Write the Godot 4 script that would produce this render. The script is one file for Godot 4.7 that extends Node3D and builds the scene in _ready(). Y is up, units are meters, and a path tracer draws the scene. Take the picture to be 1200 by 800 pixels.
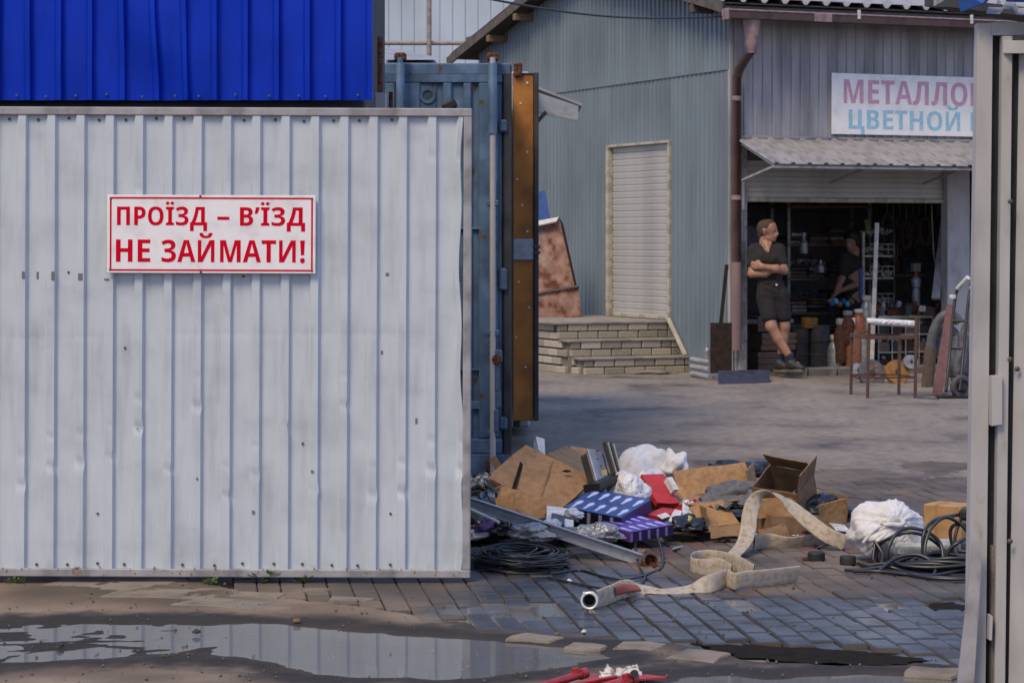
extends Node3D
# ---------------------------------------------------------------- frame of reference
# Metres. The eye stands 1.5 m above the ground at the origin and looks along -z.
const F := 2800.0
const EYE := 1.5
const SHED_YAW := 0.4013
const FLAT := 4294967295
var M := {}
var T := {}
var taken := {}
var rng := RandomNumberGenerator.new()
var corner := Vector3(2.377, 0, -25.9)
var shed_u := Vector3(cos(SHED_YAW), 0, -sin(SHED_YAW))
var shed_v := Vector3(-sin(SHED_YAW), 0, -cos(SHED_YAW))
var lump := FastNoiseLite.new()

func P(px: float, py: float, d: float) -> Vector3:
	return Vector3((px - 600.0) * d / F, EYE + (280.0 - py) * d / F, -d)

func G(px: float, py: float, h := 0.0) -> Vector3:
	var d := (EYE - h) * F / (py - 280.0)
	return Vector3((px - 600.0) * d / F, h, -d)

func S(u: float, h: float, v: float) -> Vector3:
	return corner + shed_u * u + shed_v * v + Vector3(0, h, 0)

# ---------------------------------------------------------------- naming
func numbered(called: String) -> String:
	if not taken.has(called):
		taken[called] = 0
		return called
	taken[called] += 1
	return "%s_%03d" % [called, taken[called]]

func tag(o: Node, label: String, category: String, group := "", kind := "") -> void:
	if label: o.set_meta("label", label)
	if category: o.set_meta("category", category)
	if group: o.set_meta("group", group)
	if kind: o.set_meta("kind", kind)

func thing(called: String, label: String, category: String, at := Vector3.ZERO, turn := Vector3.ZERO, group := "") -> Node3D:
	var o := Node3D.new()
	o.name = numbered(called)
	add_child(o)
	o.position = at
	o.rotation = turn
	tag(o, label, category, group)
	return o

func part(parent: Node, called: String, mesh: Mesh, m: Material, at := Vector3.ZERO, turn := Vector3.ZERO) -> MeshInstance3D:
	var o := MeshInstance3D.new()
	o.mesh = mesh
	o.material_override = m
	if parent == self:
		o.name = numbered(called)
		add_child(o)
	else:
		var n := called
		var k := 0
		while parent.has_node(n):
			k += 1
			n = "%s_%03d" % [called, k]
		o.name = n
		parent.add_child(o)
	o.position = at
	o.rotation = turn
	return o

func many(parent: Node, called: String, mesh: Mesh, m: Material, xf: Transform3D, k: int) -> MeshInstance3D:
	var o := MeshInstance3D.new()
	o.mesh = mesh
	o.material_override = m
	o.name = called if k == 0 else "%s_%03d" % [called, k]
	parent.add_child(o)
	o.transform = xf
	return o

func solo(called: String, mesh: Mesh, m: Material, label: String, category: String, at := Vector3.ZERO, turn := Vector3.ZERO, group := "") -> MeshInstance3D:
	var o := part(self, called, mesh, m, at, turn)
	tag(o, label, category, group)
	return o

func structure(called: String, mesh: Mesh, m: Material, at := Vector3.ZERO, turn := Vector3.ZERO) -> MeshInstance3D:
	var o := part(self, called, mesh, m, at, turn)
	o.set_meta("kind", "structure")
	return o

# ---------------------------------------------------------------- mesh helpers
func begin() -> SurfaceTool:
	var s := SurfaceTool.new()
	s.begin(Mesh.PRIMITIVE_TRIANGLES)
	s.set_smooth_group(FLAT)
	return s

func done(s: SurfaceTool) -> ArrayMesh:
	s.generate_normals()
	return s.commit()

func quad(s: SurfaceTool, a: Vector3, b: Vector3, c: Vector3, d: Vector3) -> void:
	for p in [a, b, c, a, c, d]: s.add_vertex(p)

func tri(s: SurfaceTool, a: Vector3, b: Vector3, c: Vector3) -> void:
	for p in [a, b, c]: s.add_vertex(p)

# A chamfered box with its centre at `at`, added to s through the basis b.
func add_box(s: SurfaceTool, size: Vector3, at := Vector3.ZERO, bevel := 0.003, b := Basis()) -> void:
	var h := size / 2.0
	var e := minf(bevel, minf(h.x, minf(h.y, h.z)) * 0.49)
	s.set_smooth_group(FLAT)
	var ax := [Vector3(1, 0, 0), Vector3(0, 1, 0), Vector3(0, 0, 1)]
	var pt := func(sx: float, sy: float, sz: float, face: int) -> Vector3:
		var v := Vector3(sx * (h.x - e), sy * (h.y - e), sz * (h.z - e))
		v += ax[face] * e * [sx, sy, sz][face]
		return at + b * v
	for f in 3:
		var i := (f + 1) % 3
		var j := (f + 2) % 3
		for sg in [-1.0, 1.0]:
			var q := []
			for c in [[-1, -1], [1, -1], [1, 1], [-1, 1]]:
				var t := [0.0, 0.0, 0.0]
				t[f] = sg; t[i] = c[0]; t[j] = c[1]
				q.append(pt.call(t[0], t[1], t[2], f))
			if sg > 0: quad(s, q[3], q[2], q[1], q[0])
			else: quad(s, q[0], q[1], q[2], q[3])
		# edges along f, between the faces i and j
		for si in [-1.0, 1.0]:
			for sj in [-1.0, 1.0]:
				var q := []
				for sf in [-1.0, 1.0]:
					var t := [0.0, 0.0, 0.0]
					t[f] = sf; t[i] = si; t[j] = sj
					q.append(pt.call(t[0], t[1], t[2], i))
					q.append(pt.call(t[0], t[1], t[2], j))
				if si * sj > 0: quad(s, q[0], q[2], q[3], q[1])
				else: quad(s, q[1], q[3], q[2], q[0])
	for sx in [-1.0, 1.0]:
		for sy in [-1.0, 1.0]:
			for sz in [-1.0, 1.0]:
				var a = pt.call(sx, sy, sz, 0)
				var c = pt.call(sx, sy, sz, 1)
				var d = pt.call(sx, sy, sz, 2)
				if sx * sy * sz > 0: tri(s, a, d, c)
				else: tri(s, a, c, d)

func box(size: Vector3, bevel := 0.003) -> ArrayMesh:
	var key := "box%s%s" % [size, bevel]
	if not T.has(key):
		var s := begin()
		add_box(s, size, Vector3.ZERO, bevel)
		T[key] = done(s)
	return T[key]

func box_of(list: Array, bevel := 0.003) -> ArrayMesh:   # [[centre, size], ...]
	var s := begin()
	for q in list: add_box(s, q[1], q[0], bevel, q[2] if q.size() > 2 else Basis())
	return done(s)

# The mesh of a slab with one corner at a, edges towards b and c, and thickness t behind that face; returns [mesh, transform].
func slab_frame(a: Vector3, b: Vector3, c: Vector3) -> Array:
	var x := b - a
	var y := c - a
	y -= x.normalized() * y.dot(x.normalized())
	var n := x.cross(y).normalized()
	var basis := Basis(x.normalized(), y.normalized(), n)
	return [basis, x.length(), y.length(), a + x / 2.0 + y / 2.0]

func slab(parent: Node, called: String, a: Vector3, b: Vector3, c: Vector3, t: float, m: Material, bevel := 0.003) -> MeshInstance3D:
	var f := slab_frame(a, b, c)
	var away := 1.0 if f[0].z.z < 0.0 else -1.0
	var o := part(parent, called, box(Vector3(f[1], f[2], t), bevel), m)
	o.transform = Transform3D(f[0], f[3] + f[0].z * t * 0.5 * away)
	return o

func add_beam(s: SurfaceTool, a: Vector3, b: Vector3, w: float, h: float, bevel := 0.002, up := Vector3.UP) -> void:
	var z := (b - a).normalized()
	if absf(z.dot(up)) > 0.98: up = Vector3.RIGHT
	var x := up.cross(z).normalized()
	var y := z.cross(x)
	add_box(s, Vector3(w, h, (b - a).length()), (a + b) / 2.0, bevel, Basis(x, y, z))

func beam(a: Vector3, b: Vector3, w: float, h: float, bevel := 0.002) -> ArrayMesh:
	var s := begin()
	add_beam(s, a, b, w, h, bevel)
	return done(s)

func add_tube(s: SurfaceTool, pts: Array, r, sides := 8, closed := false, caps := true) -> void:
	s.set_smooth_group(1)
	var n := pts.size()
	var prev := []
	var nrm := Vector3.ZERO
	var first := []
	for i in n + (1 if closed else 0):
		var p: Vector3 = pts[i % n]
		var q: Vector3 = pts[(i + 1) % n] if (closed or i < n - 1) else pts[i % n]
		var o: Vector3 = pts[(i - 1 + n) % n] if (closed or i > 0) else pts[i % n]
		var tg := (q - o).normalized()
		if nrm == Vector3.ZERO:
			nrm = tg.cross(Vector3.UP if absf(tg.y) < 0.9 else Vector3.RIGHT).normalized()
		nrm = (nrm - tg * nrm.dot(tg)).normalized()
		var bi := tg.cross(nrm)
		var rad: float = r if not (r is Array) else r[i % n]
		var ring := []
		for k in sides:
			var a := TAU * k / sides
			ring.append(p + (nrm * cos(a) + bi * sin(a)) * rad)
		if closed and i == n: ring = first
		if prev.size():
			var off := 0
			if closed and i == n:
				var best := 1e9
				for k in sides:
					var dd: float = prev[0].distance_squared_to(ring[k])
					if dd < best: best = dd; off = k
			for k in sides:
				var k2 := (k + 1) % sides
				quad(s, prev[k], prev[k2], ring[(k2 + off) % sides], ring[(k + off) % sides])
		if i == 0: first = ring
		prev = ring
	if caps and not closed:
		s.set_smooth_group(FLAT)
		for k in range(1, sides - 1):
			tri(s, first[0], first[k], first[k + 1])
			tri(s, prev[0], prev[k + 1], prev[k])

func tube(pts: Array, r, sides := 8, closed := false) -> ArrayMesh:
	var s := begin()
	add_tube(s, pts, r, sides, closed)
	return done(s)

func smooth(pts: Array, steps := 8, closed := false) -> Array:
	var out := []
	var n := pts.size()
	for i in (n if closed else n - 1):
		var a: Vector3 = pts[(i - 1 + n) % n] if (closed or i > 0) else pts[0]
		var b: Vector3 = pts[i]
		var c: Vector3 = pts[(i + 1) % n]
		var d: Vector3 = pts[(i + 2) % n] if (closed or i < n - 2) else pts[n - 1]
		for k in steps: out.append(b.cubic_interpolate(c, a, d, float(k) / steps))
	if not closed: out.append(pts[n - 1])
	return out

func add_lathe(s: SurfaceTool, prof: Array, segs := 16, at := Vector3.ZERO, b := Basis()) -> void:   # prof: Vector2(r, y) upwards
	for i in prof.size() - 1:
		s.set_smooth_group(i % 30 + 1 if absf((prof[i + 1] - prof[i]).angle_to(prof[maxi(i - 1, 0) + 1] - prof[maxi(i - 1, 0)])) > 0.6 else 1)
		for k in segs:
			var a := TAU * k / segs
			var c := TAU * (k + 1) / segs
			var p: Vector2 = prof[i]
			var q: Vector2 = prof[i + 1]
			var v0 := at + b * Vector3(cos(a) * p.x, p.y, sin(a) * p.x)
			var v1 := at + b * Vector3(cos(c) * p.x, p.y, sin(c) * p.x)
			var v2 := at + b * Vector3(cos(c) * q.x, q.y, sin(c) * q.x)
			var v3 := at + b * Vector3(cos(a) * q.x, q.y, sin(a) * q.x)
			if p.x > 1e-5: tri(s, v0, v1, v2)
			if q.x > 1e-5: tri(s, v0, v2, v3)

func lathe(prof: Array, segs := 16, b := Basis()) -> ArrayMesh:
	var s := begin()
	add_lathe(s, prof, segs, Vector3.ZERO, b)
	return done(s)

# A profiled metal sheet in the plane z = 0 that faces +z: x from 0 to w, y from 0 to h (a number, or a Callable of x). prof: points Vector2(x, z) of one pitch.
func sheet(w: float, h, pitch: float, prof: Array, rows := 1, bend = null, shift := 0.0, low = null) -> ArrayMesh:
	var xs := []
	var n := int(ceil(w / pitch)) + 2
	for i in range(-1, n):
		for p in prof: xs.append(Vector2(i * pitch + p.x + shift, p.y))
	var line := []
	for i in xs.size() - 1:
		var a: Vector2 = xs[i]
		var c: Vector2 = xs[i + 1]
		if c.x <= 0.0 or a.x >= w or c.x - a.x < 1e-7: continue
		if a.x < 0.0: a = a.lerp(c, -a.x / (c.x - a.x))
		if c.x > w: c = a.lerp(c, (w - a.x) / (c.x - a.x))
		if line.is_empty(): line.append(a)
		line.append(c)
	var s := begin()
	var wavy: bool = prof.size() > 6
	for i in line.size() - 1:
		s.set_smooth_group(1 if wavy else i % 30 + 1)
		for k in rows:
			var q := []
			for e in [[i, k], [i + 1, k], [i + 1, k + 1], [i, k + 1]]:
				var p: Vector2 = line[e[0]]
				var top: float = h.call(p.x) if h is Callable else float(h)
				var bot: float = low.call(p.x) if low is Callable else 0.0
				var y := lerpf(bot, top, float(e[1]) / rows)
				var v := Vector3(p.x, y, p.y)
				if bend is Callable: v += bend.call(v)
				q.append(v)
			quad(s, q[3], q[2], q[1], q[0])
	return done(s)

func trapezoid(pitch: float, ridge: float, slope: float, depth: float) -> Array:
	var v := pitch - ridge - slope * 2.0
	return [Vector2(0, 0), Vector2(v, 0), Vector2(v + slope, depth), Vector2(v + slope + ridge, depth)]

func wave(pitch: float, depth: float) -> Array:
	var out := []
	for i in 8: out.append(Vector2(pitch * i / 8.0, depth * (0.5 - 0.5 * cos(TAU * i / 8.0))))
	return out

# A crumpled bag: an ellipsoid with folds, its base flattened at y = 0 (at = its base).
func crumple(size: Vector3, seed_: int, fold := 0.16, rings := 40, segs := 56, squash := 0.35, freq := 2.2, gather := 0.0, mouth := Vector3(0, 0.5, 0.86), swell := 0.3) -> ArrayMesh:
	var n := FastNoiseLite.new()
	n.seed = seed_
	n.noise_type = FastNoiseLite.TYPE_SIMPLEX
	n.fractal_type = FastNoiseLite.FRACTAL_RIDGED
	n.fractal_octaves = 2
	n.frequency = freq * 0.5
	n.domain_warp_enabled = true
	n.domain_warp_amplitude = 0.25
	n.domain_warp_fractal_type = FastNoiseLite.DOMAIN_WARP_FRACTAL_NONE
	n.domain_warp_frequency = 1.4
	var m0 := mouth.normalized()
	var mx := m0.cross(Vector3.RIGHT).normalized()
	var my := m0.cross(mx)
	var n2 := FastNoiseLite.new()
	n2.seed = seed_ + 7
	n2.frequency = 0.9
	n2.fractal_type = FastNoiseLite.FRACTAL_NONE
	var grid := []
	for i in rings + 1:
		var row := []
		var th := PI * i / rings
		for k in segs:
			var a := TAU * k / segs
			var d := Vector3(sin(th) * cos(a), cos(th), sin(th) * sin(a))
			var r := 1.0 + n2.get_noise_3d(d.x * 1.3, d.y * 1.3, d.z * 1.3) * swell + n.get_noise_3d(d.x, d.y, d.z) * fold
			if gather > 0.0:
				var an := atan2(d.dot(my), d.dot(mx))
				var t := acos(clampf(d.dot(m0), -1.0, 1.0))
				r += gather * exp(-t * 0.9) * smoothstep(0.05, 0.35, t) * (n.get_noise_2d(cos(an) * 3.2 + t * 0.25, sin(an) * 3.2 + 9.0) + 0.5 * n.get_noise_2d(cos(an) * 7.0 + t * 0.5, sin(an) * 7.0 + 20.0))
			var v := d * r
			if v.y < 0.0: v.y *= squash
			row.append(Vector3(v.x * size.x, (v.y + squash) * size.y / (1.0 + squash), v.z * size.z) * Vector3(0.5, 1, 0.5))
		grid.append(row)
	var s := begin()
	s.set_smooth_group(1)
	for i in rings:
		for k in segs:
			var k2 := (k + 1) % segs
			if i > 0: tri(s, grid[i][k], grid[i][k2], grid[i + 1][k2])
			if i < rings - 1 or true: tri(s, grid[i][k], grid[i + 1][k2], grid[i + 1][k])
	return done(s)

# A crumpled, draped sheet between four corners, thickened a little.
func rag(a: Vector3, b: Vector3, c: Vector3, d: Vector3, amp: float, seed_: int, n := 18, t := 0.003) -> ArrayMesh:
	var f := FastNoiseLite.new()
	f.seed = seed_
	f.frequency = 0.9
	f.fractal_type = FastNoiseLite.FRACTAL_RIDGED
	f.fractal_octaves = 2
	var nr := (b - a).cross(d - a).normalized()
	if nr.y < 0: nr = -nr
	var pt := func(i: int, k: int, off: float) -> Vector3:
		var u := float(i) / n
		var v := float(k) / n
		var p := a.lerp(b, u).lerp(d.lerp(c, u), v)
		return p + nr * (f.get_noise_2d(u * 2.4, v * 2.4) * amp + off) + Vector3(f.get_noise_2d(u * 2.5 + 30, v * 2.5), 0, f.get_noise_2d(u * 2.5, v * 2.5 + 40)) * amp * 0.5
	var s := begin()
	for side in 2:
		s.set_smooth_group(side + 1)
		for i in n:
			for k in n:
				var q := [pt.call(i, k, -t * side), pt.call(i + 1, k, -t * side), pt.call(i + 1, k + 1, -t * side), pt.call(i, k + 1, -t * side)]
				if side == 0: quad(s, q[0], q[1], q[2], q[3])
				else: quad(s, q[3], q[2], q[1], q[0])
	return done(s)

# Flat canvas hose: centre line pts, across-vectors side (unit), width w, thickness t.
func hose(pts: Array, side: Array, w: float, t: float) -> ArrayMesh:
	var s := begin()
	s.set_smooth_group(1)
	var prev := []
	for i in pts.size():
		var p: Vector3 = pts[i]
		var tg: Vector3 = (pts[mini(i + 1, pts.size() - 1)] - pts[maxi(i - 1, 0)]).normalized()
		var x: Vector3 = (side[i] - tg * side[i].dot(tg)).normalized()
		var y := tg.cross(x)
		var ring := []
		for k in 12:
			var a := TAU * k / 12.0
			ring.append(p + x * cos(a) * w * 0.5 + y * signf(sin(a)) * pow(absf(sin(a)), 0.6) * t * 0.5)
		if prev.size():
			for k in 12:
				var k2 := (k + 1) % 12
				quad(s, prev[k], prev[k2], ring[k2], ring[k])
		prev = ring
	return done(s)

# Smoothly joined tapered capsules, meshed as surface nets. bones: [a, b, ra, rb]
func flesh(bones: Array, k: float, cell: float) -> ArrayMesh:
	var lo := Vector3.ONE * 1e9
	var hi := -lo
	for q in bones:
		var r: float = maxf(q[2], q[3]) + k + cell * 2.0
		for e in [q[0], q[1]]:
			lo = lo.min(e - Vector3.ONE * r)
			hi = hi.max(e + Vector3.ONE * r)
	var nx := int((hi.x - lo.x) / cell) + 2
	var ny := int((hi.y - lo.y) / cell) + 2
	var nz := int((hi.z - lo.z) / cell) + 2
	var f := PackedFloat32Array()
	f.resize(nx * ny * nz)
	f.fill(10.0)
	for q in bones:
		var a: Vector3 = q[0]
		var b: Vector3 = q[1]
		var ra: float = q[2]
		var rb: float = q[3]
		var r := maxf(ra, rb) + k + cell * 2.0
		var l := (a.min(b) - Vector3.ONE * r - lo) / cell
		var h := (a.max(b) + Vector3.ONE * r - lo) / cell
		var ba := b - a
		var bb := maxf(ba.length_squared(), 1e-9)
		for z in range(maxi(int(l.z), 0), mini(int(h.z) + 1, nz)):
			for y in range(maxi(int(l.y), 0), mini(int(h.y) + 1, ny)):
				var at := (z * ny + y) * nx
				for x in range(maxi(int(l.x), 0), mini(int(h.x) + 1, nx)):
					var p := lo + Vector3(x, y, z) * cell - a
					var t := clampf(p.dot(ba) / bb, 0.0, 1.0)
					var d := (p - ba * t).length() - lerpf(ra, rb, t)
					var o := f[at + x]
					var w := maxf(k - absf(d - o), 0.0)
					f[at + x] = minf(d, o) - w * w * 0.25 / k
	var ids := {}
	var verts := PackedVector3Array()
	var step := [0, 1, nx, nx + 1, nx * ny, nx * ny + 1, nx * ny + nx, nx * ny + nx + 1]
	var lim := cell * 2.0
	for z in nz - 1:
		for y in ny - 1:
			var row := (z * ny + y) * nx
			for x in nx - 1:
				var i := row + x
				if absf(f[i]) > lim: continue
				var m := 0
				for c in 8:
					if f[i + step[c]] < 0.0: m |= 1 << c
				if m == 0 or m == 255: continue
				var sum := Vector3.ZERO
				var n := 0
				for e in [[0, 1], [2, 3], [4, 5], [6, 7], [0, 2], [1, 3], [4, 6], [5, 7], [0, 4], [1, 5], [2, 6], [3, 7]]:
					var fa := f[i + step[e[0]]]
					var fb := f[i + step[e[1]]]
					if (fa < 0.0) != (fb < 0.0):
						var ca := Vector3(e[0] & 1, (e[0] >> 1) & 1, e[0] >> 2)
						var cb := Vector3(e[1] & 1, (e[1] >> 1) & 1, e[1] >> 2)
						sum += ca.lerp(cb, fa / (fa - fb))
						n += 1
				ids[i] = verts.size()
				verts.append(lo + (Vector3(x, y, z) + sum / n) * cell)
	var s := begin()
	s.set_smooth_group(1)
	for i in ids:
		for ax in 3:
			var st: int = [1, nx, nx * ny][ax]
			var u: int = [nx, nx * ny, 1][ax]
			var v: int = [nx * ny, 1, nx][ax]
			if (f[i] < 0.0) != (f[i + st] < 0.0) and ids.has(i - u) and ids.has(i - v) and ids.has(i - u - v):
				var q := [verts[ids[i - u - v]], verts[ids[i - u]], verts[ids[i]], verts[ids[i - v]]]
				if f[i] < 0.0: quad(s, q[3], q[2], q[1], q[0])
				else: quad(s, q[0], q[1], q[2], q[3])
	return done(s)

func lettering(parent: Node, text: String, x0: float, x1: float, y0: float, cap: float, z: float, m: Material, depth := 0.002, group_name := "lettering") -> void:
	var f := SystemFont.new()
	f.font_names = PackedStringArray(["Droid Sans"])
	f.font_weight = 700
	var t := TextMesh.new()
	t.font = f
	t.font_size = 64
	t.pixel_size = 0.01
	t.depth = 0.02
	t.curve_step = 1.5
	t.horizontal_alignment = HORIZONTAL_ALIGNMENT_LEFT
	t.vertical_alignment = VERTICAL_ALIGNMENT_BOTTOM
	var probe: TextMesh = t.duplicate()
	probe.text = "Н"
	t.text = text
	var bb := t.get_aabb()
	var ph := probe.get_aabb()
	var o := part(parent, group_name, t, m)
	var sx := (x1 - x0) / bb.size.x
	var sy := cap / ph.size.y
	o.scale = Vector3(sx, sy, depth / 0.02)
	o.position = Vector3(x0 - bb.position.x * sx, y0 - ph.position.y * sy, z)

# ---------------------------------------------------------------- textures and materials
func noise_tex(freq: float, ramp: Array, seed_ := 1, type := FastNoiseLite.TYPE_SIMPLEX_SMOOTH, octaves := 5, size := 512, warp := 0.0) -> NoiseTexture2D:
	var n := FastNoiseLite.new()
	n.seed = seed_
	n.noise_type = type
	n.frequency = freq
	n.fractal_octaves = octaves
	if warp > 0.0:
		n.domain_warp_enabled = true
		n.domain_warp_amplitude = warp
		n.domain_warp_frequency = freq * 2.0
	var g := Gradient.new()
	var off := PackedFloat32Array()
	var col := PackedColorArray()
	for r in ramp:
		off.append(r[0])
		col.append(r[1] if r[1] is Color else Color(r[1], r[1], r[1]))
	g.offsets = off
	g.colors = col
	var t := NoiseTexture2D.new()
	t.width = size
	t.height = size
	t.seamless = true
	t.noise = n
	t.color_ramp = g
	return t

func lin(r: float, g: float, b: float) -> Color:
	return Color(r, g, b).linear_to_srgb()

# c is the real (linear) base colour. t1/s1: albedo texture and its repeats per metre, t2/s2 a second one multiplied on top, b/bs/bh: relief texture, height in cm
func mat(c: Color, rough := 0.7, o := {}) -> StandardMaterial3D:
	var m := StandardMaterial3D.new()
	m.albedo_color = c.linear_to_srgb()
	m.roughness = rough
	m.metallic = o.get("metal", 0.0)
	m.metallic_specular = o.get("spec", 0.5)
	m.uv1_triplanar = not o.get("uv", false)
	m.uv1_world_triplanar = o.get("world", false)
	m.uv1_triplanar_sharpness = 4.0
	var s1 = o.get("s1", Vector3.ONE)
	m.uv1_scale = s1 if s1 is Vector3 else Vector3.ONE * s1
	m.uv1_offset = o.get("o1", Vector3.ZERO)
	if o.has("t1"): m.albedo_texture = o.t1
	m.uv2_offset = o.get("o2", Vector3.ZERO)
	if o.has("t2"):
		m.detail_enabled = true
		m.detail_blend_mode = BaseMaterial3D.BLEND_MODE_MUL
		m.detail_albedo = o.t2
		m.detail_uv_layer = BaseMaterial3D.DETAIL_UV_2
		m.uv2_triplanar = true
		m.uv2_world_triplanar = o.get("world", false)
		var s2 = o.get("s2", Vector3.ONE)
		m.uv2_scale = s2 if s2 is Vector3 else Vector3.ONE * s2
	if o.has("b"):
		m.heightmap_enabled = true
		m.heightmap_texture = o.b
		m.heightmap_scale = o.get("bh", 0.2)
	if o.has("rt"):
		m.roughness_texture = o.rt
	m.vertex_color_use_as_albedo = o.get("vc", false)
	if o.has("sheen"):
		m.rim_enabled = true
		m.rim = o.sheen
	return m

func make_materials() -> void:
	var grey := func(a: float, b: float) -> Array: return [[0.0, a], [1.0, b]]
	T.fine = noise_tex(0.06, grey.call(0.72, 1.0), 3, FastNoiseLite.TYPE_SIMPLEX_SMOOTH, 5)
	T.blotch = noise_tex(0.008, [[0.0, 0.7], [0.45, 0.9], [1.0, 1.0]], 5, FastNoiseLite.TYPE_SIMPLEX_SMOOTH, 6, 512, 30.0)
	T.soft = noise_tex(0.006, [[0.0, 0.86], [0.5, 0.96], [1.0, 1.0]], 8, FastNoiseLite.TYPE_SIMPLEX_SMOOTH, 4)
	T.stain = noise_tex(0.012, [[0.0, Color(0.5, 0.38, 0.28)], [0.05, Color(0.66, 0.56, 0.47)], [0.13, Color(0.92, 0.9, 0.87)], [0.3, Color(0.97, 0.97, 0.97)], [1.0, Color(1, 1, 1)]], 11, FastNoiseLite.TYPE_SIMPLEX_SMOOTH, 6, 512, 20.0)
	T.bumpy = noise_tex(0.05, [[0.0, 0.0], [1.0, 1.0]], 21, FastNoiseLite.TYPE_SIMPLEX_SMOOTH, 5)
	T.grit = noise_tex(0.2, [[0.0, 0.0], [1.0, 1.0]], 22, FastNoiseLite.TYPE_SIMPLEX_SMOOTH, 3)
	T.wave = noise_tex(0.01, [[0.0, 0.0], [1.0, 1.0]], 23, FastNoiseLite.TYPE_SIMPLEX_SMOOTH, 4)
	T.rust = noise_tex(0.02, [[0.0, Color(0.2, 0.11, 0.08)], [0.4, Color(0.36, 0.19, 0.12)], [0.65, Color(0.5, 0.3, 0.2)], [1.0, Color(0.62, 0.44, 0.34)]], 31, FastNoiseLite.TYPE_SIMPLEX_SMOOTH, 6)
	T.ochre = noise_tex(0.16, [[0.0, Color(0.45, 0.26, 0.07)], [0.45, Color(0.76, 0.49, 0.15)], [0.75, Color(0.88, 0.6, 0.22)], [1.0, Color(0.98, 0.8, 0.5)]], 33, FastNoiseLite.TYPE_SIMPLEX, 3)
	T.contblue = noise_tex(0.014, [[0.0, Color(0.24, 0.15, 0.11)], [0.13, Color(0.35, 0.3, 0.28)], [0.19, Color(0.33, 0.42, 0.52)], [0.5, Color(0.31, 0.42, 0.55)], [1.0, Color(0.42, 0.52, 0.64)]], 37, FastNoiseLite.TYPE_SIMPLEX_SMOOTH, 6, 512, 12.0)
	T.pinkrust = noise_tex(0.01, [[0.0, Color(0.34, 0.17, 0.1)], [0.25, Color(0.5, 0.29, 0.2)], [0.4, Color(0.62, 0.46, 0.4)], [0.7, Color(0.7, 0.55, 0.5)], [1.0, Color(0.74, 0.66, 0.62)]], 41, FastNoiseLite.TYPE_SIMPLEX_SMOOTH, 6, 512, 20.0)
	T.card = noise_tex(0.02, [[0.0, Color(0.6, 0.52, 0.45)], [0.1, Color(0.84, 0.8, 0.76)], [0.25, Color(0.93, 0.91, 0.88)], [0.6, Color(0.97, 0.96, 0.94)], [1.0, Color(1, 1, 1)]], 43, FastNoiseLite.TYPE_SIMPLEX_SMOOTH, 6, 512, 10.0)
	T.hose = noise_tex(0.02, [[0.0, Color(0.6, 0.54, 0.47)], [0.2, Color(0.82, 0.78, 0.72)], [0.5, Color(0.95, 0.93, 0.9)], [1.0, Color(1, 1, 1)]], 47, FastNoiseLite.TYPE_SIMPLEX_SMOOTH, 6)
	T.brickt = noise_tex(0.03, [[0.0, 0.6], [0.3, 0.86], [1.0, 1.0]], 49, FastNoiseLite.TYPE_SIMPLEX_SMOOTH, 6)
	T.gatedirt = noise_tex(0.012, [[0.0, Color(0.84, 0.81, 0.77)], [0.08, Color(0.94, 0.93, 0.91)], [0.2, Color(0.985, 0.985, 0.985)], [1.0, Color(1, 1, 1)]], 17, FastNoiseLite.TYPE_SIMPLEX_SMOOTH, 6, 512, 20.0)
	T.speck = noise_tex(0.16, [[0.0, 0.55], [0.35, 0.82], [0.7, 0.97], [1.0, 1.0]], 19, FastNoiseLite.TYPE_SIMPLEX, 3)
	T.clean = noise_tex(0.008, [[0.0, 0.91], [0.4, 0.975], [1.0, 1.0]], 91, FastNoiseLite.TYPE_SIMPLEX_SMOOTH, 5)
	# weave of the woven sacks
	var im := Image.create(64, 64, false, Image.FORMAT_RGB8)
	for y in 64:
		for x in 64:
			var w := 0.5 + 0.5 * sin(x * TAU / 8.0) * sin(y * TAU / 8.0)
			im.set_pixel(x, y, Color(w, w, w))
	T.weave = ImageTexture.create_from_image(im)

	var V := Vector3(3.0, 0.25, 3.0)
	M.gate = mat(Color(0.53, 0.582, 0.64), 0.5, {"t1": T.clean, "s1": Vector3(2.5, 0.4, 2.5), "t2": T.clean, "s2": Vector3(0.6, 0.9, 0.6), "b": T.wave, "bh": 0.15, "spec": 0.4})
	M.frame = mat(Color(0.38, 0.37, 0.39), 0.55, {"t1": T.blotch, "s1": 1.5, "t2": T.stain, "s2": 1.4})
	M.blue = mat(Color(0.003, 0.034, 0.47), 0.5, {"t1": T.soft, "s1": Vector3(1.5, 0.4, 1.5), "t2": T.gatedirt, "s2": Vector3(5.0, 1.2, 5.0), "spec": 0.25})
	M.inner = mat(Color(0.40, 0.40, 0.42), 0.8, {"t1": T.blotch})
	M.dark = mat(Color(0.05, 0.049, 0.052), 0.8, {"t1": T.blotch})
	M.black = mat(Color(0.012, 0.012, 0.014), 0.45)
	M.cable = mat(Color(0.014, 0.014, 0.017), 0.4, {"spec": 0.6})
	M.rubber = mat(Color(0.018, 0.018, 0.02), 0.7, {"t1": T.fine, "s1": 6.0})
	M.signwhite = mat(Color(0.80, 0.78, 0.80), 0.5, {"t1": T.clean, "s1": 2.0, "spec": 0.3})
	M.signred = mat(Color(0.56, 0.002, 0.02), 0.6, {"spec": 0.15})
	M.screw = mat(Color(0.10, 0.085, 0.075), 0.6, {"metal": 0.5})
	M.rust = mat(Color(0.55, 0.5, 0.48), 0.85, {"t1": T.rust, "s1": 3.0, "b": T.bumpy, "bh": 0.15})
	M.darkrust = mat(Color(0.36, 0.31, 0.28), 0.8, {"t1": T.rust, "s1": 3.0})
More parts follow.
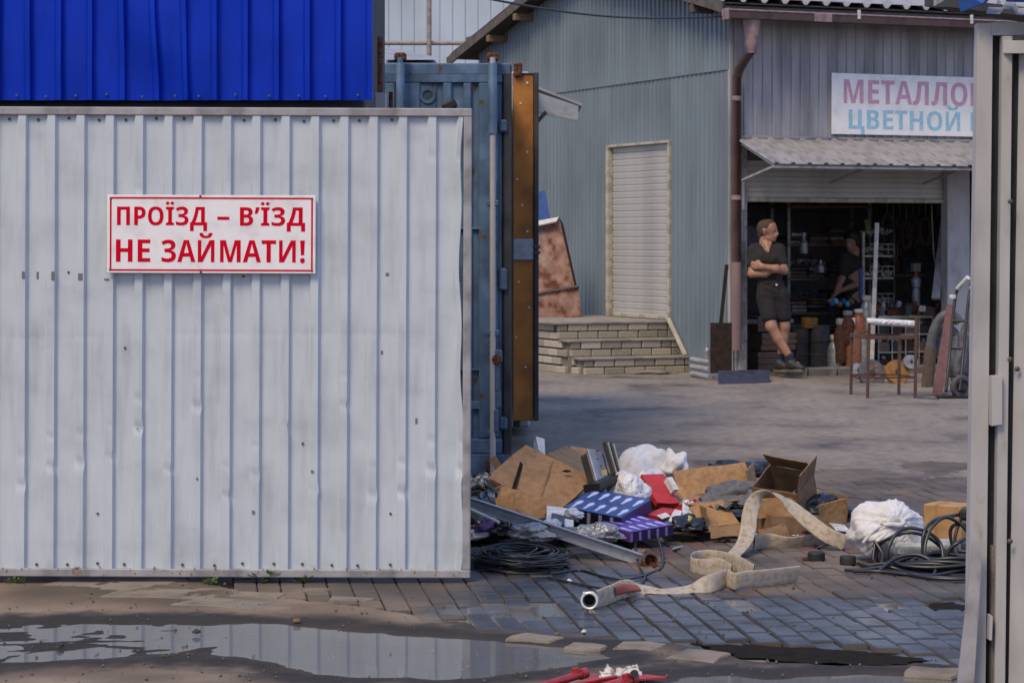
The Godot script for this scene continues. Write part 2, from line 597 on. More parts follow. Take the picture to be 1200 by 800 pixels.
	M.container = mat(Color(1.0, 1.0, 1.0), 0.55, {"t1": T.contblue, "s1": Vector3(0.8, 0.55, 0.8), "t2": T.blotch, "s2": 0.7, "b": T.bumpy, "bh": 0.12})
	M.contrust = mat(Color(0.75, 0.7, 0.68), 0.7, {"t1": T.contblue, "s1": Vector3(4.0, 2.2, 4.0), "t2": T.stain, "s2": 3.0})
	M.palerod = mat(Color(0.42, 0.40, 0.40), 0.6, {"t1": T.stain, "s1": 1.7, "t2": T.stain, "s2": 4.0})
	M.ochre = mat(Color(0.80, 0.74, 0.72), 0.6, {"t1": T.ochre, "s1": 2.2, "t2": T.blotch, "s2": 0.8, "b": T.grit, "bh": 0.15})
	M.plate = mat(Color(0.30, 0.33, 0.36), 0.5, {"t1": T.soft, "s1": 3.0})
	M.lilac = mat(Color(0.415, 0.405, 0.425), 0.55, {"t1": T.soft, "s1": Vector3(1.0, 0.2, 1.0), "t2": T.blotch, "s2": Vector3(0.6, 0.15, 0.6)})
	M.gable = mat(Color(0.185, 0.235, 0.28), 0.5, {"t1": T.soft, "s1": Vector3(0.6, 0.16, 0.6), "t2": T.soft, "s2": Vector3(0.25, 0.12, 0.25)})
	M.farwall = mat(Color(0.46, 0.53, 0.62), 0.6, {"t1": T.soft, "s1": Vector3(0.3, 0.1, 0.3)})
	M.roof = mat(Color(0.34, 0.33, 0.35), 0.6, {"t1": T.blotch, "s1": 0.7})
	M.awning = mat(Color(0.33, 0.315, 0.325), 0.55, {"t1": T.blotch, "s1": 0.8})
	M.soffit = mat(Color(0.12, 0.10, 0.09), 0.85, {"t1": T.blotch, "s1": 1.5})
	M.brownpipe = mat(Color(0.085, 0.045, 0.04), 0.5, {"t1": T.blotch, "s1": 1.2})
	M.pinkpipe = mat(Color(0.32, 0.22, 0.23), 0.6, {"t1": T.blotch, "s1": 2.0})
	M.oldpipe = mat(Color(0.22, 0.15, 0.14), 0.7, {"t1": T.stain, "s1": 3.0})
	M.shutter = mat(Color(0.46, 0.45, 0.43), 0.55, {"t1": T.soft, "s1": Vector3(0.6, 0.3, 0.6)})
	M.cream = mat(Color(0.50, 0.46, 0.38), 0.7, {"t1": T.stain, "s1": 1.3, "t2": T.blotch, "s2": 2.0})
	M.brick = mat(Color(1, 1, 1), 0.9, {"t1": T.brickt, "s1": 2.5, "b": T.bumpy, "bh": 0.2, "vc": true})
	M.mortar = mat(Color(0.19, 0.165, 0.135), 0.95, {"t1": T.blotch, "s1": 2.0})
	M.steptop = mat(Color(0.44, 0.39, 0.33), 0.9, {"t1": T.blotch, "s1": 0.9, "t2": T.fine, "s2": 4.0})
	M.concrete = mat(Color(0.26, 0.235, 0.205), 0.9, {"t1": T.blotch, "s1": 0.9, "t2": T.fine, "s2": 4.0, "b": T.bumpy, "bh": 0.2})
	M.post = mat(Color(0.42, 0.41, 0.415), 0.6, {"t1": T.soft, "s1": Vector3(2.0, 0.7, 2.0), "t2": T.gatedirt, "s2": Vector3(1.5, 0.6, 1.5)})
	M.wood = mat(Color(0.30, 0.20, 0.11), 0.75, {"t1": T.blotch, "s1": Vector3(1.5, 12.0, 12.0), "t2": T.fine, "s2": Vector3(2, 20, 20)})
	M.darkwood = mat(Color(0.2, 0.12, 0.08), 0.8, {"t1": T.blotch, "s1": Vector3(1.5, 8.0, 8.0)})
	M.card = mat(Color(0.36, 0.205, 0.10), 0.85, {"t1": T.card, "s1": 1.9, "t2": T.soft, "s2": 2.4, "b": T.wave, "bh": 0.4})
	M.card2 = mat(Color(0.42, 0.24, 0.11), 0.85, {"t1": T.card, "s1": 2.7, "t2": T.soft, "s2": 3.0, "b": T.wave, "bh": 0.4})
	M.card3 = mat(Color(0.26, 0.16, 0.09), 0.85, {"t1": T.card, "s1": 1.4, "t2": T.soft, "s2": 2.0, "b": T.wave, "bh": 0.5})
	M.sack = mat(Color(0.66, 0.64, 0.66), 0.7, {"t1": T.gatedirt, "s1": 2.2, "t2": T.soft, "s2": 6.0, "b": T.wave, "bh": 0.5})
	M.film = mat(Color(0.66, 0.66, 0.7), 0.35, {"t1": T.soft, "s1": 4.0, "b": T.wave, "bh": 1.2})
	M.silver = mat(Color(0.33, 0.33, 0.33), 0.3, {"t1": T.soft, "s1": 4.0, "metal": 0.4, "b": T.wave, "bh": 0.8})
	M.blackbag = mat(Color(0.014, 0.014, 0.018), 0.35, {"b": T.wave, "bh": 1.2})
	M.greycloth = mat(Color(0.14, 0.14, 0.155), 0.9, {"t1": T.blotch, "s1": 4.0, "b": T.bumpy, "bh": 0.4, "sheen": 0.2})
	M.redpack = mat(Color(0.50, 0.02, 0.016), 0.4, {"t1": T.soft, "s1": 5.0, "b": T.bumpy, "bh": 0.3})
	M.redpaint = mat(Color(0.40, 0.022, 0.024), 0.45, {"t1": T.blotch, "s1": 4.0})
	M.alu = mat(Color(0.36, 0.37, 0.42), 0.42, {"metal": 0.55, "t1": T.soft, "s1": 5.0})
	M.hose = mat(Color(0.6, 0.53, 0.45), 0.85, {"t1": T.hose, "s1": 2.6, "t2": T.fine, "s2": 20.0, "b": T.grit, "bh": 0.1, "sheen": 0.2})
	M.hosered = mat(Color(0.30, 0.08, 0.065), 0.85, {"t1": T.hose, "s1": 6.0})
	M.whitepaint = mat(Color(0.62, 0.58, 0.52), 0.6, {"t1": T.blotch, "s1": 2.0})
	M.copper = mat(Color(0.33, 0.12, 0.055), 0.4, {"t1": T.blotch, "s1": 5.0, "metal": 0.3})
	M.tin = mat(Color(0.32, 0.32, 0.33), 0.45, {"t1": T.blotch, "s1": 4.0, "metal": 0.4})
	M.tarp = mat(Color(0.01, 0.07, 0.30), 0.6, {"t1": T.blotch, "s1": 3.0})
	M.orange = mat(Color(0.29, 0.135, 0.03), 0.6, {"t1": T.blotch, "s1": 3.0})
	M.greyhose = mat(Color(0.09, 0.09, 0.10), 0.6, {"t1": T.blotch, "s1": 3.0})
	M.board = mat(Color(0.15, 0.06, 0.048), 0.7, {"t1": T.blotch, "s1": 2.0})
	M.skin = mat(Color(0.36, 0.185, 0.115), 0.55, {"t1": T.soft, "s1": 9.0})
	M.skin.subsurf_scatter_enabled = true
	M.skin.subsurf_scatter_strength = 0.1
	M.skin2 = mat(Color(0.28, 0.14, 0.09), 0.55, {"t1": T.soft, "s1": 9.0})
	M.lips = mat(Color(0.26, 0.09, 0.07), 0.5)
	M.eyewhite = mat(Color(0.5, 0.48, 0.45), 0.3)
	M.buzz = mat(Color(0.085, 0.052, 0.04), 0.9, {"t1": T.fine, "s1": 20.0})
	M.hair = mat(Color(0.016, 0.012, 0.01), 0.7, {"t1": T.fine, "s1": 20.0})
	M.shirt = mat(Color(0.019, 0.0155, 0.0165), 0.9, {"t1": T.blotch, "s1": 4.0, "b": T.wave, "bh": 0.35, "sheen": 0.06})
	M.shorts = mat(Color(0.012, 0.012, 0.014), 0.9, {"t1": T.blotch, "s1": 4.0, "b": T.wave, "bh": 0.35, "sheen": 0.05})
	M.sock = mat(Color(0.012, 0.016, 0.04), 0.9)
	M.shoe = mat(Color(0.016, 0.016, 0.018), 0.6)
	M.sole = mat(Color(0.12, 0.10, 0.08), 0.7)
	M.leaf = mat(Color(0.07, 0.13, 0.03), 0.6)
	M.leaf.backlight_enabled = true
	M.leaf.backlight = Color(0.3, 0.4, 0.15)
	M.paper = mat(Color(0.62, 0.6, 0.58), 0.7, {"t1": T.soft, "s1": 6.0})
	M.water = mat(Color(0.9, 0.9, 0.9), 0.02, {"spec": 0.38})
	M.water.albedo_color = Color(0.9, 0.92, 0.95, 0.12)
	M.water.transparency = BaseMaterial3D.TRANSPARENCY_ALPHA
	M.water.uv1_triplanar = false

# ---------------------------------------------------------------- the ground: where it is wet, where it dips
var puddles := []
var wet_zone := PackedVector2Array()
var edge_line := []

func poly(px: Array) -> PackedVector2Array:
	var out := PackedVector2Array()
	for q in px:
		var g := G(q[0], q[1])
		out.append(Vector2(g.x, -g.z))
	return out

func inset(p: Vector2, pg: PackedVector2Array) -> float:   # how far inside (positive) the outline
	var best := 1e9
	for i in pg.size():
		var c := Geometry2D.get_closest_point_to_segment(p, pg[i], pg[(i + 1) % pg.size()])
		best = minf(best, c.distance_squared_to(p))
	best = sqrt(best)
	return best if Geometry2D.is_point_in_polygon(p, pg) else -best

func plan_ground() -> void:
	puddles = [
		poly([[-80, 733], [60, 727], [200, 726], [320, 729], [400, 736], [480, 742], [560, 748], [640, 754], [700, 760], [716, 767], [670, 776], [600, 787], [520, 794], [430, 792], [360, 787], [300, 772], [230, 767], [150, 770], [60, 774], [-80, 780]]),
		poly([[790, 748], [860, 751], [950, 755], [1040, 761], [1092, 770], [1050, 777], [960, 777], [880, 769], [820, 758]]),
		poly([[790, 789], [840, 788], [900, 792], [1000, 786], [1100, 790], [1150, 800], [1150, 850], [760, 850], [770, 800]]),
		poly([[1082, 706], [1118, 702], [1135, 707], [1135, 716], [1100, 714]]),
		poly([[1026, 708], [1050, 704], [1076, 708], [1060, 713], [1036, 713]]),
		poly([[556, 716], [590, 706], [640, 708], [660, 716], [600, 726]]),
		poly([[855, 706], [880, 703], [884, 711], [866, 713]]),
	]
	wet_zone = poly([[630, 655], [700, 664], [770, 668], [830, 690], [940, 700], [1040, 706], [1150, 700], [1150, 752], [1120, 780], [1000, 774], [860, 756], [720, 752], [640, 744], [560, 738], [510, 722], [560, 690], [600, 676]])
	edge_line = []
	for q in [[-400, 676], [120, 678], [240, 688], [330, 702], [430, 717], [520, 732], [600, 745], [680, 752], [800, 760], [1000, 775], [1180, 788], [1500, 800]]:
		var g := G(q[0], q[1])
		edge_line.append(Vector2(g.x, -g.z))

func edge_at(x: float) -> float:
	for i in edge_line.size() - 1:
		if x <= edge_line[i + 1].x or i == edge_line.size() - 2:
			return lerpf(edge_line[i].y, edge_line[i + 1].y, clampf((x - edge_line[i].x) / (edge_line[i + 1].x - edge_line[i].x), 0, 1))
	return 9.0

func ground_h(x: float, d: float) -> float:
	var h := lump.get_noise_2d(x * 1.6, d * 1.6) * 0.007 + lump.get_noise_2d(x * 9.0, d * 9.0) * 0.003
	if d < 11.2:
		for i in puddles.size():
			var s := inset(Vector2(x, d), puddles[i])
			var deep: float = 0.026 if i == 0 else 0.022
			if i == 0: deep = lerpf(0.0098, 0.026, smoothstep(-1.3, -0.5, x)) + 0.006 * lump.get_noise_2d(x * 4.0 - 20.0, d * 10.0) * smoothstep(-0.4, -1.2, x)
			h -= deep * smoothstep(-0.07, 0.13 if i in [0, 2] else 0.05, s + lump.get_noise_2d(x * 6.0 + 50, d * 6.0) * 0.03)
	return h

func ground_textures() -> void:
	# colour and gloss of the pavement over X -6..6 m and depth 6..18 m: dry dust, damp margins, the wet patch
	var n := 512
	var col := Image.create(n, n, false, Image.FORMAT_RGB8)
	var coat := Image.create(n, n, false, Image.FORMAT_RGB8)
	var gloss := Image.create(n, n, false, Image.FORMAT_RGB8)
	for j in n:
		for i in n:
			var x := (i + 0.5) / n * 12.0 - 6.0
			var d := 18.0 - (j + 0.5) / n * 12.0
			var w := 0.0
			var pw := 0.0
			var nz := lump.get_noise_2d(x * 3.0, d * 3.0) * 0.5 + lump.get_noise_2d(x * 11.0, d * 11.0) * 0.3
			if d < 11.5 and absf(x) < 3.2:
				w = smoothstep(-0.1, 0.16, inset(Vector2(x, d), wet_zone) + nz * 0.28)
				for k in puddles.size():
					pw = maxf(pw, smoothstep(-0.30, -0.06, inset(Vector2(x, d), puddles[k]) + nz * 0.2) * (1.0 if k in [0, 2] else 0.7))
			var dust := clampf(0.5 + lump.get_noise_2d(x * 1.1 + 90.0, d * 1.1) * 1.0 + nz * 0.35, 0.0, 1.0)
			var damp := clampf(0.15 + lump.get_noise_2d(x * 0.8 - 40.0, d * 0.8) * 1.2, 0.0, 1.0) * 0.3
			var dry := Color(0.86, 0.79, 0.72).lerp(Color(1.0, 0.95, 0.88), dust) * (0.8 + 0.2 * dust) * (1.0 - damp)
			col.set_pixel(i, j, dry.lerp(Color(0.2, 0.185, 0.185), w).lerp(Color(0.2, 0.19, 0.19), pw))
			var r := lerpf(lerpf(0.88 - damp * 0.4, 0.33 + nz * 0.25, w), 0.5, pw)
			gloss.set_pixel(i, j, Color(r, r, r))
			var cw := clampf(w * (0.7 + nz * 1.6 + lump.get_noise_2d(x * 2.0 + 7.0, d * 2.0) * 0.6), 0.0, 1.0)
			coat.set_pixel(i, j, Color(cw, cw, cw))
	T.pave = ImageTexture.create_from_image(col)
	T.gloss = ImageTexture.create_from_image(gloss)
	var at := {"t1": T.pave, "s1": Vector3.ONE / 12.0, "o1": Vector3(0.5, 0.0, 1.5), "rt": T.gloss, "world": true, "t2": T.fine, "s2": 2.3}
	var lay := {"t1": T.speck, "s1": 2.2, "b": T.speck, "bh": 0.5, "t2": T.pave, "s2": Vector3.ONE / 12.0, "o2": Vector3(0.5, 0.0, 1.5), "world": true}
	T.coat = ImageTexture.create_from_image(coat)
	M.asphalt = mat(Color(0.36, 0.305, 0.26), 0.85, lay)
	M.mud = mat(Color(0.02, 0.016, 0.013), 0.9, {"spec": 0.2, "t1": T.blotch, "s1": 3.0, "b": T.bumpy, "bh": 0.4})
	M.paver = mat(Color(1, 1, 1), 1.0, at.merged({"vc": true, "s2": 3.1, "spec": 0.8}))
	M.paver.clearcoat_enabled = true
	M.paver.clearcoat = 1.0
	M.paver.clearcoat_roughness = 0.28
	M.paver.clearcoat_texture = T.coat
	M.kerb = mat(Color(0.33, 0.275, 0.22), 0.9, lay.merged({"t2": T.blotch, "s2": 0.9}, true))
	M.bed = mat(Color(0.05, 0.042, 0.036), 1.0, at)
	T.worn = noise_tex(0.012, [[0.0, Color(0.58, 0.55, 0.53)], [0.3, Color(0.76, 0.72, 0.69)], [0.55, Color(0.9, 0.85, 0.8)], [0.8, Color(1, 0.96, 0.9)], [1.0, Color(1, 0.98, 0.93)]], 61, FastNoiseLite.TYPE_SIMPLEX_SMOOTH, 6, 512, 25.0)
	M.yard = mat(Color(1, 1, 1), 0.8, {"t1": T.worn, "s1": Vector3(0.21, 0.2, 0.27), "world": true, "t2": T.fine, "s2": 3.1, "vc": true})
	T.tracks = noise_tex(0.01, [[0.0, Color(0.52, 0.5, 0.49)], [0.2, Color(0.74, 0.72, 0.71)], [0.32, Color(0.86, 0.85, 0.84)], [0.6, Color(0.95, 0.93, 0.9)], [1.0, Color(1, 0.99, 0.96)]], 71, FastNoiseLite.TYPE_SIMPLEX_SMOOTH, 6, 512, 40.0)
	T.flecks = noise_tex(0.03, [[0.0, 0.72], [0.3, 0.86], [0.7, 0.95], [1.0, 1.0]], 77, FastNoiseLite.TYPE_SIMPLEX_SMOOTH, 5)
	M.dirt = mat(Color(0.295, 0.255, 0.22), 0.8, {"t1": T.tracks, "s1": Vector3(0.17, 0.2, 0.12), "world": true, "t2": T.flecks, "s2": Vector3(0.5, 0.5, 0.4), "b": T.speck, "bh": 0.3})
	M.earth = mat(Color(0.19, 0.16, 0.135), 0.95, {"t1": T.worn, "s1": 0.2, "world": true, "t2": T.fine, "s2": 2.0})

func paver_mesh(c: Color, w: float, l: float, s: SurfaceTool = null, xf := Transform3D(), e := 0.006) -> ArrayMesh:
	var own := s == null
	if own: s = begin()
	s.set_smooth_group(FLAT)
	s.set_color(c)
	var top := []
	var rim := []
	var low := []
	for k in [[-1, -1], [1, -1], [1, 1], [-1, 1]]:
		top.append(xf * Vector3(k[0] * (w / 2 - e), 0.0, k[1] * (l / 2 - e)))
		rim.append(xf * Vector3(k[0] * w / 2, -e * 0.7, k[1] * l / 2))
		low.append(xf * Vector3(k[0] * w / 2, -0.03, k[1] * l / 2))
	quad(s, top[0], top[1], top[2], top[3])
	for k in 4:
		var j := (k + 1) % 4
		quad(s, rim[k], rim[j], top[j], top[k])
		quad(s, low[k], low[j], rim[j], rim[k])
	return done(s) if own else null

func build_ground() -> void:
	# the bed everything lies on, out to the horizon
	var s := begin()
	for q in [[-400, 400, -12.0, -600.0], [-400, 400, 12.0, -12.0]]:
		var y := -0.045
		quad(s, Vector3(q[0], y, q[2]), Vector3(q[0], y, q[3]), Vector3(q[1], y, q[3]), Vector3(q[1], y, q[2]))
	structure("ground", done(s), M.earth)
	# asphalt in front of the gate, with its hollows
	s = begin()
	s.set_smooth_group(1)
	var x0 := -3.4
	var d0 := 7.0
	var st := 0.035
	var nx := int(6.2 / st)
	var nd := int(4.2 / st)
	var hs := []
	for j in nd + 1:
		var row := PackedFloat32Array()
		for i in nx + 1:
			var x := x0 + i * st
			var d := d0 + j * st
			var h := ground_h(x, d)
			var into := d - edge_at(x) + lump.get_noise_2d(x * 7.0, d * 3.0) * 0.06
			h -= smoothstep(0.10, 0.2, into) * 0.03
			row.append(h)
		hs.append(row)
	for j in nd:
		for i in nx:
			var a := Vector3(x0 + i * st, hs[j][i], -(d0 + j * st))
			var b := Vector3(x0 + (i + 1) * st, hs[j][i + 1], -(d0 + j * st))
			var c := Vector3(x0 + (i + 1) * st, hs[j + 1][i + 1], -(d0 + (j + 1) * st))
			var e := Vector3(x0 + i * st, hs[j + 1][i], -(d0 + (j + 1) * st))
			quad(s, a, e, c, b)
	# the road goes on towards the viewer and to the sides
	for q in [[-40.0, 40.0, 7.0, -30.0], [-40.0, -3.4, 11.2, 7.0], [2.8, 40.0, 11.2, 7.0]]:
		quad(s, Vector3(q[0], -0.002, -q[2]), Vector3(q[1], -0.002, -q[2]), Vector3(q[1], -0.002, -q[3]), Vector3(q[0], -0.002, -q[3]))
	structure("asphalt_road", done(s), M.asphalt)
	# the paved yard: running bond, long side nearly towards the viewer
	var yaw := deg_to_rad(7.2)
	var along := Vector3(-sin(yaw), 0, -cos(yaw))
	var across := Vector3(cos(yaw), 0, -sin(yaw))
	var cols := []
	for k in 10:
		var t := rng.randf_range(0.62, 1.25)
		cols.append(Color(0.175 * t, 0.142 * t, 0.117 * t))
	for k in 4:
		var t := rng.randf_range(0.7, 1.1)
		cols.append(Color(0.19 * t, 0.10 * t, 0.085 * t))
	var meshes := []
	for c in cols: meshes.append(paver_mesh(c, 0.096, 0.191, null, Transform3D(), 0.007))
	var spots := []
	for i in range(-60, 150):
		for j in range(30, 160):
			var off := across * (i * 0.101) + along * ((j + 0.5 * (i % 2)) * 0.201) + Vector3(0, 0, -2.0)
			var x := off.x
			var d := -off.z
			if d > 27.5 or d < edge_at(x) + 0.09 + lump.get_noise_2d(x * 5.0, d * 5.0) * 0.07: continue
			if x * F / d < -420 or x * F / d > 760: continue
			if x < -0.35 and d > 11.0: continue
			if d > 25.0 and (Vector3(x, 0, -d) - corner).dot(shed_u) > 0.1 and (Vector3(x, 0, -d) - corner).dot(shed_v) > 0.0: continue
			spots.append([d, off])
	spots.sort_custom(func(a, b): return a[0] < b[0])
	var yard := Node3D.new()
	yard.name = "paved_yard"
	add_child(yard)
	yard.set_meta("kind", "structure")
	var count := 0
	var rest := begin()
	var far := begin()
	for q in spots:
		var o: Vector3 = q[1]
		var d: float = q[0]
		var red := 0.04 + 0.45 * exp(-pow((d - 11.9) / 0.5, 2.0)) * float(o.x > 0.5)
		var k := rng.randi_range(10, 13) if rng.randf() < red else rng.randi_range(0, 9)
		var h := ground_h(o.x, d) + rng.randf_range(-0.002, 0.002)
		var b := Basis(Vector3.UP, yaw + rng.randf_range(-0.012, 0.012)) * Basis(Vector3.RIGHT, rng.randf_range(-0.01, 0.01)) * Basis(Vector3.FORWARD, rng.randf_range(-0.014, 0.014))
		var xf := Transform3D(b, Vector3(o.x, h, o.z))
		var px := 600 + o.x * F / d
		if d < 13.0 and count < 300 and px > (545 if d > 10.4 else 240) and px < 1150:
			many(yard, "paver", meshes[k], M.paver, xf, count)
			count += 1
		elif d < 15.0:
			paver_mesh(cols[k], 0.096, 0.191, rest, xf)
		else:
			if d < 17.0: paver_mesh(Color(0.2, 0.175, 0.152).lerp(cols[k], 0.3) * 1.15, 0.1, 0.2, far, Transform3D(Basis(Vector3.UP, yaw), Vector3(o.x, h * 0.5, o.z)), 0.0025)
	var r := part(yard, "paver_field", done(rest), M.paver)
	r.set_meta("kind", "stuff")
	r = part(yard, "far_paver_field", done(far), M.yard)
	r.set_meta("kind", "stuff")
	s = begin()
	quad(s, Vector3(-2.5, -0.02, -11.15), Vector3(-2.5, -0.02, -40), Vector3(14, -0.02, -40), Vector3(14, -0.02, -11.15))
	part(yard, "paver_bed", done(s), M.bed)
	# beyond, trodden dirt has smoothed the paving over
	s = begin()
	s.set_smooth_group(1)
	var ux := PackedFloat32Array()
	for i in 61: ux.append(-2.6 + i * 0.16)
	for j in 62:
		for i in 60:
			var q := []
			for e in [[0, 0], [0, 1], [1, 1], [1, 0]]:
				var xx: float = ux[i + e[0]]
				var dd: float = 13.6 + (j + e[1]) * 0.25
				var hh := lerpf(-0.025, 0.008, smoothstep(14.0, 16.0, dd + lump.get_noise_2d(xx * 1.2, dd * 0.8) * 1.6)) + lump.get_noise_2d(xx * 0.7, dd * 0.4) * 0.006
				q.append(Vector3(xx, hh, -dd))
			quad(s, q[0], q[1], q[2], q[3])
	structure("trodden_dirt", done(s), M.dirt)
	# broken kerb stones between asphalt and pavers
	var row := Node3D.new()
	row.name = "broken_kerb"
	add_child(row)
	row.set_meta("kind", "structure")
	var x := -0.02
	var k := 0
	while x < 2.3:
		var l := rng.randf_range(0.10, 0.26)
		var a := Vector3(x, 0, -edge_at(x) + 0.0)
		var c := Vector3(x + l, 0, -edge_at(x + l))
		var m := shard(l - 0.012, rng.randf_range(0.12, 0.22), 0.02, rng)
		var o := many(row, "kerb_stone", m, M.kerb, Transform3D(Basis(Vector3.UP, atan2(-(c - a).z, (c - a).x)), (a + c) / 2.0 + Vector3(0, ground_h(x + l / 2, -a.z) + rng.randf_range(-0.003, 0.004) + 0.007, 0.03 + 0.10 * (k % 2))), k)
		o.rotate_object_local(Vector3.RIGHT, rng.randf_range(-0.03, 0.03))
		x += l
		k += 1
	# broken concrete slabs by the gate
	var slabs := Node3D.new()
	slabs.name = "broken_slabs"
	add_child(slabs)
	slabs.set_meta("kind", "structure")
	k = 0
	for q in [[118, 684, 150, 0.36], [205, 695, 170, 0.32], [170, 681, 90, 0.2], [262, 706, 110, 0.25], [250, 692, 60, 0.16], [300, 697, 70, 0.17], [300, 712, 90, 0.13], [226, 682, 50, 0.14], [345, 706, 70, 0.16], [368, 691, 46, 0.1], [412, 703, 60, 0.12]]:
		var g := G(q[0], q[1])
		var w: float = q[2] * -g.z / F
		many(slabs, "slab", shard(w, q[3], 0.04, rng), M.kerb, Transform3D(Basis(Vector3.UP, rng.randf_range(-0.35, -0.15)), Vector3(g.x, ground_h(g.x, -g.z) + rng.randf_range(-0.002, 0.004), g.z)), k)
		k += 1
	# standing water
	var md := begin()
	for i in [1, 3]:
		var pg: PackedVector2Array = puddles[i]
		var c := Vector2.ZERO
		for p in pg: c += p / pg.size()
		var ring := []
		for kk in 48:
			var t := kk / 48.0 * pg.size()
			var p: Vector2 = pg[int(t)].lerp(pg[(int(t) + 1) % pg.size()], t - int(t))
			p = c + (p - c) * (0.92 + lump.get_noise_2d(p.x * 9.0, p.y * 9.0) * 0.35)
			ring.append(p)
		for kk in 48:
			var p: Vector2 = ring[kk]
			var q: Vector2 = ring[(kk + 1) % 48]
			tri(md, Vector3(c.x, -0.004, -c.y), Vector3(p.x, -0.009, -p.y), Vector3(q.x, -0.009, -q.y))
	structure("mud_patch", done(md), M.mud)
	for i in [0, 2, 4, 5, 6]:
		var lo := Vector2(1e9, 1e9)
		var hi := -lo
		for p in puddles[i]:
			lo = lo.min(p)
			hi = hi.max(p)
		s = begin()
		s.set_smooth_group(FLAT)
		var y: float = -0.0085 + 0.0004 * i
		quad(s, Vector3(lo.x - 0.03, y, -lo.y + 0.03), Vector3(hi.x + 0.03, y, -lo.y + 0.03), Vector3(hi.x + 0.03, y, -hi.y - 0.03), Vector3(lo.x - 0.03, y, -hi.y - 0.03))
		structure("puddle_water", done(s), M.water)

func shard(w: float, l: float, t: float, r: RandomNumberGenerator) -> ArrayMesh:   # an irregular flat stone, its top at y = 0
	var pts := []
	for q in [[-1, -1], [0, -1.0], [1, -1], [1, 0], [1, 1], [0.1, 1], [-1, 1], [-1, 0.1]]:
		pts.append(Vector3(q[0] * w * 0.5 * r.randf_range(0.74, 1.02), 0, q[1] * l * 0.5 * r.randf_range(0.62, 1.05)))
	var s := begin()
	var n := pts.size()
	for i in n:
		var a: Vector3 = pts[i]
		var b: Vector3 = pts[(i + 1) % n]
		tri(s, Vector3.ZERO, a * 0.94, b * 0.94)
		quad(s, a - Vector3(0, 0.008, 0), b - Vector3(0, 0.008, 0), b * 0.94, a * 0.94)
		quad(s, a - Vector3(0, t, 0), b - Vector3(0, t, 0), b - Vector3(0, 0.008, 0), a - Vector3(0, 0.008, 0))
	return done(s)

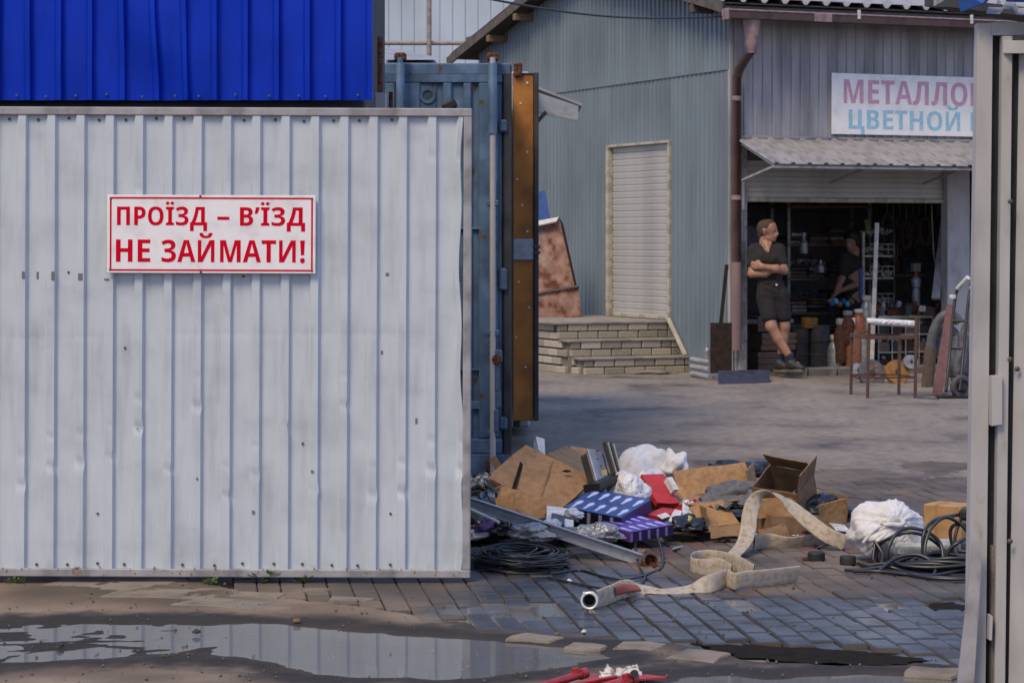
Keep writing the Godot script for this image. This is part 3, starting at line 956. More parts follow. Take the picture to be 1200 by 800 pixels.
# ---------------------------------------------------------------- gate on the left, with its notice
func build_gate() -> void:
	var d := 10.42
	var k := d / F
	var xr := -49 * k
	var xl := -3.6
	var yb := 0.02
	var yt := 2.07
	var g := thing("sliding_gate", "pale blue grey sliding gate of ribbed sheet metal in a welded frame", "gate", Vector3(xr, 0, -d), Vector3(0, 0, -0.004))
	var w := xr - xl
	part(g, "top_rail", box(Vector3(w, 0.036, 0.04), 0.004), M.frame, Vector3(-w / 2, yt - 0.018, -0.02))
	part(g, "bottom_rail", box(Vector3(w, 0.036, 0.04), 0.004), M.frame, Vector3(-w / 2, yb + 0.018, -0.02))
	part(g, "end_stile", box(Vector3(0.036, yt - yb - 0.072, 0.04), 0.004), M.frame, Vector3(-0.018, (yt + yb) / 2, -0.0202))
	part(g, "back_bar", box(Vector3(w - 0.08, 0.03, 0.03), 0.003), M.frame, Vector3(-w / 2, 1.33, -0.07))
	part(g, "back_bar", box(Vector3(w - 0.08, 0.03, 0.03), 0.003), M.frame, Vector3(-w / 2, 0.62, -0.07))
	var dent := FastNoiseLite.new()
	dent.seed = 4
	dent.frequency = 1.3
	dent.fractal_octaves = 2
	var pitch := 0.128
	var kinks := []
	var kr := RandomNumberGenerator.new()
	kr.seed = 12
	for i in 26:
		kinks.append([kr.randf_range(0.30, 0.72), kr.randf_range(0.002, 0.009), kr.randf_range(0.008, 0.022), kr.randf_range(0.2, 1.9) if kr.randf() < 0.4 else -1.0])
	var sw := w - 0.043
	var bend := func(v: Vector3) -> Vector3:
		var i := clampi(int(v.x / pitch), 0, 25)
		var q = kinks[i]
		var rib := smoothstep(0.0, 0.012, v.z)
		var z := dent.get_noise_2d(v.x * 1.0, v.y * 0.7) * 0.003 + dent.get_noise_2d(v.x * 5.0, v.y * 1.4 + 20.0) * 0.0012
		z -= rib * q[1] * exp(-pow((v.y - q[0]) / q[2], 2.0))
		z -= rib * 0.6 * q[1] * exp(-pow((v.y - q[0] - 0.13) / (q[2] * 0.7), 2.0))
		if q[3] > 0.0: z -= rib * 0.4 * q[1] * exp(-pow((v.y - q[3]) / 0.015, 2.0))
		z -= 0.0018 * exp(-pow((v.y - 1.02 - 0.01 * sin(v.x * 3.0)) / 0.008, 2.0))
		var side := rib * 0.006 * exp(-pow((v.y - q[0]) / (q[2] * 1.4), 2.0)) * (1.0 if i % 2 else -1.0)
		if v.x > sw - 0.09: side += 0.008 * sin(v.y * 3.1 + 0.4) * smoothstep(sw - 0.09, sw, v.x) + 0.005 * sin(v.y * 13.0) * smoothstep(sw - 0.09, sw, v.x)
		return Vector3(side, 0, z)
	# ribs: first full one centred 0.086 m from the left edge of the picture
	var left_px := -600.0 * k
	var shift := fposmod((left_px + 24 * k + 0.023) - xl - 0.0, pitch) - pitch
	part(g, "ribbed_sheet", sheet(sw, yt - yb - 0.072, pitch, trapezoid(pitch, 0.032, 0.011, 0.019), 110, bend, shift), M.gate, Vector3(-w + 0.0, yb + 0.036, -0.024))
	var s := begin()
	var ys := [yb + 0.055, yt - 0.052]
	for i in range(0, 24):
		var x: float = -w + shift + pitch * (i + 1) + 0.045 + kr.randf_range(-0.01, 0.01)
		for y in ys:
			if x < -0.06 and kr.randf() < 0.75:
				add_lathe(s, [Vector2(0.0065, 0), Vector2(0.0065, 0.003), Vector2(0.003, 0.005), Vector2(0, 0.005)], 8, Vector3(x, y + kr.randf_range(-0.006, 0.006), -0.021), Basis(Vector3.RIGHT, PI / 2))
		if kr.randf() < 0.45:
			add_lathe(s, [Vector2(0.0055, 0), Vector2(0.0055, 0.003), Vector2(0, 0.005)], 8, Vector3(x, [1.33, 0.62, 1.0, 0.3][kr.randi() % 4] + kr.randf_range(-0.02, 0.02), -0.022), Basis(Vector3.RIGHT, PI / 2))
	part(g, "rivets", done(s), M.screw).set_meta("kind", "stuff")
	# rust that has run down at the foot of the sheet
	var rs := RandomNumberGenerator.new()
	rs.seed = 31
	var st := begin()
	for i in 70:
		var x := -rs.randf_range(0.02, 2.4)
		if i < 8: x = -1.72 + rs.randf_range(-0.022, 0.022)
		var l := rs.randf_range(0.004, 0.012)
		var y := yb + rs.randf_range(0.004, 0.04)
		hexa(st, [Vector3(x, y, 0.0), Vector3(x + l, y - 0.003, 0.0), Vector3(x + l * 0.8, y + l * rs.randf_range(0.3, 1.6), 0.0), Vector3(x + 0.002, y + l, 0.0), Vector3(x, y, 0.001), Vector3(x + l, y - 0.003, 0.001), Vector3(x + l * 0.8, y + l * 0.6, 0.001), Vector3(x + 0.002, y + l, 0.001)])
	part(g, "rust_specks", done(st), M.ruststain).set_meta("kind", "stuff")
	var sf := begin()
	for q in [[25, 324, 3, 8], [41, 325, 3, 9], [60, 325, 4, 10], [92, 326, 5, 8], [113, 330, 10, 2], [123, 329, 6, 2], [160, 504, 2, 2], [452, 322, 4, 4], [446, 414, 3, 5], [487, 494, 3, 7], [296, 601, 3, 4], [365, 553, 3, 3], [500, 326, 3, 2], [230, 562, 2, 3], [30, 239, 3, 7], [31, 262, 2, 5]]:
		var w0: float = q[2] * k * 0.5
		var h0: float = q[3] * k * 0.5
		var at := P(q[0], q[1], d) - Vector3(xr, 0, -d)
		add_box(sf, Vector3(w0 * 2.0, h0 * 2.0, 0.0015), Vector3(at.x, at.y, -0.0015 if fposmod(at.x + w - shift - 0.085, pitch) < 0.04 else -0.0235), 0.0004)
	part(g, "scuff_marks", done(sf), M.scuff).set_meta("kind", "stuff")
	# the notice
	var n := thing("warning_sign", "white rectangular notice with red border and red Ukrainian lettering on the pale gate", "sign", P(247.5, 274.3, d - 0.012), Vector3(0, 0, -0.004))
	var kk := (d - 0.012) / F
	var sz := Vector3(244.5 * kk, 91.5 * kk, 0.006)
	part(n, "panel", box(sz, 0.0015), M.signwhite, Vector3(0, 0, 0.004))
	var bx := 119.0 * kk
	var by := 43.2 * kk
	var bt := 2.0 * kk
	part(n, "border", box_of([[Vector3(0, by - bt / 2, 0), Vector3(2 * bx, bt, 0.0012)], [Vector3(0, -by + bt / 2, 0), Vector3(2 * bx, bt, 0.0012)], [Vector3(-bx + bt / 2, 0, 0), Vector3(bt, 2 * by - 2 * bt, 0.0012)], [Vector3(bx - bt / 2, 0, 0), Vector3(bt, 2 * by - 2 * bt, 0.0012)]], 0.0002), M.signred, Vector3(0, 0, 0.0078))
	var tx := func(px: float) -> float: return (px - 247.5) * kk
	var ty := func(py: float) -> float: return (274.3 - py) * kk
	for q in [["ПРОЇЗД", 136.9, 242.5, 264.0, 21.6], ["–", 254.5, 268.5, 264.0, 21.6], ["В’ЇЗД", 281.0, 357.4, 264.2, 21.6], ["НЕ", 135.8, 176.0, 307.0, 26.2], ["ЗАЙМАТИ!", 189.0, 357.3, 307.0, 25.8]]:
		lettering(n, q[0], tx.call(q[1]), tx.call(q[2]), ty.call(q[3]), q[4] * kk, 0.0075, M.signred, 0.0012)
	for q in [[-118, 41], [118, 41.5], [-118.5, -42], [118, -42.5], [-13, 44.5], [-12, -44.5]]:
		part(n, "screw", lathe([Vector2(0.0055, 0), Vector2(0.0055, 0.002), Vector2(0, 0.0035)], 8, Basis(Vector3.RIGHT, PI / 2)), M.screw, Vector3(q[0] * kk, q[1] * kk, 0.0068))

# ---------------------------------------------------------------- blue clad cabin behind the gate
func build_cabin() -> void:
	var d := 11.2
	var k := d / F
	var xr := -163 * k
	var c := thing("blue_cabin", "cabin clad in bright blue ribbed sheet behind the pale gate", "cabin", Vector3(xr, 0, -d))
	var yb := EYE + 162.5 * k
	var bend := func(v: Vector3) -> Vector3:
		var z := lump.get_noise_2d(v.x * 2.0, v.y * 1.5) * 0.012
		var near := exp(-pow((v.x - 3.0) / 0.16, 2.0))
		z += near * 0.022 * smoothstep(0.75, 0.0, v.y) * sin(v.y * 9.0 + v.x * 10.0)
		return Vector3(near * 0.02 * smoothstep(0.6, 0.0, v.y), 0, z)
	var pitch := 36.4 * k
	var w := 4.0
	var prof := [Vector2(0, 0), Vector2(0.018, 0.002), Vector2(0.105, 0.008), Vector2(0.118, 0.030), Vector2(0.138, 0.030), Vector2(0.1425, 0.0)]
	part(c, "blue_cladding", sheet(w, 1.3, pitch, prof, 30, bend, fposmod(w + 0.004, pitch) - pitch), M.blue, Vector3(-w, yb, 0))
	part(c, "wall", box(Vector3(w - 0.05, 3.3, 1.8), 0.01), M.dark, Vector3(-w / 2 - 0.02, 1.65, -1.0))
	part(c, "sill", box(Vector3(w, 0.05, 0.1), 0.005), M.dark, Vector3(-w / 2, yb - 0.09, -0.06))
	var s := begin()
	var r2 := RandomNumberGenerator.new()
	r2.seed = 3
	for i in 22:
		add_lathe(s, [Vector2(0.006, 0), Vector2(0.006, 0.003), Vector2(0, 0.006)], 8, Vector3(-0.07 - pitch * i * 1.0 + r2.randf_range(-0.02, 0.02), yb + 0.02 + r2.randf_range(-0.006, 0.006), 0.012), Basis(Vector3.RIGHT, PI / 2))
	part(c, "rivets", done(s), M.screw).set_meta("kind", "stuff")
	# rusty pipe end and grey posts beside the cabin
	var p := thing("vent_pipe", "short rusty pipe with a cap beside the blue cladding", "pipe", P(443, 120, 12.4))
	var kk := 12.4 / F
	part(p, "pipe", lathe([Vector2(5.3 * kk, -1.9), Vector2(5.3 * kk, 52 * kk), Vector2(6 * kk, 53 * kk), Vector2(6 * kk, 74 * kk), Vector2(4.5 * kk, 77 * kk), Vector2(0, 77 * kk)], 16), M.rust)
	solo("grey_post", box(Vector3(13 * kk, 2.25, 0.06), 0.004), M.post, "grey steel post between the blue cladding and the shipping container", "post", P(446, 0, 12.2) * Vector3(1, 0, 1) + Vector3(0, 1.12, 0))
	solo("rusty_angle", box(Vector3(5 * kk, 2.27, 0.05), 0.002), M.rust, "narrow rusty angle bar just left of the shipping container door", "bar", P(458, 0, 13.4) * Vector3(1, 0, 1) + Vector3(0, 1.19, 0))

# ---------------------------------------------------------------- shipping container with closed door
func build_container() -> void:
	var d := 14.8
	var k := d / F
	var c := thing("shipping_container", "weathered blue shipping container with rust and vertical lock rods behind the gate", "container", Vector3(0, 0, -d))
	var w := 2.44
	var h := 2.59
	part(c, "body", box(Vector3(w - 0.06, h - 0.12, 5.9), 0.01), M.container, Vector3(-w / 2, h / 2 + 0.03, -3.02))
	part(c, "header", box(Vector3(w - 0.012, 0.075, 0.1), 0.008), M.container, Vector3(-w / 2, h - 0.0375, -0.05))
	part(c, "door_sill", box(Vector3(w - 0.012, 0.14, 0.1), 0.008), M.container, Vector3(-w / 2, 0.1, -0.05))
	for x in [-0.012, -w + 0.03]:
		part(c, "corner_post", box(Vector3(0.05, h - 0.02, 0.1), 0.006), M.dark, Vector3(x - 0.015, h / 2, -0.052))
	# two doors
	for q in [[-0.06, -1.2], [-1.24, -2.38]]:
		var cx: float = (q[0] + q[1]) / 2
		var dw: float = absf(q[0] - q[1])
		var door := part(c, "door", box(Vector3(dw, h - 0.235, 0.05), 0.006), M.container, Vector3(cx, 0.17 + (h - 0.235) / 2, -0.05))
		var dh := h - 0.235
		# raised borders and pressed panels: what stands out are the rails and the ribs between hollows
		part(door, "rail", box(Vector3(dw, 0.055, 0.03), 0.006), M.container, Vector3(0, dh / 2 - 0.03, 0.035))
		part(door, "rail", box(Vector3(dw, 0.09, 0.03), 0.006), M.container, Vector3(0, -dh / 2 + 0.046, 0.035))
		part(door, "rail", box(Vector3(dw * 0.96, 0.012, 0.034), 0.004), M.container, Vector3(0, dh / 2 - 0.80 - 0.16, 0.03))
		part(door, "rail", box(Vector3(dw * 0.96, 0.014, 0.034), 0.004), M.contrust, Vector3(0, -dh / 2 + 0.52, 0.03))
		part(door, "rail", box(Vector3(dw * 0.96, 0.05, 0.034), 0.004), M.container, Vector3(0, -dh / 2 + 0.30, 0.03))
		for x in [0.0, 0.24, 0.36, 0.5, 0.72, 0.84, 0.965]:
			var rw: float = {0.0: 0.11, 0.24: 0.055, 0.36: 0.1, 0.5: 0.12, 0.72: 0.055, 0.84: 0.05, 0.965: 0.12}[x]
			part(door, "rib", box(Vector3(rw, dh - 0.15, 0.028), 0.009), M.container, Vector3(lerpf(-dw / 2 + 0.05, dw / 2 - 0.05, x), 0.02, 0.036))
		part(door, "gasket", box(Vector3(0.016, dh, 0.04), 0.006), M.rubber, Vector3(dw / 2 + 0.01, 0, 0.012))
	# round vent plate in the upper hollow
	part(c, "vent_plate", box(Vector3(0.12, 0.2, 0.012), 0.004), M.container, P(500, 112, d) + Vector3(0, 0, d - 0.022))
	part(c, "vent_ring", lathe([Vector2(0.0, 0.0), Vector2(0.028, 0.0), Vector2(0.034, 0.008), Vector2(0.048, 0.009), Vector2(0.052, 0.0)], 24, Basis(Vector3.RIGHT, PI / 2)), M.container, P(501, 112, d) + Vector3(0, 0, d - 0.016))
	part(c, "corner_bracket", box(Vector3(0.09, 0.06, 0.05), 0.012), M.black, P(527, 124, d) + Vector3(0, 0, d + 0.03), Vector3(0, 0, 0.5))
	# lock rods with guides, cams and handles
	for q in [[577.5, 0], [469.5, 1], [395.0, 0], [290.0, 1]]:
		var x: float = (q[0] - 600) * k
		var rod := part(c, "lock_rod", lathe([Vector2(0.018, 0.03), Vector2(0.018, h + 0.03)], 12), M.palerod if q[1] == 0 else M.container, Vector3(x, 0, 0.075))
		part(rod, "upper_sleeve", lathe([Vector2(0.027, h - 0.44), Vector2(0.027, h - 0.02), Vector2(0.018, h - 0.005)], 14), M.container)
		part(rod, "top_cam", box(Vector3(0.075, 0.05, 0.07), 0.01), M.rust, Vector3(0, h + 0.035, -0.03))
		part(rod, "bottom_cam", box(Vector3(0.085, 0.07, 0.07), 0.01), M.rust, Vector3(0, 0.1, -0.03))
		part(rod, "guide", box(Vector3(0.085, 0.04, 0.05), 0.008), M.contrust, Vector3(0, 0.92, -0.015))
		part(rod, "guide", box(Vector3(0.075, 0.04, 0.05), 0.008), M.contrust, Vector3(0, 0.30, -0.015))
		part(rod, "guide", box(Vector3(0.075, 0.04, 0.05), 0.008), M.contrust, Vector3(0, 1.72, -0.015))
	var hx := (595.0 - 600 - 10) * k
	var lock := part(c, "lock_handle", box_of([[Vector3(0, 0.0, 0), Vector3(0.07, 0.075, 0.03)], [Vector3(0.005, -0.12, 0.01), Vector3(0.03, 0.2, 0.022)], [Vector3(0.012, -0.27, 0.012), Vector3(0.032, 0.1, 0.02)], [Vector3(-0.005, -0.4, 0.012), Vector3(0.034, 0.14, 0.02)]], 0.006), M.contrust, Vector3(hx - 0.015, 0.78, 0.07))
	part(lock, "bolt_head", lathe([Vector2(0.03, 0), Vector2(0.03, 0.02), Vector2(0, 0.026)], 10, Basis(Vector3.RIGHT, PI / 2)), M.rust, Vector3(0, -0.02, 0.012))
	for y in [0.36, 1.22, 1.28, 2.2]:
		part(c, "hinge", box(Vector3(0.05, 0.08, 0.05), 0.012), M.contrust, Vector3(-0.055, y, 0.0))
	# a pale sheet lying on its roof
	var s := begin()
	quad(s, P(452, 70, 15.2), P(512, 70, 15.2), P(508, 66, 18.0), P(452, 55, 18.0))
	quad(s, P(452, 70, 15.2) - Vector3(0, .02, 0), P(452, 55, 18.0) - Vector3(0, .02, 0), P(508, 66, 18.0) - Vector3(0, .02, 0), P(512, 70, 15.2) - Vector3(0, .02, 0))
	solo("roof_sheet", done(s), M.roof, "pale grey sheet lying on the roof of the blue container", "sheet")

	# the second store behind it, its ochre plywood door standing open, and its little canopy
	var st := thing("storage_cabin", "grey storage cabin hidden behind the blue container, its plywood door open", "cabin", Vector3(0, 0, -18.1))
	part(st, "wall", box(Vector3(2.4, 2.7, 3.0), 0.02), M.plate, Vector3(-1.06, 1.42, -1.5))
	var kd := 16.8 / F
	var dy0 := EYE - 213 * kd
	var dy1 := EYE + 192 * kd
	var door := part(st, "open_door", box(Vector3(24.0 * kd, dy1 - dy0, 1.2), 0.004), M.ochre, Vector3(13.3 * kd, (dy0 + dy1) / 2, 1.3 - 0.6))
	part(door, "door_edge", box(Vector3(5.6 * kd, dy1 - dy0 + 0.02, 1.2), 0.006), M.dark, Vector3(15.2 * kd, 0.01, 0.02))
	part(door, "top_edge", box(Vector3(25 * kd, 0.015, 1.21), 0.003), M.dark, Vector3(0, (dy1 - dy0) / 2 + 0.009, 0.0))
	part(door, "lock_plate", box(Vector3(23.4 * kd, 24.5 * kd, 0.02), 0.003), M.plate, Vector3(0, EYE - 12.0 * kd - (dy0 + dy1) / 2, 0.606))
	for y in [-9.0, -16.0]:
		part(door, "bolt", tube([Vector3(9 * kd, 0, 0), Vector3(18 * kd, 0, 0)], 1.6 * kd, 8), M.screw, Vector3(2.0 * kd, EYE + y * kd - (dy0 + dy1) / 2, 0.615))
	var sc := begin()
	for q in [[618, 97], [610, 121], [618, 178], [606, 210], [612, 240], [618, 271], [608, 330], [620, 360], [605, 395], [616, 430]]:
		add_lathe(sc, [Vector2(0.008, 0), Vector2(0.008, 0.004), Vector2(0, 0.006)], 8, P(q[0], q[1], 16.8) + Vector3(-13.3 * kd, -(dy0 + dy1) / 2, 16.8 + 0.6), Basis(Vector3.RIGHT, PI / 2))
	part(door, "screw_heads", done(sc), M.paper).set_meta("kind", "stuff")
	part(st, "door_foot", box(Vector3(0.05, 0.06, 0.06), 0.01), M.black, Vector3(0.035, dy0 - 0.02, 1.2))
	part(st, "hinge_post", box(Vector3(0.06, 0.1, 0.06), 0.01), M.rust, P(607, 82, 16.8) + Vector3(0, 0, 18.1))
	var cd := 18.6
	var can := part(st, "canopy", slab_mesh(P(630, 101, cd), P(682, 121, cd), 0.9, 0.02), M.roof, Vector3(0, 0, 18.1))
	part(can, "fascia", beam(P(630, 131, cd - 0.02), P(677, 140, cd - 0.02), 0.03, 0.02), M.roof)
	part(can, "fascia_board", slab_mesh2(P(630, 108, cd - 0.03), P(678, 124, cd - 0.03), P(677, 140, cd - 0.03), P(630, 128, cd - 0.03), 0.02), M.plate)
	part(can, "bracket", beam(P(630, 142, cd - 0.3), P(640, 131, cd - 0.3), 0.03, 0.03), M.dark)

func slab_mesh(a: Vector3, b: Vector3, depth: float, t: float) -> ArrayMesh:
	var s := begin()
	var z := Vector3(0, 0, -depth)
	var n := Vector3(0, -t, 0)
	hexa(s, [a, b, b + z, a + z, a + n, b + n, b + z + n, a + z + n])
	return done(s)

func slab_mesh2(a: Vector3, b: Vector3, c: Vector3, d: Vector3, t: float) -> ArrayMesh:
	var s := begin()
	var n := (b - a).cross(d - a).normalized()
	if n.z > 0: n = -n
	n *= t
	hexa(s, [a, b, c, d, a + n, b + n, c + n, d + n])
	return done(s)

func hexa(s: SurfaceTool, p: Array) -> void:
	s.set_smooth_group(FLAT)
	quad(s, p[0], p[1], p[2], p[3])
	quad(s, p[7], p[6], p[5], p[4])
	for k in 4:
		var j := (k + 1) % 4
		quad(s, p[k], p[k + 4], p[j + 4], p[j])

# ---------------------------------------------------------------- right-hand gate leaf and porch
func build_right_gate() -> void:
	var d := 8.0
	var k := d / F
	var g := thing("steel_gate_leaf", "light grey steel gate post with the edge of an open gate leaf, at the right", "gate", P(1151, 0, d) * Vector3(1, 0, 1), Vector3.ZERO)
	var o := P(1151, 0, d) * Vector3(1, 0, 1)
	var at := func(px: float, py: float, dd: float) -> Vector3: return P(px, py, dd) - o
	part(g, "post", slab_mesh2(at.call(1146.5, 27, d), at.call(1164, 27, d), at.call(1155, 830, d), at.call(1133.5, 830, d), 0.06), M.post)
	part(g, "dark_post", slab_mesh2(at.call(1163.5, 40, d + 0.04), at.call(1176, 40, d + 0.04), at.call(1166, 830, d + 0.04), at.call(1156, 830, d + 0.04), 0.05), M.dark)
	part(g, "stile", slab_mesh2(at.call(1175.5, 42, d - 0.03), at.call(1187, 42, d - 0.03), at.call(1178, 830, d - 0.03), at.call(1166, 830, d - 0.03), 0.05), M.post)
	part(g, "sheet_edge", slab_mesh2(at.call(1187.5, 46, d + 0.01), at.call(1195, 46, d + 0.01), at.call(1182, 830, d + 0.01), at.call(1178.5, 830, d + 0.01), 0.02), M.dark)
	part(g, "leaf_sheet", slab_mesh2(at.call(1195, 52, d - 0.02), at.call(1420, 52, d - 0.6), at.call(1420, 830, d - 0.6), at.call(1182, 830, d - 0.02), 0.025), M.post)
	part(g, "top_rail", slab_mesh2(at.call(1176, 47, d - 0.035), at.call(1420, 49, d - 0.64), at.call(1420, 64, d - 0.64), at.call(1176, 62, d - 0.035), 0.05), M.post)
	part(g, "lintel", slab_mesh2(at.call(1163.2, 26, d - 0.005), at.call(1440, 26, d - 0.005), at.call(1440, 41, d - 0.005), at.call(1163.2, 41, d - 0.005), 0.06), M.post)
	part(g, "hinge", slab_mesh2(at.call(1163, 441, d - 0.05), at.call(1175, 440, d - 0.05), at.call(1175, 497, d - 0.05), at.call(1163, 499, d - 0.05), 0.06), M.post)
	part(g, "hinge", slab_mesh2(at.call(1161, 722, d - 0.05), at.call(1164, 722, d - 0.05), at.call(1163, 750, d - 0.05), at.call(1160, 750, d - 0.05), 0.06), M.post)
	part(g, "brace", slab_mesh2(at.call(1141, 636, d - 0.06), at.call(1152, 636, d - 0.06), at.call(1140, 832, d - 0.06), at.call(1119, 832, d - 0.06), 0.012), M.frame)
	for q in [[1184.5, 236], [1184, 421], [1184, 634], [1192.5, 432]]:
		part(g, "bolt", lathe([Vector2(0.009, 0), Vector2(0.009, 0.006), Vector2(0.004, 0.01), Vector2(0, 0.01)], 10, Basis(Vector3.RIGHT, PI / 2)), M.screw, at.call(q[0], q[1], d - 0.05))
	part(g, "concrete_foot", slab_mesh2(at.call(1163, 640, d - 0.01), at.call(1169, 640, d - 0.01), at.call(1168, 830, d - 0.01), at.call(1162, 830, d - 0.01), 0.1), M.concrete)
	# porch roof over that gate
	var r := thing("porch_roof", "blue edged sheet metal porch roof over the grey gate post", "roof", o)
	var zz := Vector3(0, 0.03, -1.2)
	var s := begin()
	var a: Vector3 = at.call(1112, 8, 8.6)
	var b: Vector3 = at.call(1320, 40, 7.4)
	hexa(s, [a, b + Vector3(0, 0.02, 0), b + Vector3(0.6, 0.05, -1.3), a + Vector3(0.0, 0.05, -0.5), a + Vector3(0, 0.03, 0), b + Vector3(0, 0.05, 0), b + Vector3(0.6, 0.08, -1.3), a + Vector3(0, 0.08, -0.5)])
	part(r, "underside", done(s), M.dark)
	part(r, "blue_edge", slab_mesh2(at.call(1121, -14, 8.0), at.call(1168, -14, 7.9), at.call(1152, 4, 7.9), at.call(1126, 14, 8.0), 0.02), M.tarp)
	part(r, "blue_edge", slab_mesh2(at.call(1170, -14, 7.9), at.call(1300, -14, 7.6), at.call(1300, 6, 7.6), at.call(1180, 2, 7.9), 0.02), M.tarp)
	var sh := sheet(0.5, 0.06, 0.1, trapezoid(0.1, 0.03, 0.012, 0.02), 1)
	part(r, "roof_sheet", sh, M.roof, at.call(1156, 16, 7.95), Vector3(-1.1, -0.2, -0.12))
	part(r, "roof_sheet", sh, M.roof, at.call(1108, 9, 8.9), Vector3(-1.1, -0.2, -0.1))
	part(r, "wood_end", box(Vector3(0.05, 0.035, 0.2), 0.004), M.cream, at.call(1108, 0, 8.8))

# ---------------------------------------------------------------- the metal-clad market shed
func build_shed() -> void:
	var s: SurfaceTool
	var sh := thing("market_shed", "grey and blue metal clad shed with an open shop front and a gabled side wall", "building", corner, Vector3(0, SHED_YAW, 0))
	var W := 7.2
	var eave := 4.12
	var roof_h := func(v: float) -> float: return eave - 0.08 + 0.2306 * (v if v < 3.6 else 7.2 - v)
	# gable wall of fine corrugated sheet; every piece faces the local -x side
	var wv := trapezoid(0.108, 0.030, 0.010, 0.017)
	var turn := Vector3(0, -PI / 2, 0)
	var ripple := func(v: Vector3) -> Vector3: return Vector3(0, 0, lump.get_noise_2d(v.x * 0.5, 3.0) * 0.005)
	part(sh, "gable_wall", sheet(1.425, 3.39, 0.108, wv, 14, ripple, -fposmod(W - 1.425, 0.108)), M.gable, Vector3(0, 0, -1.425), turn)
	part(sh, "gable_wall", sheet(1.6, 0.8, 0.108, wv, 4, ripple, -fposmod(W - 3.025, 0.108)), M.gable, Vector3(0, 2.6, -3.025), turn)
	part(sh, "gable_wall", sheet(W - 3.025, 3.39, 0.108, wv, 14, ripple), M.gable, Vector3(0, 0, -W), turn)
	part(sh, "upper_gable_wall", sheet(W, func(x: float) -> float: return roof_h.call(W - x) - 3.34 - 0.03, 0.108, wv, 8, ripple), M.gable, Vector3(-0.016, 3.34, -W), turn)
	part(sh, "corner_strip", box(Vector3(0.05, 3.9, 0.05), 0.006), M.lilac, Vector3(0.0, 1.95, -0.01))
	# front wall of lilac grey ribbed sheet above the shop opening
	var lp := [Vector2(0, 0), Vector2(0.004, 0.012), Vector2(0.032, 0.012), Vector2(0.036, 0.0), Vector2(0.0365, 0.0)]
	lp = [Vector2(0, 0), Vector2(0.007, 0.014), Vector2(0.036, 0.014), Vector2(0.041, 0.003), Vector2(0.116, 0.0)]
	part(sh, "front_wall", sheet(7.4, 1.45, 0.1175, lp, 8, func(v: Vector3) -> Vector3: return Vector3(0, 0, lump.get_noise_2d(v.x * 1.5, v.y) * 0.008)), M.lilac, Vector3(0.03, 2.56, 0.0))
	part(sh, "front_wall_below", sheet(4.2, 2.56, 0.1175, lp, 1), M.lilac, Vector3(3.15, 0.0, 0.0))
	part(sh, "drip_strip", box(Vector3(7.4, 0.03, 0.03), 0.004), M.awning, Vector3(3.73, 2.61, 0.03))
	# posts of the opening
	var lpost := part(sh, "door_post", box(Vector3(0.15, 2.5, 0.16), 0.006), M.frame, Vector3(0.115, 1.25, -0.06))
	part(lpost, "post_plate", box(Vector3(0.085, 0.3, 0.03), 0.004), M.cream, Vector3(0.0, -1.02, 0.1))
	part(lpost, "latch", box(Vector3(0.02, 0.03, 0.02), 0.004), M.rust, Vector3(-0.02, 0.02, 0.085))
	part(sh, "door_post", box(Vector3(0.3, 2.5, 0.14), 0.006), M.post, Vector3(2.91, 1.25, -0.06))
	# roller shutter, rolled most of the way up
	var ro := part(sh, "roller_shutter", box(Vector3(2.58, 0.05, 0.05), 0.01), M.cream, Vector3(1.475, 1.93, -0.09))
	for i in 7:
		part(ro, "slat", box(Vector3(2.56, 0.056, 0.018), 0.008), M.shutter, Vector3(0, 0.055 + i * 0.0575, 0.0), Vector3(-0.12, 0, 0))
	part(sh, "soffit_board", box(Vector3(2.9, 0.3, 0.03), 0.004), M.soffit, Vector3(1.55, 2.48, -0.1))
	# awning
	var a0 := Vector3(0.02, 2.59, 0.05)
	var drop := 0.30
	var out := 0.86
	var aw := part(sh, "awning", sheet(3.6, sqrt(drop * drop + out * out), 0.20, [Vector2(0, 0), Vector2(0.012, 0.02), Vector2(0.05, 0.02), Vector2(0.062, 0.0), Vector2(0.12, 0.002)], 1), M.awning, a0 + Vector3(0, -drop, out), Vector3(-(PI / 2 - atan2(drop, out)), 0, 0))
	aw.name = "awning"
	part(sh, "awning_front_bar", box(Vector3(3.6, 0.03, 0.03), 0.004), M.frame, Vector3(1.83, 2.59 - drop - 0.03, 0.88))
	for u in [0.06, 1.2, 2.4, 3.5]:
		part(sh, "awning_bracket", beam(Vector3(u, 2.56, 0.06), Vector3(u, 2.27, 0.88), 0.03, 0.03), M.frame)
		part(sh, "awning_bracket", beam(Vector3(u, 2.12, 0.06), Vector3(u, 2.27, 0.86), 0.025, 0.025), M.frame)
	# roof of ribbed sheets, both slopes, with dark rake boards and purlin ends
	var L := 7.9
	var slope := atan(0.2306)
	var rp := [Vector2(0, 0), Vector2(0.02, 0.0), Vector2(0.055, 0.045), Vector2(0.20, 0.045), Vector2(0.235, 0.0)]
	var rl := 3.97 / cos(slope)
	part(sh, "roof_slope", sheet(L, rl, 0.255, rp, 1), M.roof, Vector3(-0.3, eave - 0.0 - 0.085, 0.36), Vector3(-(PI / 2 - slope), 0, 0))
	part(sh, "roof_slope", sheet(L, rl, 0.255, rp, 1), M.roof, Vector3(-0.3 + L, eave - 0.085, -W - 0.36), Vector3(-(PI / 2 - slope), PI, 0))
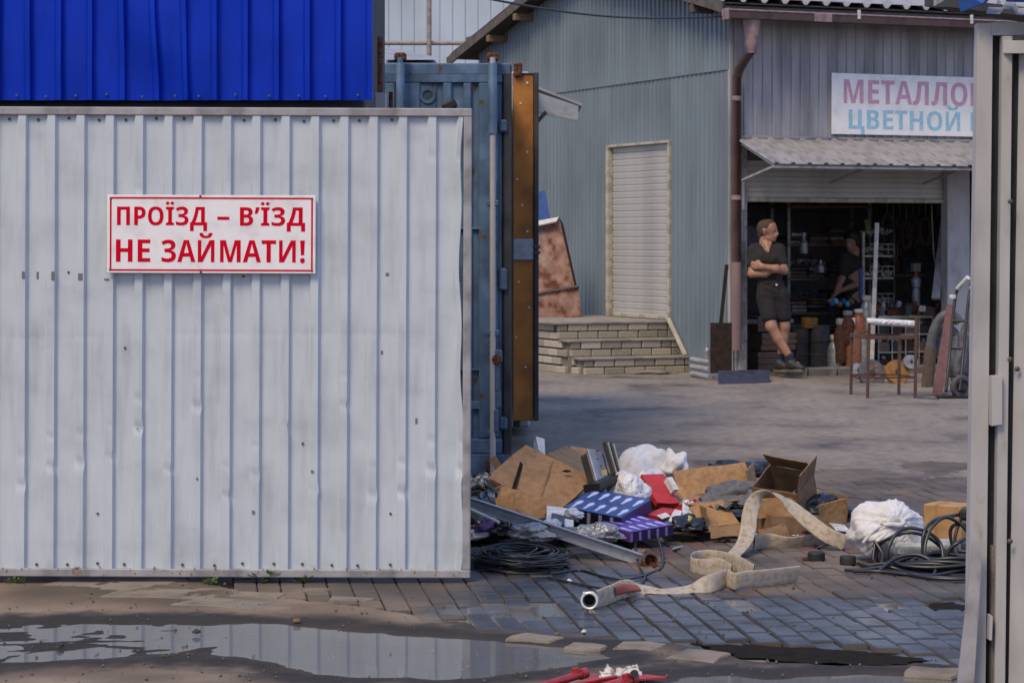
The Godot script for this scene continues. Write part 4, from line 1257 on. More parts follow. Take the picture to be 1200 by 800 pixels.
	for e in [[0.34, -3.6], [-W - 0.5, -3.6]]:
		var p0 := Vector3(-0.28, eave - 0.085 - 0.06, e[0])
		var p1 := Vector3(-0.28, eave - 0.085 - 0.06 + 0.2306 * 3.95, e[1])
		if e[0] < 0.0: p0.y -= 0.04
		part(sh, "rake_board", beam(p0, p1, 0.03, 0.12), M.soffit)
		s = begin()
		hexa(s, [p0 + Vector3(0, 0.04, 0), p0 + Vector3(L - 0.1, 0.04, 0), p1 + Vector3(L - 0.1, 0.04, 0), p1 + Vector3(0, 0.04, 0), p0 + Vector3(0, 0.052, 0), p0 + Vector3(L - 0.1, 0.052, 0), p1 + Vector3(L - 0.1, 0.052, 0), p1 + Vector3(0, 0.052, 0)])
		part(sh, "roof_lining", done(s), M.soffit)
	for v in [0.4, 1.6, 2.8, 4.4, 5.35, 6.25]:
		part(sh, "purlin", box(Vector3(0.45, 0.09, 0.09), 0.006), M.wood if v > 4.0 else M.soffit, Vector3(-0.06, roof_h.call(v) - 0.11, -v))
	part(sh, "eave_board", box(Vector3(7.6, 0.09, 0.03), 0.004), M.soffit, Vector3(3.55, 3.95, 0.30))
	# gutter with downpipe
	var gu := part(sh, "gutter", box(Vector3(7.6, 0.018, 0.13), 0.006), M.brownpipe, Vector3(3.52, 3.86, 0.40))
	part(gu, "lip", box(Vector3(7.6, 0.085, 0.016), 0.006), M.brownpipe, Vector3(0, 0.03, 0.064))
	part(gu, "lip", box(Vector3(7.6, 0.085, 0.016), 0.006), M.brownpipe, Vector3(0, 0.03, -0.064))
	part(gu, "bead", tube([Vector3(-3.8, 0.075, 0.07), Vector3(3.8, 0.075, 0.07)], 0.011, 8), M.pinkpipe)
	part(gu, "end_cap", box(Vector3(0.02, 0.12, 0.15), 0.006), M.pinkpipe, Vector3(-3.8, 0.035, 0))
	for u in [-2.2, -0.75, 0.7, 2.2]:
		part(gu, "clip", box(Vector3(0.035, 0.1, 0.02), 0.004), M.paper, Vector3(u, 0.08, 0.075))
	part(gu, "joint", box(Vector3(0.22, 0.09, 0.012), 0.004), M.pinkpipe, Vector3(-2.65, 0.03, 0.078))
	var dp := part(sh, "downpipe", tube(smooth([Vector3(0.06, 3.52, 0.34), Vector3(0.03, 3.36, 0.16), Vector3(0.015, 3.24, 0.10)], 5) + [Vector3(0.01, 0.35, 0.10)], 0.052, 14), M.brownpipe)
	part(dp, "funnel", lathe([Vector2(0.052, 3.49), Vector2(0.056, 3.53), Vector2(0.075, 3.57), Vector2(0.08, 3.7), Vector2(0.085, 3.76), Vector2(0.1, 3.87)], 14), M.pinkpipe, Vector3(0.06, 0, 0.36))
	for y in [3.02, 1.95, 0.80]:
		part(dp, "collar", lathe([Vector2(0.058, y - 0.025), Vector2(0.058, y + 0.025)], 14), M.pinkpipe, Vector3(0.012, 0, 0.10))
	part(dp, "lower_pipe", tube([Vector3(0.0, 1.25, 0.12), Vector3(0.0, 0.3, 0.12)], 0.06, 14), M.oldpipe)
	# lamp holder on the door post
	part(sh, "lamp_tube", box(Vector3(0.055, 0.34, 0.06), 0.02), M.paper, Vector3(0.10, 1.98, 0.055))
	# side roller door with its frame
	var rd := part(sh, "side_roller_door", box(Vector3(0.03, 2.02, 1.56), 0.003), M.shutter, Vector3(0.035, 1.6, -2.226))
	for i in 26:
		part(rd, "slat", box(Vector3(0.022, 0.07, 1.55), 0.01), M.shutter, Vector3(-0.018, -0.96 + i * 0.0768, 0), Vector3(0, 0, 0.14))
	part(rd, "jamb", box(Vector3(0.075, 2.05, 0.06), 0.004), M.cream, Vector3(-0.06, 0, -0.81))
	part(rd, "jamb", box(Vector3(0.05, 2.05, 0.04), 0.004), M.cream, Vector3(-0.06, 0, 0.80))
	part(rd, "lintel", box(Vector3(0.06, 0.03, 1.62), 0.004), M.cream, Vector3(-0.06, 1.01, 0))
	part(rd, "bottom_rail", box(Vector3(0.05, 0.05, 1.55), 0.006), M.cream, Vector3(-0.01, -1.0, 0))
	# rooms: floor, walls and ceiling with thickness
	part(sh, "floor", box(Vector3(5.3, 0.12, 4.0), 0.004), M.concrete, Vector3(2.68, -0.035, -1.95))
	part(sh, "inner_wall", box(Vector3(5.2, 2.7, 0.06), 0.004), M.inner, Vector3(2.66, 1.36, -3.75))
	part(sh, "inner_wall", box(Vector3(0.06, 2.7, 4.4), 0.004), M.inner, Vector3(0.09, 1.36, -2.36))
	part(sh, "inner_wall", box(Vector3(0.06, 2.7, 4.4), 0.004), M.inner, Vector3(5.3, 1.36, -2.36))
	part(sh, "ceiling", box(Vector3(5.2, 0.06, 4.5), 0.004), M.inner, Vector3(2.66, 2.75, -2.34))
	for i in 36:
		part(sh, "wall_board", box(Vector3(0.13, 1.3, 0.02), 0.004), M.lilac, Vector3(0.2 + i * 0.139, 2.05, -3.7))
	part(sh, "ceiling_beam", box(Vector3(5.1, 0.1, 0.08), 0.006), M.dark, Vector3(2.6, 1.98, -3.3))
	# doorstep of concrete blocks
	for q in [[0.66, 0.3], [1.0, 0.36], [1.4, 0.42], [1.9, 0.55], [2.45, 0.52]]:
		part(sh, "doorstep_block", box(Vector3(q[1] - 0.01, 0.11, 0.26), 0.012), M.concrete, Vector3(q[0], 0.04, 0.13))
	# shop sign
	var sg := thing("shop_sign", "white shop sign with faded pink and faded blue Russian lettering over the awning", "sign", S(0, 0, 0) - shed_v * 0.035, Vector3(0, SHED_YAW, 0))
	part(sg, "board", box(Vector3(2.25, 0.675, 0.02), 0.003), M.signboard, Vector3(1.236 + 1.125, 2.995, -0.002))
	lettering(sg, "МЕТАЛЛО", 1.385, 3.0, 3.003, 0.262, 0.0095, M.fadedpink, 0.0015)
	lettering(sg, "П", 3.045, 3.26, 3.003, 0.262, 0.0095, M.fadedpink, 0.0015)
	lettering(sg, "ЦВЕТНОЙ", 1.448, 2.903, 2.722, 0.212, 0.0095, M.fadedblue, 0.0015)
	lettering(sg, "М", 3.045, 3.30, 2.722, 0.212, 0.0095, M.fadedblue, 0.0015)
	# the wire that comes in over the yard
	var wp := []
	for i in 25:
		var t := i / 24.0
		var p := P(540, -8, 21.0).lerp(S(-0.25, 3.88, -0.3), t)
		wp.append(p - Vector3(0, 0.10 * sin(PI * t), 0))
	solo("overhead_wire", tube(wp, 0.011, 6), M.black, "black overhead wire running to the end of the brown gutter", "wire")

	# brick steps up to the side door
	var st := thing("brick_steps", "pale brick steps with a landing at the side roller door of the shed", "steps", corner, Vector3(0, SHED_YAW, 0))
	var depth := 1.3
	var runs := [[0.99, 0.19], [1.21, 0.38], [1.43, 0.57]]
	var outs := [1.30, 1.36, 1.42]
	var core := begin()
	for i in 3:
		var v0: float = runs[i][0] + 0.02
		var h: float = runs[i][1] - 0.03
		add_box(core, Vector3(minf(outs[i], 1.35) - 0.03, h, 3.9 - v0), Vector3(-minf(outs[i], 1.35) / 2 - 0.02, h / 2, -(v0 + 3.9) / 2), 0.004)
	part(st, "core", done(core), M.mortar)
	for i in 3:
		var v0: float = runs[i][0]
		var v1: float = runs[i + 1][0] + 0.03 if i < 2 else 3.92
		var tr := shard(outs[i] + 0.01, v1 - v0 + 0.05, 0.03, rng) if i == 3 else box(Vector3(outs[i] + 0.03, 0.03, v1 - v0 + 0.03), 0.008)
		part(st, "tread" if i < 2 else "landing_slab", tr, M.steptop, Vector3(-outs[i] / 2 - 0.03, runs[i][1] - 0.012, -(v0 + v1) / 2 + 0.015))
	var bm := []
	for i in 8:
		var t := rng.randf_range(0.65, 1.15)
		s = begin()
		s.set_color(Color(0.46 * t, 0.40 * t, 0.325 * t))
		add_box(s, Vector3(0.238, 0.074, 0.06), Vector3.ZERO, 0.007)
		bm.append(done(s))
	var hm := []
	for i in 4:
		var t := rng.randf_range(0.7, 1.1)
		s = begin()
		s.set_color(Color(0.36 * t, 0.32 * t, 0.265 * t))
		add_box(s, Vector3(0.11, 0.074, 0.06), Vector3.ZERO, 0.007)
		hm.append(done(s))
	var k := 0
	for i in 3:
		for row in 2:
			var y: float = runs[i][1] - 0.19 + 0.043 + row * 0.084
			var u: float = -outs[i] - 0.005
			var first := row % 2 == 1
			while u < -0.05:
				var half := first or u > -0.26
				first = false
				var l := 0.122 if half else 0.25
				var m = hm[rng.randi() % 4] if half else bm[rng.randi() % 8]
				many(st, "brick", m, M.brick, Transform3D(Basis(Vector3.UP, rng.randf_range(-0.015, 0.015)), Vector3(u + l / 2, y, -runs[i][0] - 0.012 + rng.randf_range(-0.003, 0.003))), k)
				k += 1
				u += l
	for row in 6:   # the side towards the container
		var y := 0.043 + row * 0.0925
		var i := mini(row / 2, 2)
		var v: float = runs[i][0] + 0.07 + (0.12 if row % 2 else 0.0)
		while v < 3.6:
			many(st, "brick", bm[rng.randi() % 8], M.brick, Transform3D(Basis(Vector3.UP, PI / 2 + rng.randf_range(-0.012, 0.012)), Vector3(-1.362 + rng.randf_range(-0.003, 0.003) + (0.05 if v < 1.2 else 0.0), y, -(v + 0.12))), k)
			k += 1
			v += 0.25
	part(st, "edge_angle", beam(Vector3(-0.06, 0.60, -1.40), Vector3(-0.06, 0.20, -0.97), 0.05, 0.02), M.cream)
	# heaps of sand at the corner of the steps
	solo("sand_spill", crumple(Vector3(0.5, 0.05, 0.3), 5, 0.1, 16, 24), M.kerb, "small spill of sand at the foot of the brick steps", "sand", S(-0.5, 0.0, 0.86))
	# sheets of metal leaning over the landing
	var ls := thing("scrap_metal_cover", "big rusty pink sheet metal cover leaning on the wall on the landing", "scrap", Vector3.ZERO)
	var dd := 28.6
	part(ls, "face", slab_mesh2(P(612, 262, dd), P(655, 254, dd), P(673, 334, dd - 0.2), P(606, 347, dd - 0.2), 0.03), M.pinkrust)
	part(ls, "folded_edge", slab_mesh2(P(655.3, 254, dd), P(660, 262, dd + 0.15), P(676, 334, dd), P(673.3, 334, dd - 0.2), 0.02), M.rust)
	part(ls, "top_lip", slab_mesh2(P(612, 262, dd - 0.01), P(655, 254, dd - 0.01), P(652, 259, dd - 0.12), P(612, 268, dd - 0.12), 0.015), M.paper)
	var lb := thing("scrap_metal_tray", "low rusty pink metal tray lying under the leaning sheet on the landing", "scrap", Vector3.ZERO)
	part(lb, "side", slab_mesh2(P(606, 350, dd - 0.3), P(678, 337, dd - 0.2), P(681, 371, dd - 0.25), P(606, 373, dd - 0.35), 0.1), M.pinkrust)
	part(lb, "rim", beam(P(606, 349, dd - 0.31), P(678.5, 336, dd - 0.21), 0.02, 0.02), M.rust)
	solo("blue_tarpaulin", slab_mesh2(P(622, 226, dd + 0.1), P(639, 223, dd + 0.1), P(645, 258, dd), P(622, 262, dd), 0.06), M.tarp, "piece of bright blue tarpaulin tucked behind the rusty pink sheet", "tarpaulin")
	# plates and scrap at the corner of the shed
	solo("brown_steel_plate", slab_mesh2(P(832.5, 378, 25.3), P(857.5, 378, 25.2), P(857.5, 436, 25.0), P(832.5, 437, 25.1), 0.012), M.darkplate, "tall dark brown steel plate leaning below the downpipe", "plate")
	solo("blue_steel_plate", slab_mesh2(P(842, 434, 24.9), P(902, 433, 25.2), P(903, 449.5, 24.75), P(842, 450, 24.55), 0.012), M.blueplate, "low dark blue steel plate lying against the shop doorstep", "plate")
	var ro2 := thing("corrugated_offcut", "short grey corrugated offcut on the ground beside the brick steps", "scrap", Vector3.ZERO)
	for i in 3:
		part(ro2, "ridge", tube([P(811, 421 + i * 8.5, 26.1 - i * 0.1), P(832, 425 + i * 8.5, 25.7 - i * 0.1)], 0.03, 10), M.roof)
	solo("small_bottle", lathe([Vector2(0.03, 0), Vector2(0.032, 0.13), Vector2(0.012, 0.16), Vector2(0.014, 0.2), Vector2(0, 0.2)], 12), M.tin, "small pale bottle standing on the corrugated offcut", "bottle", P(829, 424, 25.8))
	# board leaning beside the pipe
	solo("thin_brown_strip", beam(P(845, 378, 25.35), P(852, 310, 25.55), 0.04, 0.012), M.darkplate, "thin brown strip leaning between the dark plate and the downpipe", "strip")

	# far pale building with the pipe frame before it
	var fb := thing("far_warehouse", "pale lilac metal clad building far behind the shed", "building", Vector3(0, 0, -44))
	part(fb, "wall", sheet(26, 11, 0.235, [Vector2(0, 0), Vector2(0.02, 0.02), Vector2(0.205, 0.02), Vector2(0.225, 0)], 1), M.farwall, Vector3(-14, 0, 0))
	part(fb, "back", box(Vector3(25.9, 10.9, 6), 0.05), M.farwall, Vector3(-1, 5.45, -3.1))
	var pf := thing("pipe_frame", "thin rusty pipe frame in front of the pale lilac building", "pipes", P(503, 0, 33) * Vector3(1, 0, 1))
	var kp := 33.0 / F
	part(pf, "upright", tube([Vector3(0, 0, 0), Vector3(0, 8, 0)], 0.032, 8), M.palerust)
	part(pf, "upright", tube([Vector3(-3.2, 0, 0), Vector3(-3.2, 8, 0)], 0.032, 8), M.palerust)
	part(pf, "crossbar", tube([Vector3(-6, EYE + 230 * kp, -0.05), Vector3(0.9, EYE + 230 * kp, -0.05)], 0.03, 8), M.palerust)
	part(pf, "crossbar", tube([Vector3(-6, EYE + 430 * kp, -0.05), Vector3(0.9, EYE + 430 * kp, -0.05)], 0.03, 8), M.palerust)
	solo("rusty_sheet_end", slab_mesh2(P(546, 44, 33), P(566, 37, 33), P(568, 50, 33), P(546, 57, 33), 0.05), M.rust, "rusty orange sheet end beside the shed roof overhang", "scrap")

# ---------------------------------------------------------------- what stands in and before the shop
func build_shop() -> void:
	var r2 := RandomNumberGenerator.new()
	r2.seed = 77
	var yaw := Vector3(0, SHED_YAW, 0)
	# shelves at the back left with stacked plates
	var shv := thing("steel_shelf", "dark steel shelf full of stacked metal plates at the back of the shop", "shelf", S(2.14, 0.03, 1.75), yaw)
	for x in [-0.55, 0.55]:
		for z in [-0.2, 0.2]:
			part(shv, "upright", box(Vector3(0.04, 1.9, 0.04), 0.004), M.tin, Vector3(x, 0.95, z))
	for y in [0.2, 0.6, 1.0, 1.4, 1.85]:
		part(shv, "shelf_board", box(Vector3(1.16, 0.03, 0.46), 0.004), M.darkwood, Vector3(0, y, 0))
	for row in 4:
		for cidx in 4:
			var n := r2.randi_range(3, 6)
			var o := thing("metal_plate_stack", "%s stack of dark plates on the %s board of the steel shelf" % [["leftmost", "second", "third", "rightmost"][cidx], ["lowest", "second", "third", "fourth"][row]], "stack", S(2.14 - 0.42 + cidx * 0.27, 0.045 + [0.2, 0.6, 1.0, 1.4][row], 1.68), yaw, "stacks of plates on the steel shelf")
			for i in n:
				part(o, "plate", box(Vector3(r2.randf_range(0.17, 0.24), r2.randf_range(0.02, 0.04), 0.3), 0.004), [M.darkwood, M.tin, M.greyhose, M.darkrust][r2.randi() % 4], Vector3(r2.randf_range(-0.015, 0.015), 0.02 + i * 0.043, r2.randf_range(-0.02, 0.02)), Vector3(0, r2.randf_range(-0.1, 0.1), 0))
	# wooden crates under the ledge behind the man
	var cd := 26.95
	var kk := cd / F
	for q in [[902, 433, 48, 22, "bottom crate of dark boards behind the leaning man's feet"], [905, 410, 46, 21, "middle crate of dark boards behind the leaning man's legs"], [899, 388, 40, 18, "top crate of dark boards under the grey ledge"]]:
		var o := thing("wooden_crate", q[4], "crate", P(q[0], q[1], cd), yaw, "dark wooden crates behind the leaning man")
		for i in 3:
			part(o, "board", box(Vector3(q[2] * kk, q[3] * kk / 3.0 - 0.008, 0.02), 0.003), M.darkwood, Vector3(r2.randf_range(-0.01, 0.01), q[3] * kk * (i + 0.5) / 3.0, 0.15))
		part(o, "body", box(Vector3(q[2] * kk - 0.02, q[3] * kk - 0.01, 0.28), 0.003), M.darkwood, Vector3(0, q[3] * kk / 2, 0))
	solo("grey_ledge", box(Vector3(0.62, 0.05, 0.34), 0.006), M.concrete, "narrow grey ledge over the dark wooden crates", "ledge", P(894, 376, cd), yaw)
	# demijohns and cans in front of the second man
	for q in [[985, 425, 8, 52, 0, "brown"], [1000, 434, 11, 62, 1, "copper"], [1013, 428, 9, 50, 2, "dull"], [994, 402, 9, 38, 0, "dark"], [1007, 392, 9, 30, 1, "orange"], [1016, 388, 8, 42, 2, "steel"], [979, 436, 9, 44, 2, "dark grey"]]:
		var dq := 26.5
		var k2 := dq / F
		var rr: float = q[2] * k2
		var hh: float = q[3] * k2
		var o := thing("jar", "%s jar with a lid in the cluster left of the white pole" % [q[5]], "jar", P(q[0], q[1], dq + 0.02 * q[4]), Vector3.ZERO, "jars and cans clustered in the doorway")
		part(o, "vessel", lathe([Vector2(0, 0), Vector2(rr * 0.95, 0), Vector2(rr, hh * 0.1), Vector2(rr, hh * 0.62), Vector2(rr * 0.75, hh * 0.76), Vector2(rr * 0.55, hh * 0.82), Vector2(rr * 0.55, hh * 0.86)], 18), [M.darkrust, M.copper, M.tin][q[4]])
		part(o, "lid", lathe([Vector2(rr * 0.62, hh * 0.86), Vector2(rr * 0.66, hh * 0.88), Vector2(rr * 0.66, hh * 0.98), Vector2(rr * 0.6, hh), Vector2(0, hh)], 18), [M.tin, M.paper, M.cream][q[4]])
	# blue and yellow caps on top of the cluster
	for i in 6:
		solo("bottle_cap", lathe([Vector2(0, 0), Vector2(0.028, 0), Vector2(0.03, 0.03), Vector2(0.024, 0.05), Vector2(0, 0.052)], 12), [M.tarp, M.skyblue, M.orange][i % 3], "%s cap heaped above the jars near the second man's hand" % ["deep blue", "light blue", "orange", "dusty blue", "pale blue", "yellow"][i], "cap", P(976 + i * 4.5, 358 - (i % 2) * 3, 26.7), Vector3(0.4 * (i % 3), 0, 0.3), "coloured caps above the jars")
	# white pole and rack
	solo("white_pole", beam(P(1021.5, 433, 26.4), P(1028, 261, 26.4), 0.045, 0.045), M.whitepaint, "slim white painted pole standing in the shop doorway", "pole")
	var rk := thing("display_rack", "white wire display rack with dark drawers full of scrap parts", "rack", P(1060, 436, 27.1), yaw)
	var kr := 27.1 / F
	var rw := 74 * kr
	var rh := 66 * kr
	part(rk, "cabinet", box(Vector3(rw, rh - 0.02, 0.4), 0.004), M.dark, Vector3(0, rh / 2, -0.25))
	for i in 5:
		part(rk, "wire_upright", box(Vector3(0.014, rh, 0.014), 0.003), M.cream, Vector3(-rw / 2 + rw * i / 4.0, rh / 2, 0.03))
	for i in 4:
		part(rk, "wire_rail", box(Vector3(rw, 0.016 if i < 3 else 0.035, 0.016), 0.003), M.cream, Vector3(0, 0.03 + (rh - 0.04) * i / 3.0, 0.031))
	for i in 4:
		for j in 3:
			var dr := part(rk, "drawer", box(Vector3(rw / 4 - 0.02, 0.12, 0.05), 0.01), [M.darkrust, M.darkwood, M.dark][(i + j) % 3], Vector3(-rw / 2 + rw * (i + 0.5) / 4, 0.09 + j * (rh - 0.06) / 3.0, -0.02))
			for n in 3:
				part(dr, "contents", box(Vector3(r2.randf_range(0.03, 0.07), r2.randf_range(0.02, 0.05), 0.05), 0.008), [M.rust, M.tin, M.darkrust, M.board][r2.randi() % 4], Vector3(-0.06 + n * 0.06, 0.08, 0.0), Vector3(0, 0, r2.randf_range(-0.5, 0.5)))
	# loose bolts, fittings and offcuts heaped on the rack and on the shelves
	var heap := func(w: float, dp: float, n: int, seed_: int) -> ArrayMesh:
		var rh2 := RandomNumberGenerator.new()
		rh2.seed = seed_
		var hs := begin()
		for i in n:
			var c := Vector3(rh2.randf_range(-w, w) * 0.5, 0, rh2.randf_range(-dp, dp) * 0.5)
			c.y = 0.012 + rh2.randf() * 0.07 * (1.0 - absf(c.x) / w)
			var b := Basis.from_euler(Vector3(rh2.randf() * 6.0, rh2.randf() * 6.0, rh2.randf() * 6.0))
			if i % 3 == 0: add_lathe(hs, [Vector2(0, -0.02), Vector2(0.016, -0.02), Vector2(0.016, 0.02), Vector2(0, 0.02)], 7, c, b)
			else: add_box(hs, Vector3(rh2.randf_range(0.02, 0.07), rh2.randf_range(0.01, 0.025), rh2.randf_range(0.015, 0.03)), c, 0.003, b)
		return done(hs)
	for i in 6:
		var hp := part(rk, "fittings_heap", heap.call(0.28, 0.2, 60, 200 + i), [M.tin, M.darkrust, M.rust, M.dark, M.cream, M.tin][i], Vector3(-0.3 + 0.12 * i, rh + 0.01 + 0.03 * (i % 2), -0.12 - 0.08 * (i % 3)))
		hp.set_meta("kind", "stuff")
	for i in 8:
		var hp := part(shv, "fittings_heap", heap.call(0.5, 0.2, 50, 220 + i), [M.tin, M.darkrust, M.greyhose, M.rust][i % 4], Vector3(-0.28 + 0.56 * (i % 2), [0.22, 0.62, 1.02, 1.87][i / 2] + (0.14 if i < 6 else 0.0), 0.12))
		hp.set_meta("kind", "stuff")
	# goods on the rack
	var base := P(1060, 369, 27.1)
	for i in 16:
		var px := 1026.0 + i * 4.6
		var kind := i % 5
		var at := P(px, 369 - (4 if i % 3 == 0 else 0), 27.0 + 0.06 * (i % 4))
		var w := r2.randf_range(0.05, 0.13)
		var h := r2.randf_range(0.05, 0.16)
		var o := thing("spare_part", "%s %s part lying on the white display rack, %s along its top" % [["rusty", "dull steel", "pale", "dark", "brown"][kind], ["boxy", "stacked", "round", "bent"][i % 4], ["first", "second", "third", "fourth", "fifth", "sixth", "seventh", "eighth", "ninth", "tenth", "eleventh", "twelfth", "thirteenth", "fourteenth", "fifteenth", "last"][i]], "spare part", at, Vector3(0, r2.randf_range(-0.6, 0.6), 0), "parts on the display rack")
		var mm: Material = [M.rust, M.tin, M.cream, M.dark, M.darkrust][kind]
		match i % 4:
			0: part(o, "block", box(Vector3(w, h, 0.1), 0.008), mm, Vector3(0, h / 2, 0))
			1:
				for j in 4: part(o, "bar", box(Vector3(0.12, 0.02, 0.08), 0.004), mm, Vector3(r2.randf_range(-0.01, 0.01), 0.012 + j * 0.024, 0))
			2: part(o, "drum", lathe([Vector2(0, 0), Vector2(w * 0.5, 0), Vector2(w * 0.5, h * 0.7), Vector2(w * 0.3, h), Vector2(0, h)], 14), mm)
			3: part(o, "pipe", tube(smooth([Vector3(-0.07, 0.02, 0), Vector3(0, 0.03, 0.03), Vector3(0.05, 0.09, 0)], 4), 0.018, 8), mm)
	# drums and tool boxes on the floor between the shelves and the jars
	for q in [[938, 431, 11, 46, 0, "tall dark drum on the floor right of the leaning man"], [961, 433, 12, 52, 1, "wide dark drum between the leaning man and the jars"], [949, 384, 10, 12, 2, "open tin of brown bits standing on the drums"]]:
		var k2 := 27.0 / F
		var rr: float = q[2] * k2
		var hh: float = q[3] * k2
		var o := thing("drum", q[5], "drum", P(q[0], q[1], 27.0))
		part(o, "shell", lathe([Vector2(0, 0), Vector2(rr, 0), Vector2(rr, hh * 0.32), Vector2(rr * 1.05, hh * 0.34), Vector2(rr, hh * 0.36), Vector2(rr, hh * 0.64), Vector2(rr * 1.05, hh * 0.66), Vector2(rr, hh * 0.68), Vector2(rr, hh), Vector2(rr * 0.93, hh), Vector2(rr * 0.9, hh * 0.96), Vector2(0, hh * 0.96)], 20), [M.dark, M.inkgrey, M.orange][q[4]])
	# bundles hanging from the ceiling beam and wall hooks
	for i in 9:
		var px := 1040.0 + i * 7.5
		var at := P(px, 252 + (i * 7) % 13, 28.3 + 0.1 * (i % 3))
		var o := thing("hose_bundle", "%s of the dark coiled bundles hanging along the back of the shop" % ["leftmost", "second", "third", "fourth", "fifth", "sixth", "seventh", "eighth", "rightmost"][i], "bundle", at, Vector3.ZERO, "coiled bundles hanging in the shop")
		for j in 3:
			var ring := []
			for n in 18: ring.append(Vector3(cos(TAU * n / 18.0) * (0.05 + 0.012 * j), sin(TAU * n / 18.0) * (0.14 + 0.02 * j) - 0.16, 0.02 * j))
			part(o, "loop", tube(ring, 0.012, 6, true), [M.inkgrey, M.darkrust, M.greyhose, M.board][(i + j) % 4])
		part(o, "hook", tube([Vector3(0, -0.02, 0), Vector3(0, 0.2, 0)], 0.006, 6), M.tin)
	for i in 7:
		var o := thing("tool_box", "%s on the tool shelf behind the second man" % ["narrow grey box", "brown carton", "pale tin", "dark case", "rusty box", "blue grey case", "small white box"][i], "box", P(1000 + i * 12, 322 - (i * 5) % 9, 28.6), yaw)
		part(o, "body", box(Vector3(0.1, 0.1 + 0.03 * (i % 3), 0.14), 0.006), [M.tin, M.card3, M.cream, M.inkgrey, M.rust, M.blueplate, M.paper][i], Vector3(0, 0.06, 0))
		part(o, "lid", box(Vector3(0.105, 0.012, 0.145), 0.003), M.dark, Vector3(0, 0.12 + 0.015 * (i % 3), 0))
	solo("tool_shelf", box(Vector3(1.0, 0.03, 0.3), 0.004), M.darkwood, "dark tool shelf behind the second man", "shelf", P(1036, 322.5, 28.6), yaw)
	# bigger machine on the rack
	var mc := thing("hand_pump", "tall grey hand pump with a red knob standing on the white display rack", "pump", P(1074, 358, 27.35))
	part(mc, "body", lathe([Vector2(0, 0), Vector2(0.05, 0), Vector2(0.05, 0.16), Vector2(0.035, 0.2), Vector2(0.055, 0.22), Vector2(0.055, 0.3), Vector2(0.02, 0.34), Vector2(0, 0.34)], 16), M.tin)
	part(mc, "knob", lathe([Vector2(0, 0.34), Vector2(0.02, 0.35), Vector2(0.024, 0.38), Vector2(0, 0.4)], 12), M.redpaint)
	# small shelf with white baskets, a fan, a green cloth
	var sb := thing("basket_shelf", "small shelf with white wire baskets behind the white pole", "shelf", P(1031, 366, 27.7), yaw)
	var k3 := 27.7 / F
	for x in [-22.0, 20.0]:
		part(sb, "upright", box(Vector3(0.03, 95 * k3, 0.03), 0.003), M.cream if x < 0 else M.dark, Vector3(x * k3, 47 * k3, 0))
	for q in [[8, 24], [40, 20], [66, 22]]:
		part(sb, "shelf_board", box(Vector3(44 * k3, 0.02, 0.22), 0.003), M.whitepaint, Vector3(0, q[0] * k3, -0.1))
		var bk := part(sb, "basket", box(Vector3(32 * k3, 0.012, 0.012), 0.003), M.cream, Vector3(2 * k3, (q[0] + 8) * k3, 0.03))
		part(bk, "rail", box(Vector3(32 * k3, 0.012, 0.012), 0.003), M.cream, Vector3(0, 6 * k3, 0))
		for i in 5: part(bk, "wire", box(Vector3(0.01, 12 * k3, 0.01), 0.002), M.cream, Vector3((-16 + i * 8) * k3, 0, 0))
		for i in 4: part(sb, "goods", box(Vector3(0.07, r2.randf_range(0.05, 0.12), 0.08), 0.01), [M.tin, M.dark, M.rust, M.teal][r2.randi() % 4], Vector3((-14 + i * 9) * k3, q[0] * k3 + 0.06, -0.06))
	for i in 4:
		var hp := part(sb, "fittings_heap", heap.call(0.36, 0.16, 40, 240 + i), [M.tin, M.cream, M.darkrust, M.tin][i], Vector3(-0.02, [8, 40, 66, 90][i] * k3 + 0.01, -0.02))
		hp.set_meta("kind", "stuff")
	solo("blue_upright", box(Vector3(0.035, 0.36, 0.05), 0.006), M.tarp, "short bright blue panel edge behind the second man's arm", "panel", P(1009, 333, 27.2))
	solo("green_rag", rag(P(1012, 258, 27.6), P(1018, 256, 27.6), P(1022, 274, 27.6), P(1017, 276, 27.6), 0.02, 4, 8), M.leaf, "green rag hanging above the basket shelf", "rag")
	for q in [[1084, 283, 13, "larger wire fan hanging before the back wall on the right"], [1046, 296, 12, "smaller dark fan hanging behind the white pole"], [1066, 272, 11, "dim round reel hanging between the two fans"]]:
		var fan := thing("hanging_fan", q[3], "fan", P(q[0], q[1], 28.6), yaw, "round fans hanging in the shop")
		var rr: float = q[2] * 28.6 / F
		for i in 3:
			var ring := []
			for j in 24: ring.append(Vector3(cos(TAU * j / 24.0), sin(TAU * j / 24.0), 0) * rr * (1.0 - 0.3 * i))
			part(fan, "guard_ring", tube(ring, 0.008, 6, true), M.tin)
		for i in 6:
			part(fan, "spoke", beam(Vector3.ZERO, Vector3(cos(TAU * i / 6.0), sin(TAU * i / 6.0), 0) * rr, 0.008, 0.008), M.tin)
		part(fan, "hub", lathe([Vector2(0, -0.03), Vector2(rr * 0.25, -0.03), Vector2(rr * 0.2, 0.03), Vector2(0, 0.04)], 12, Basis(Vector3.RIGHT, PI / 2)), M.dark)
		part(fan, "hook", tube([Vector3(0, rr, 0), Vector3(0.01, rr + 0.25, 0)], 0.005, 6), M.dark)
	solo("loose_string", tube(smooth([P(1092, 240, 27.5), P(1094, 280, 27.5), P(1095, 300, 27.5), P(1099, 314, 27.5), P(1103, 325, 27.5)], 6), 0.008, 6), M.cream, "pale cord hanging down at the right side of the shop", "cord")
	solo("leaning_grey_pipe", beam(P(1097, 350, 27.0), P(1109, 250, 27.6), 0.09, 0.05), M.frame, "broad grey strip leaning beside the right door post inside the shop", "strip")
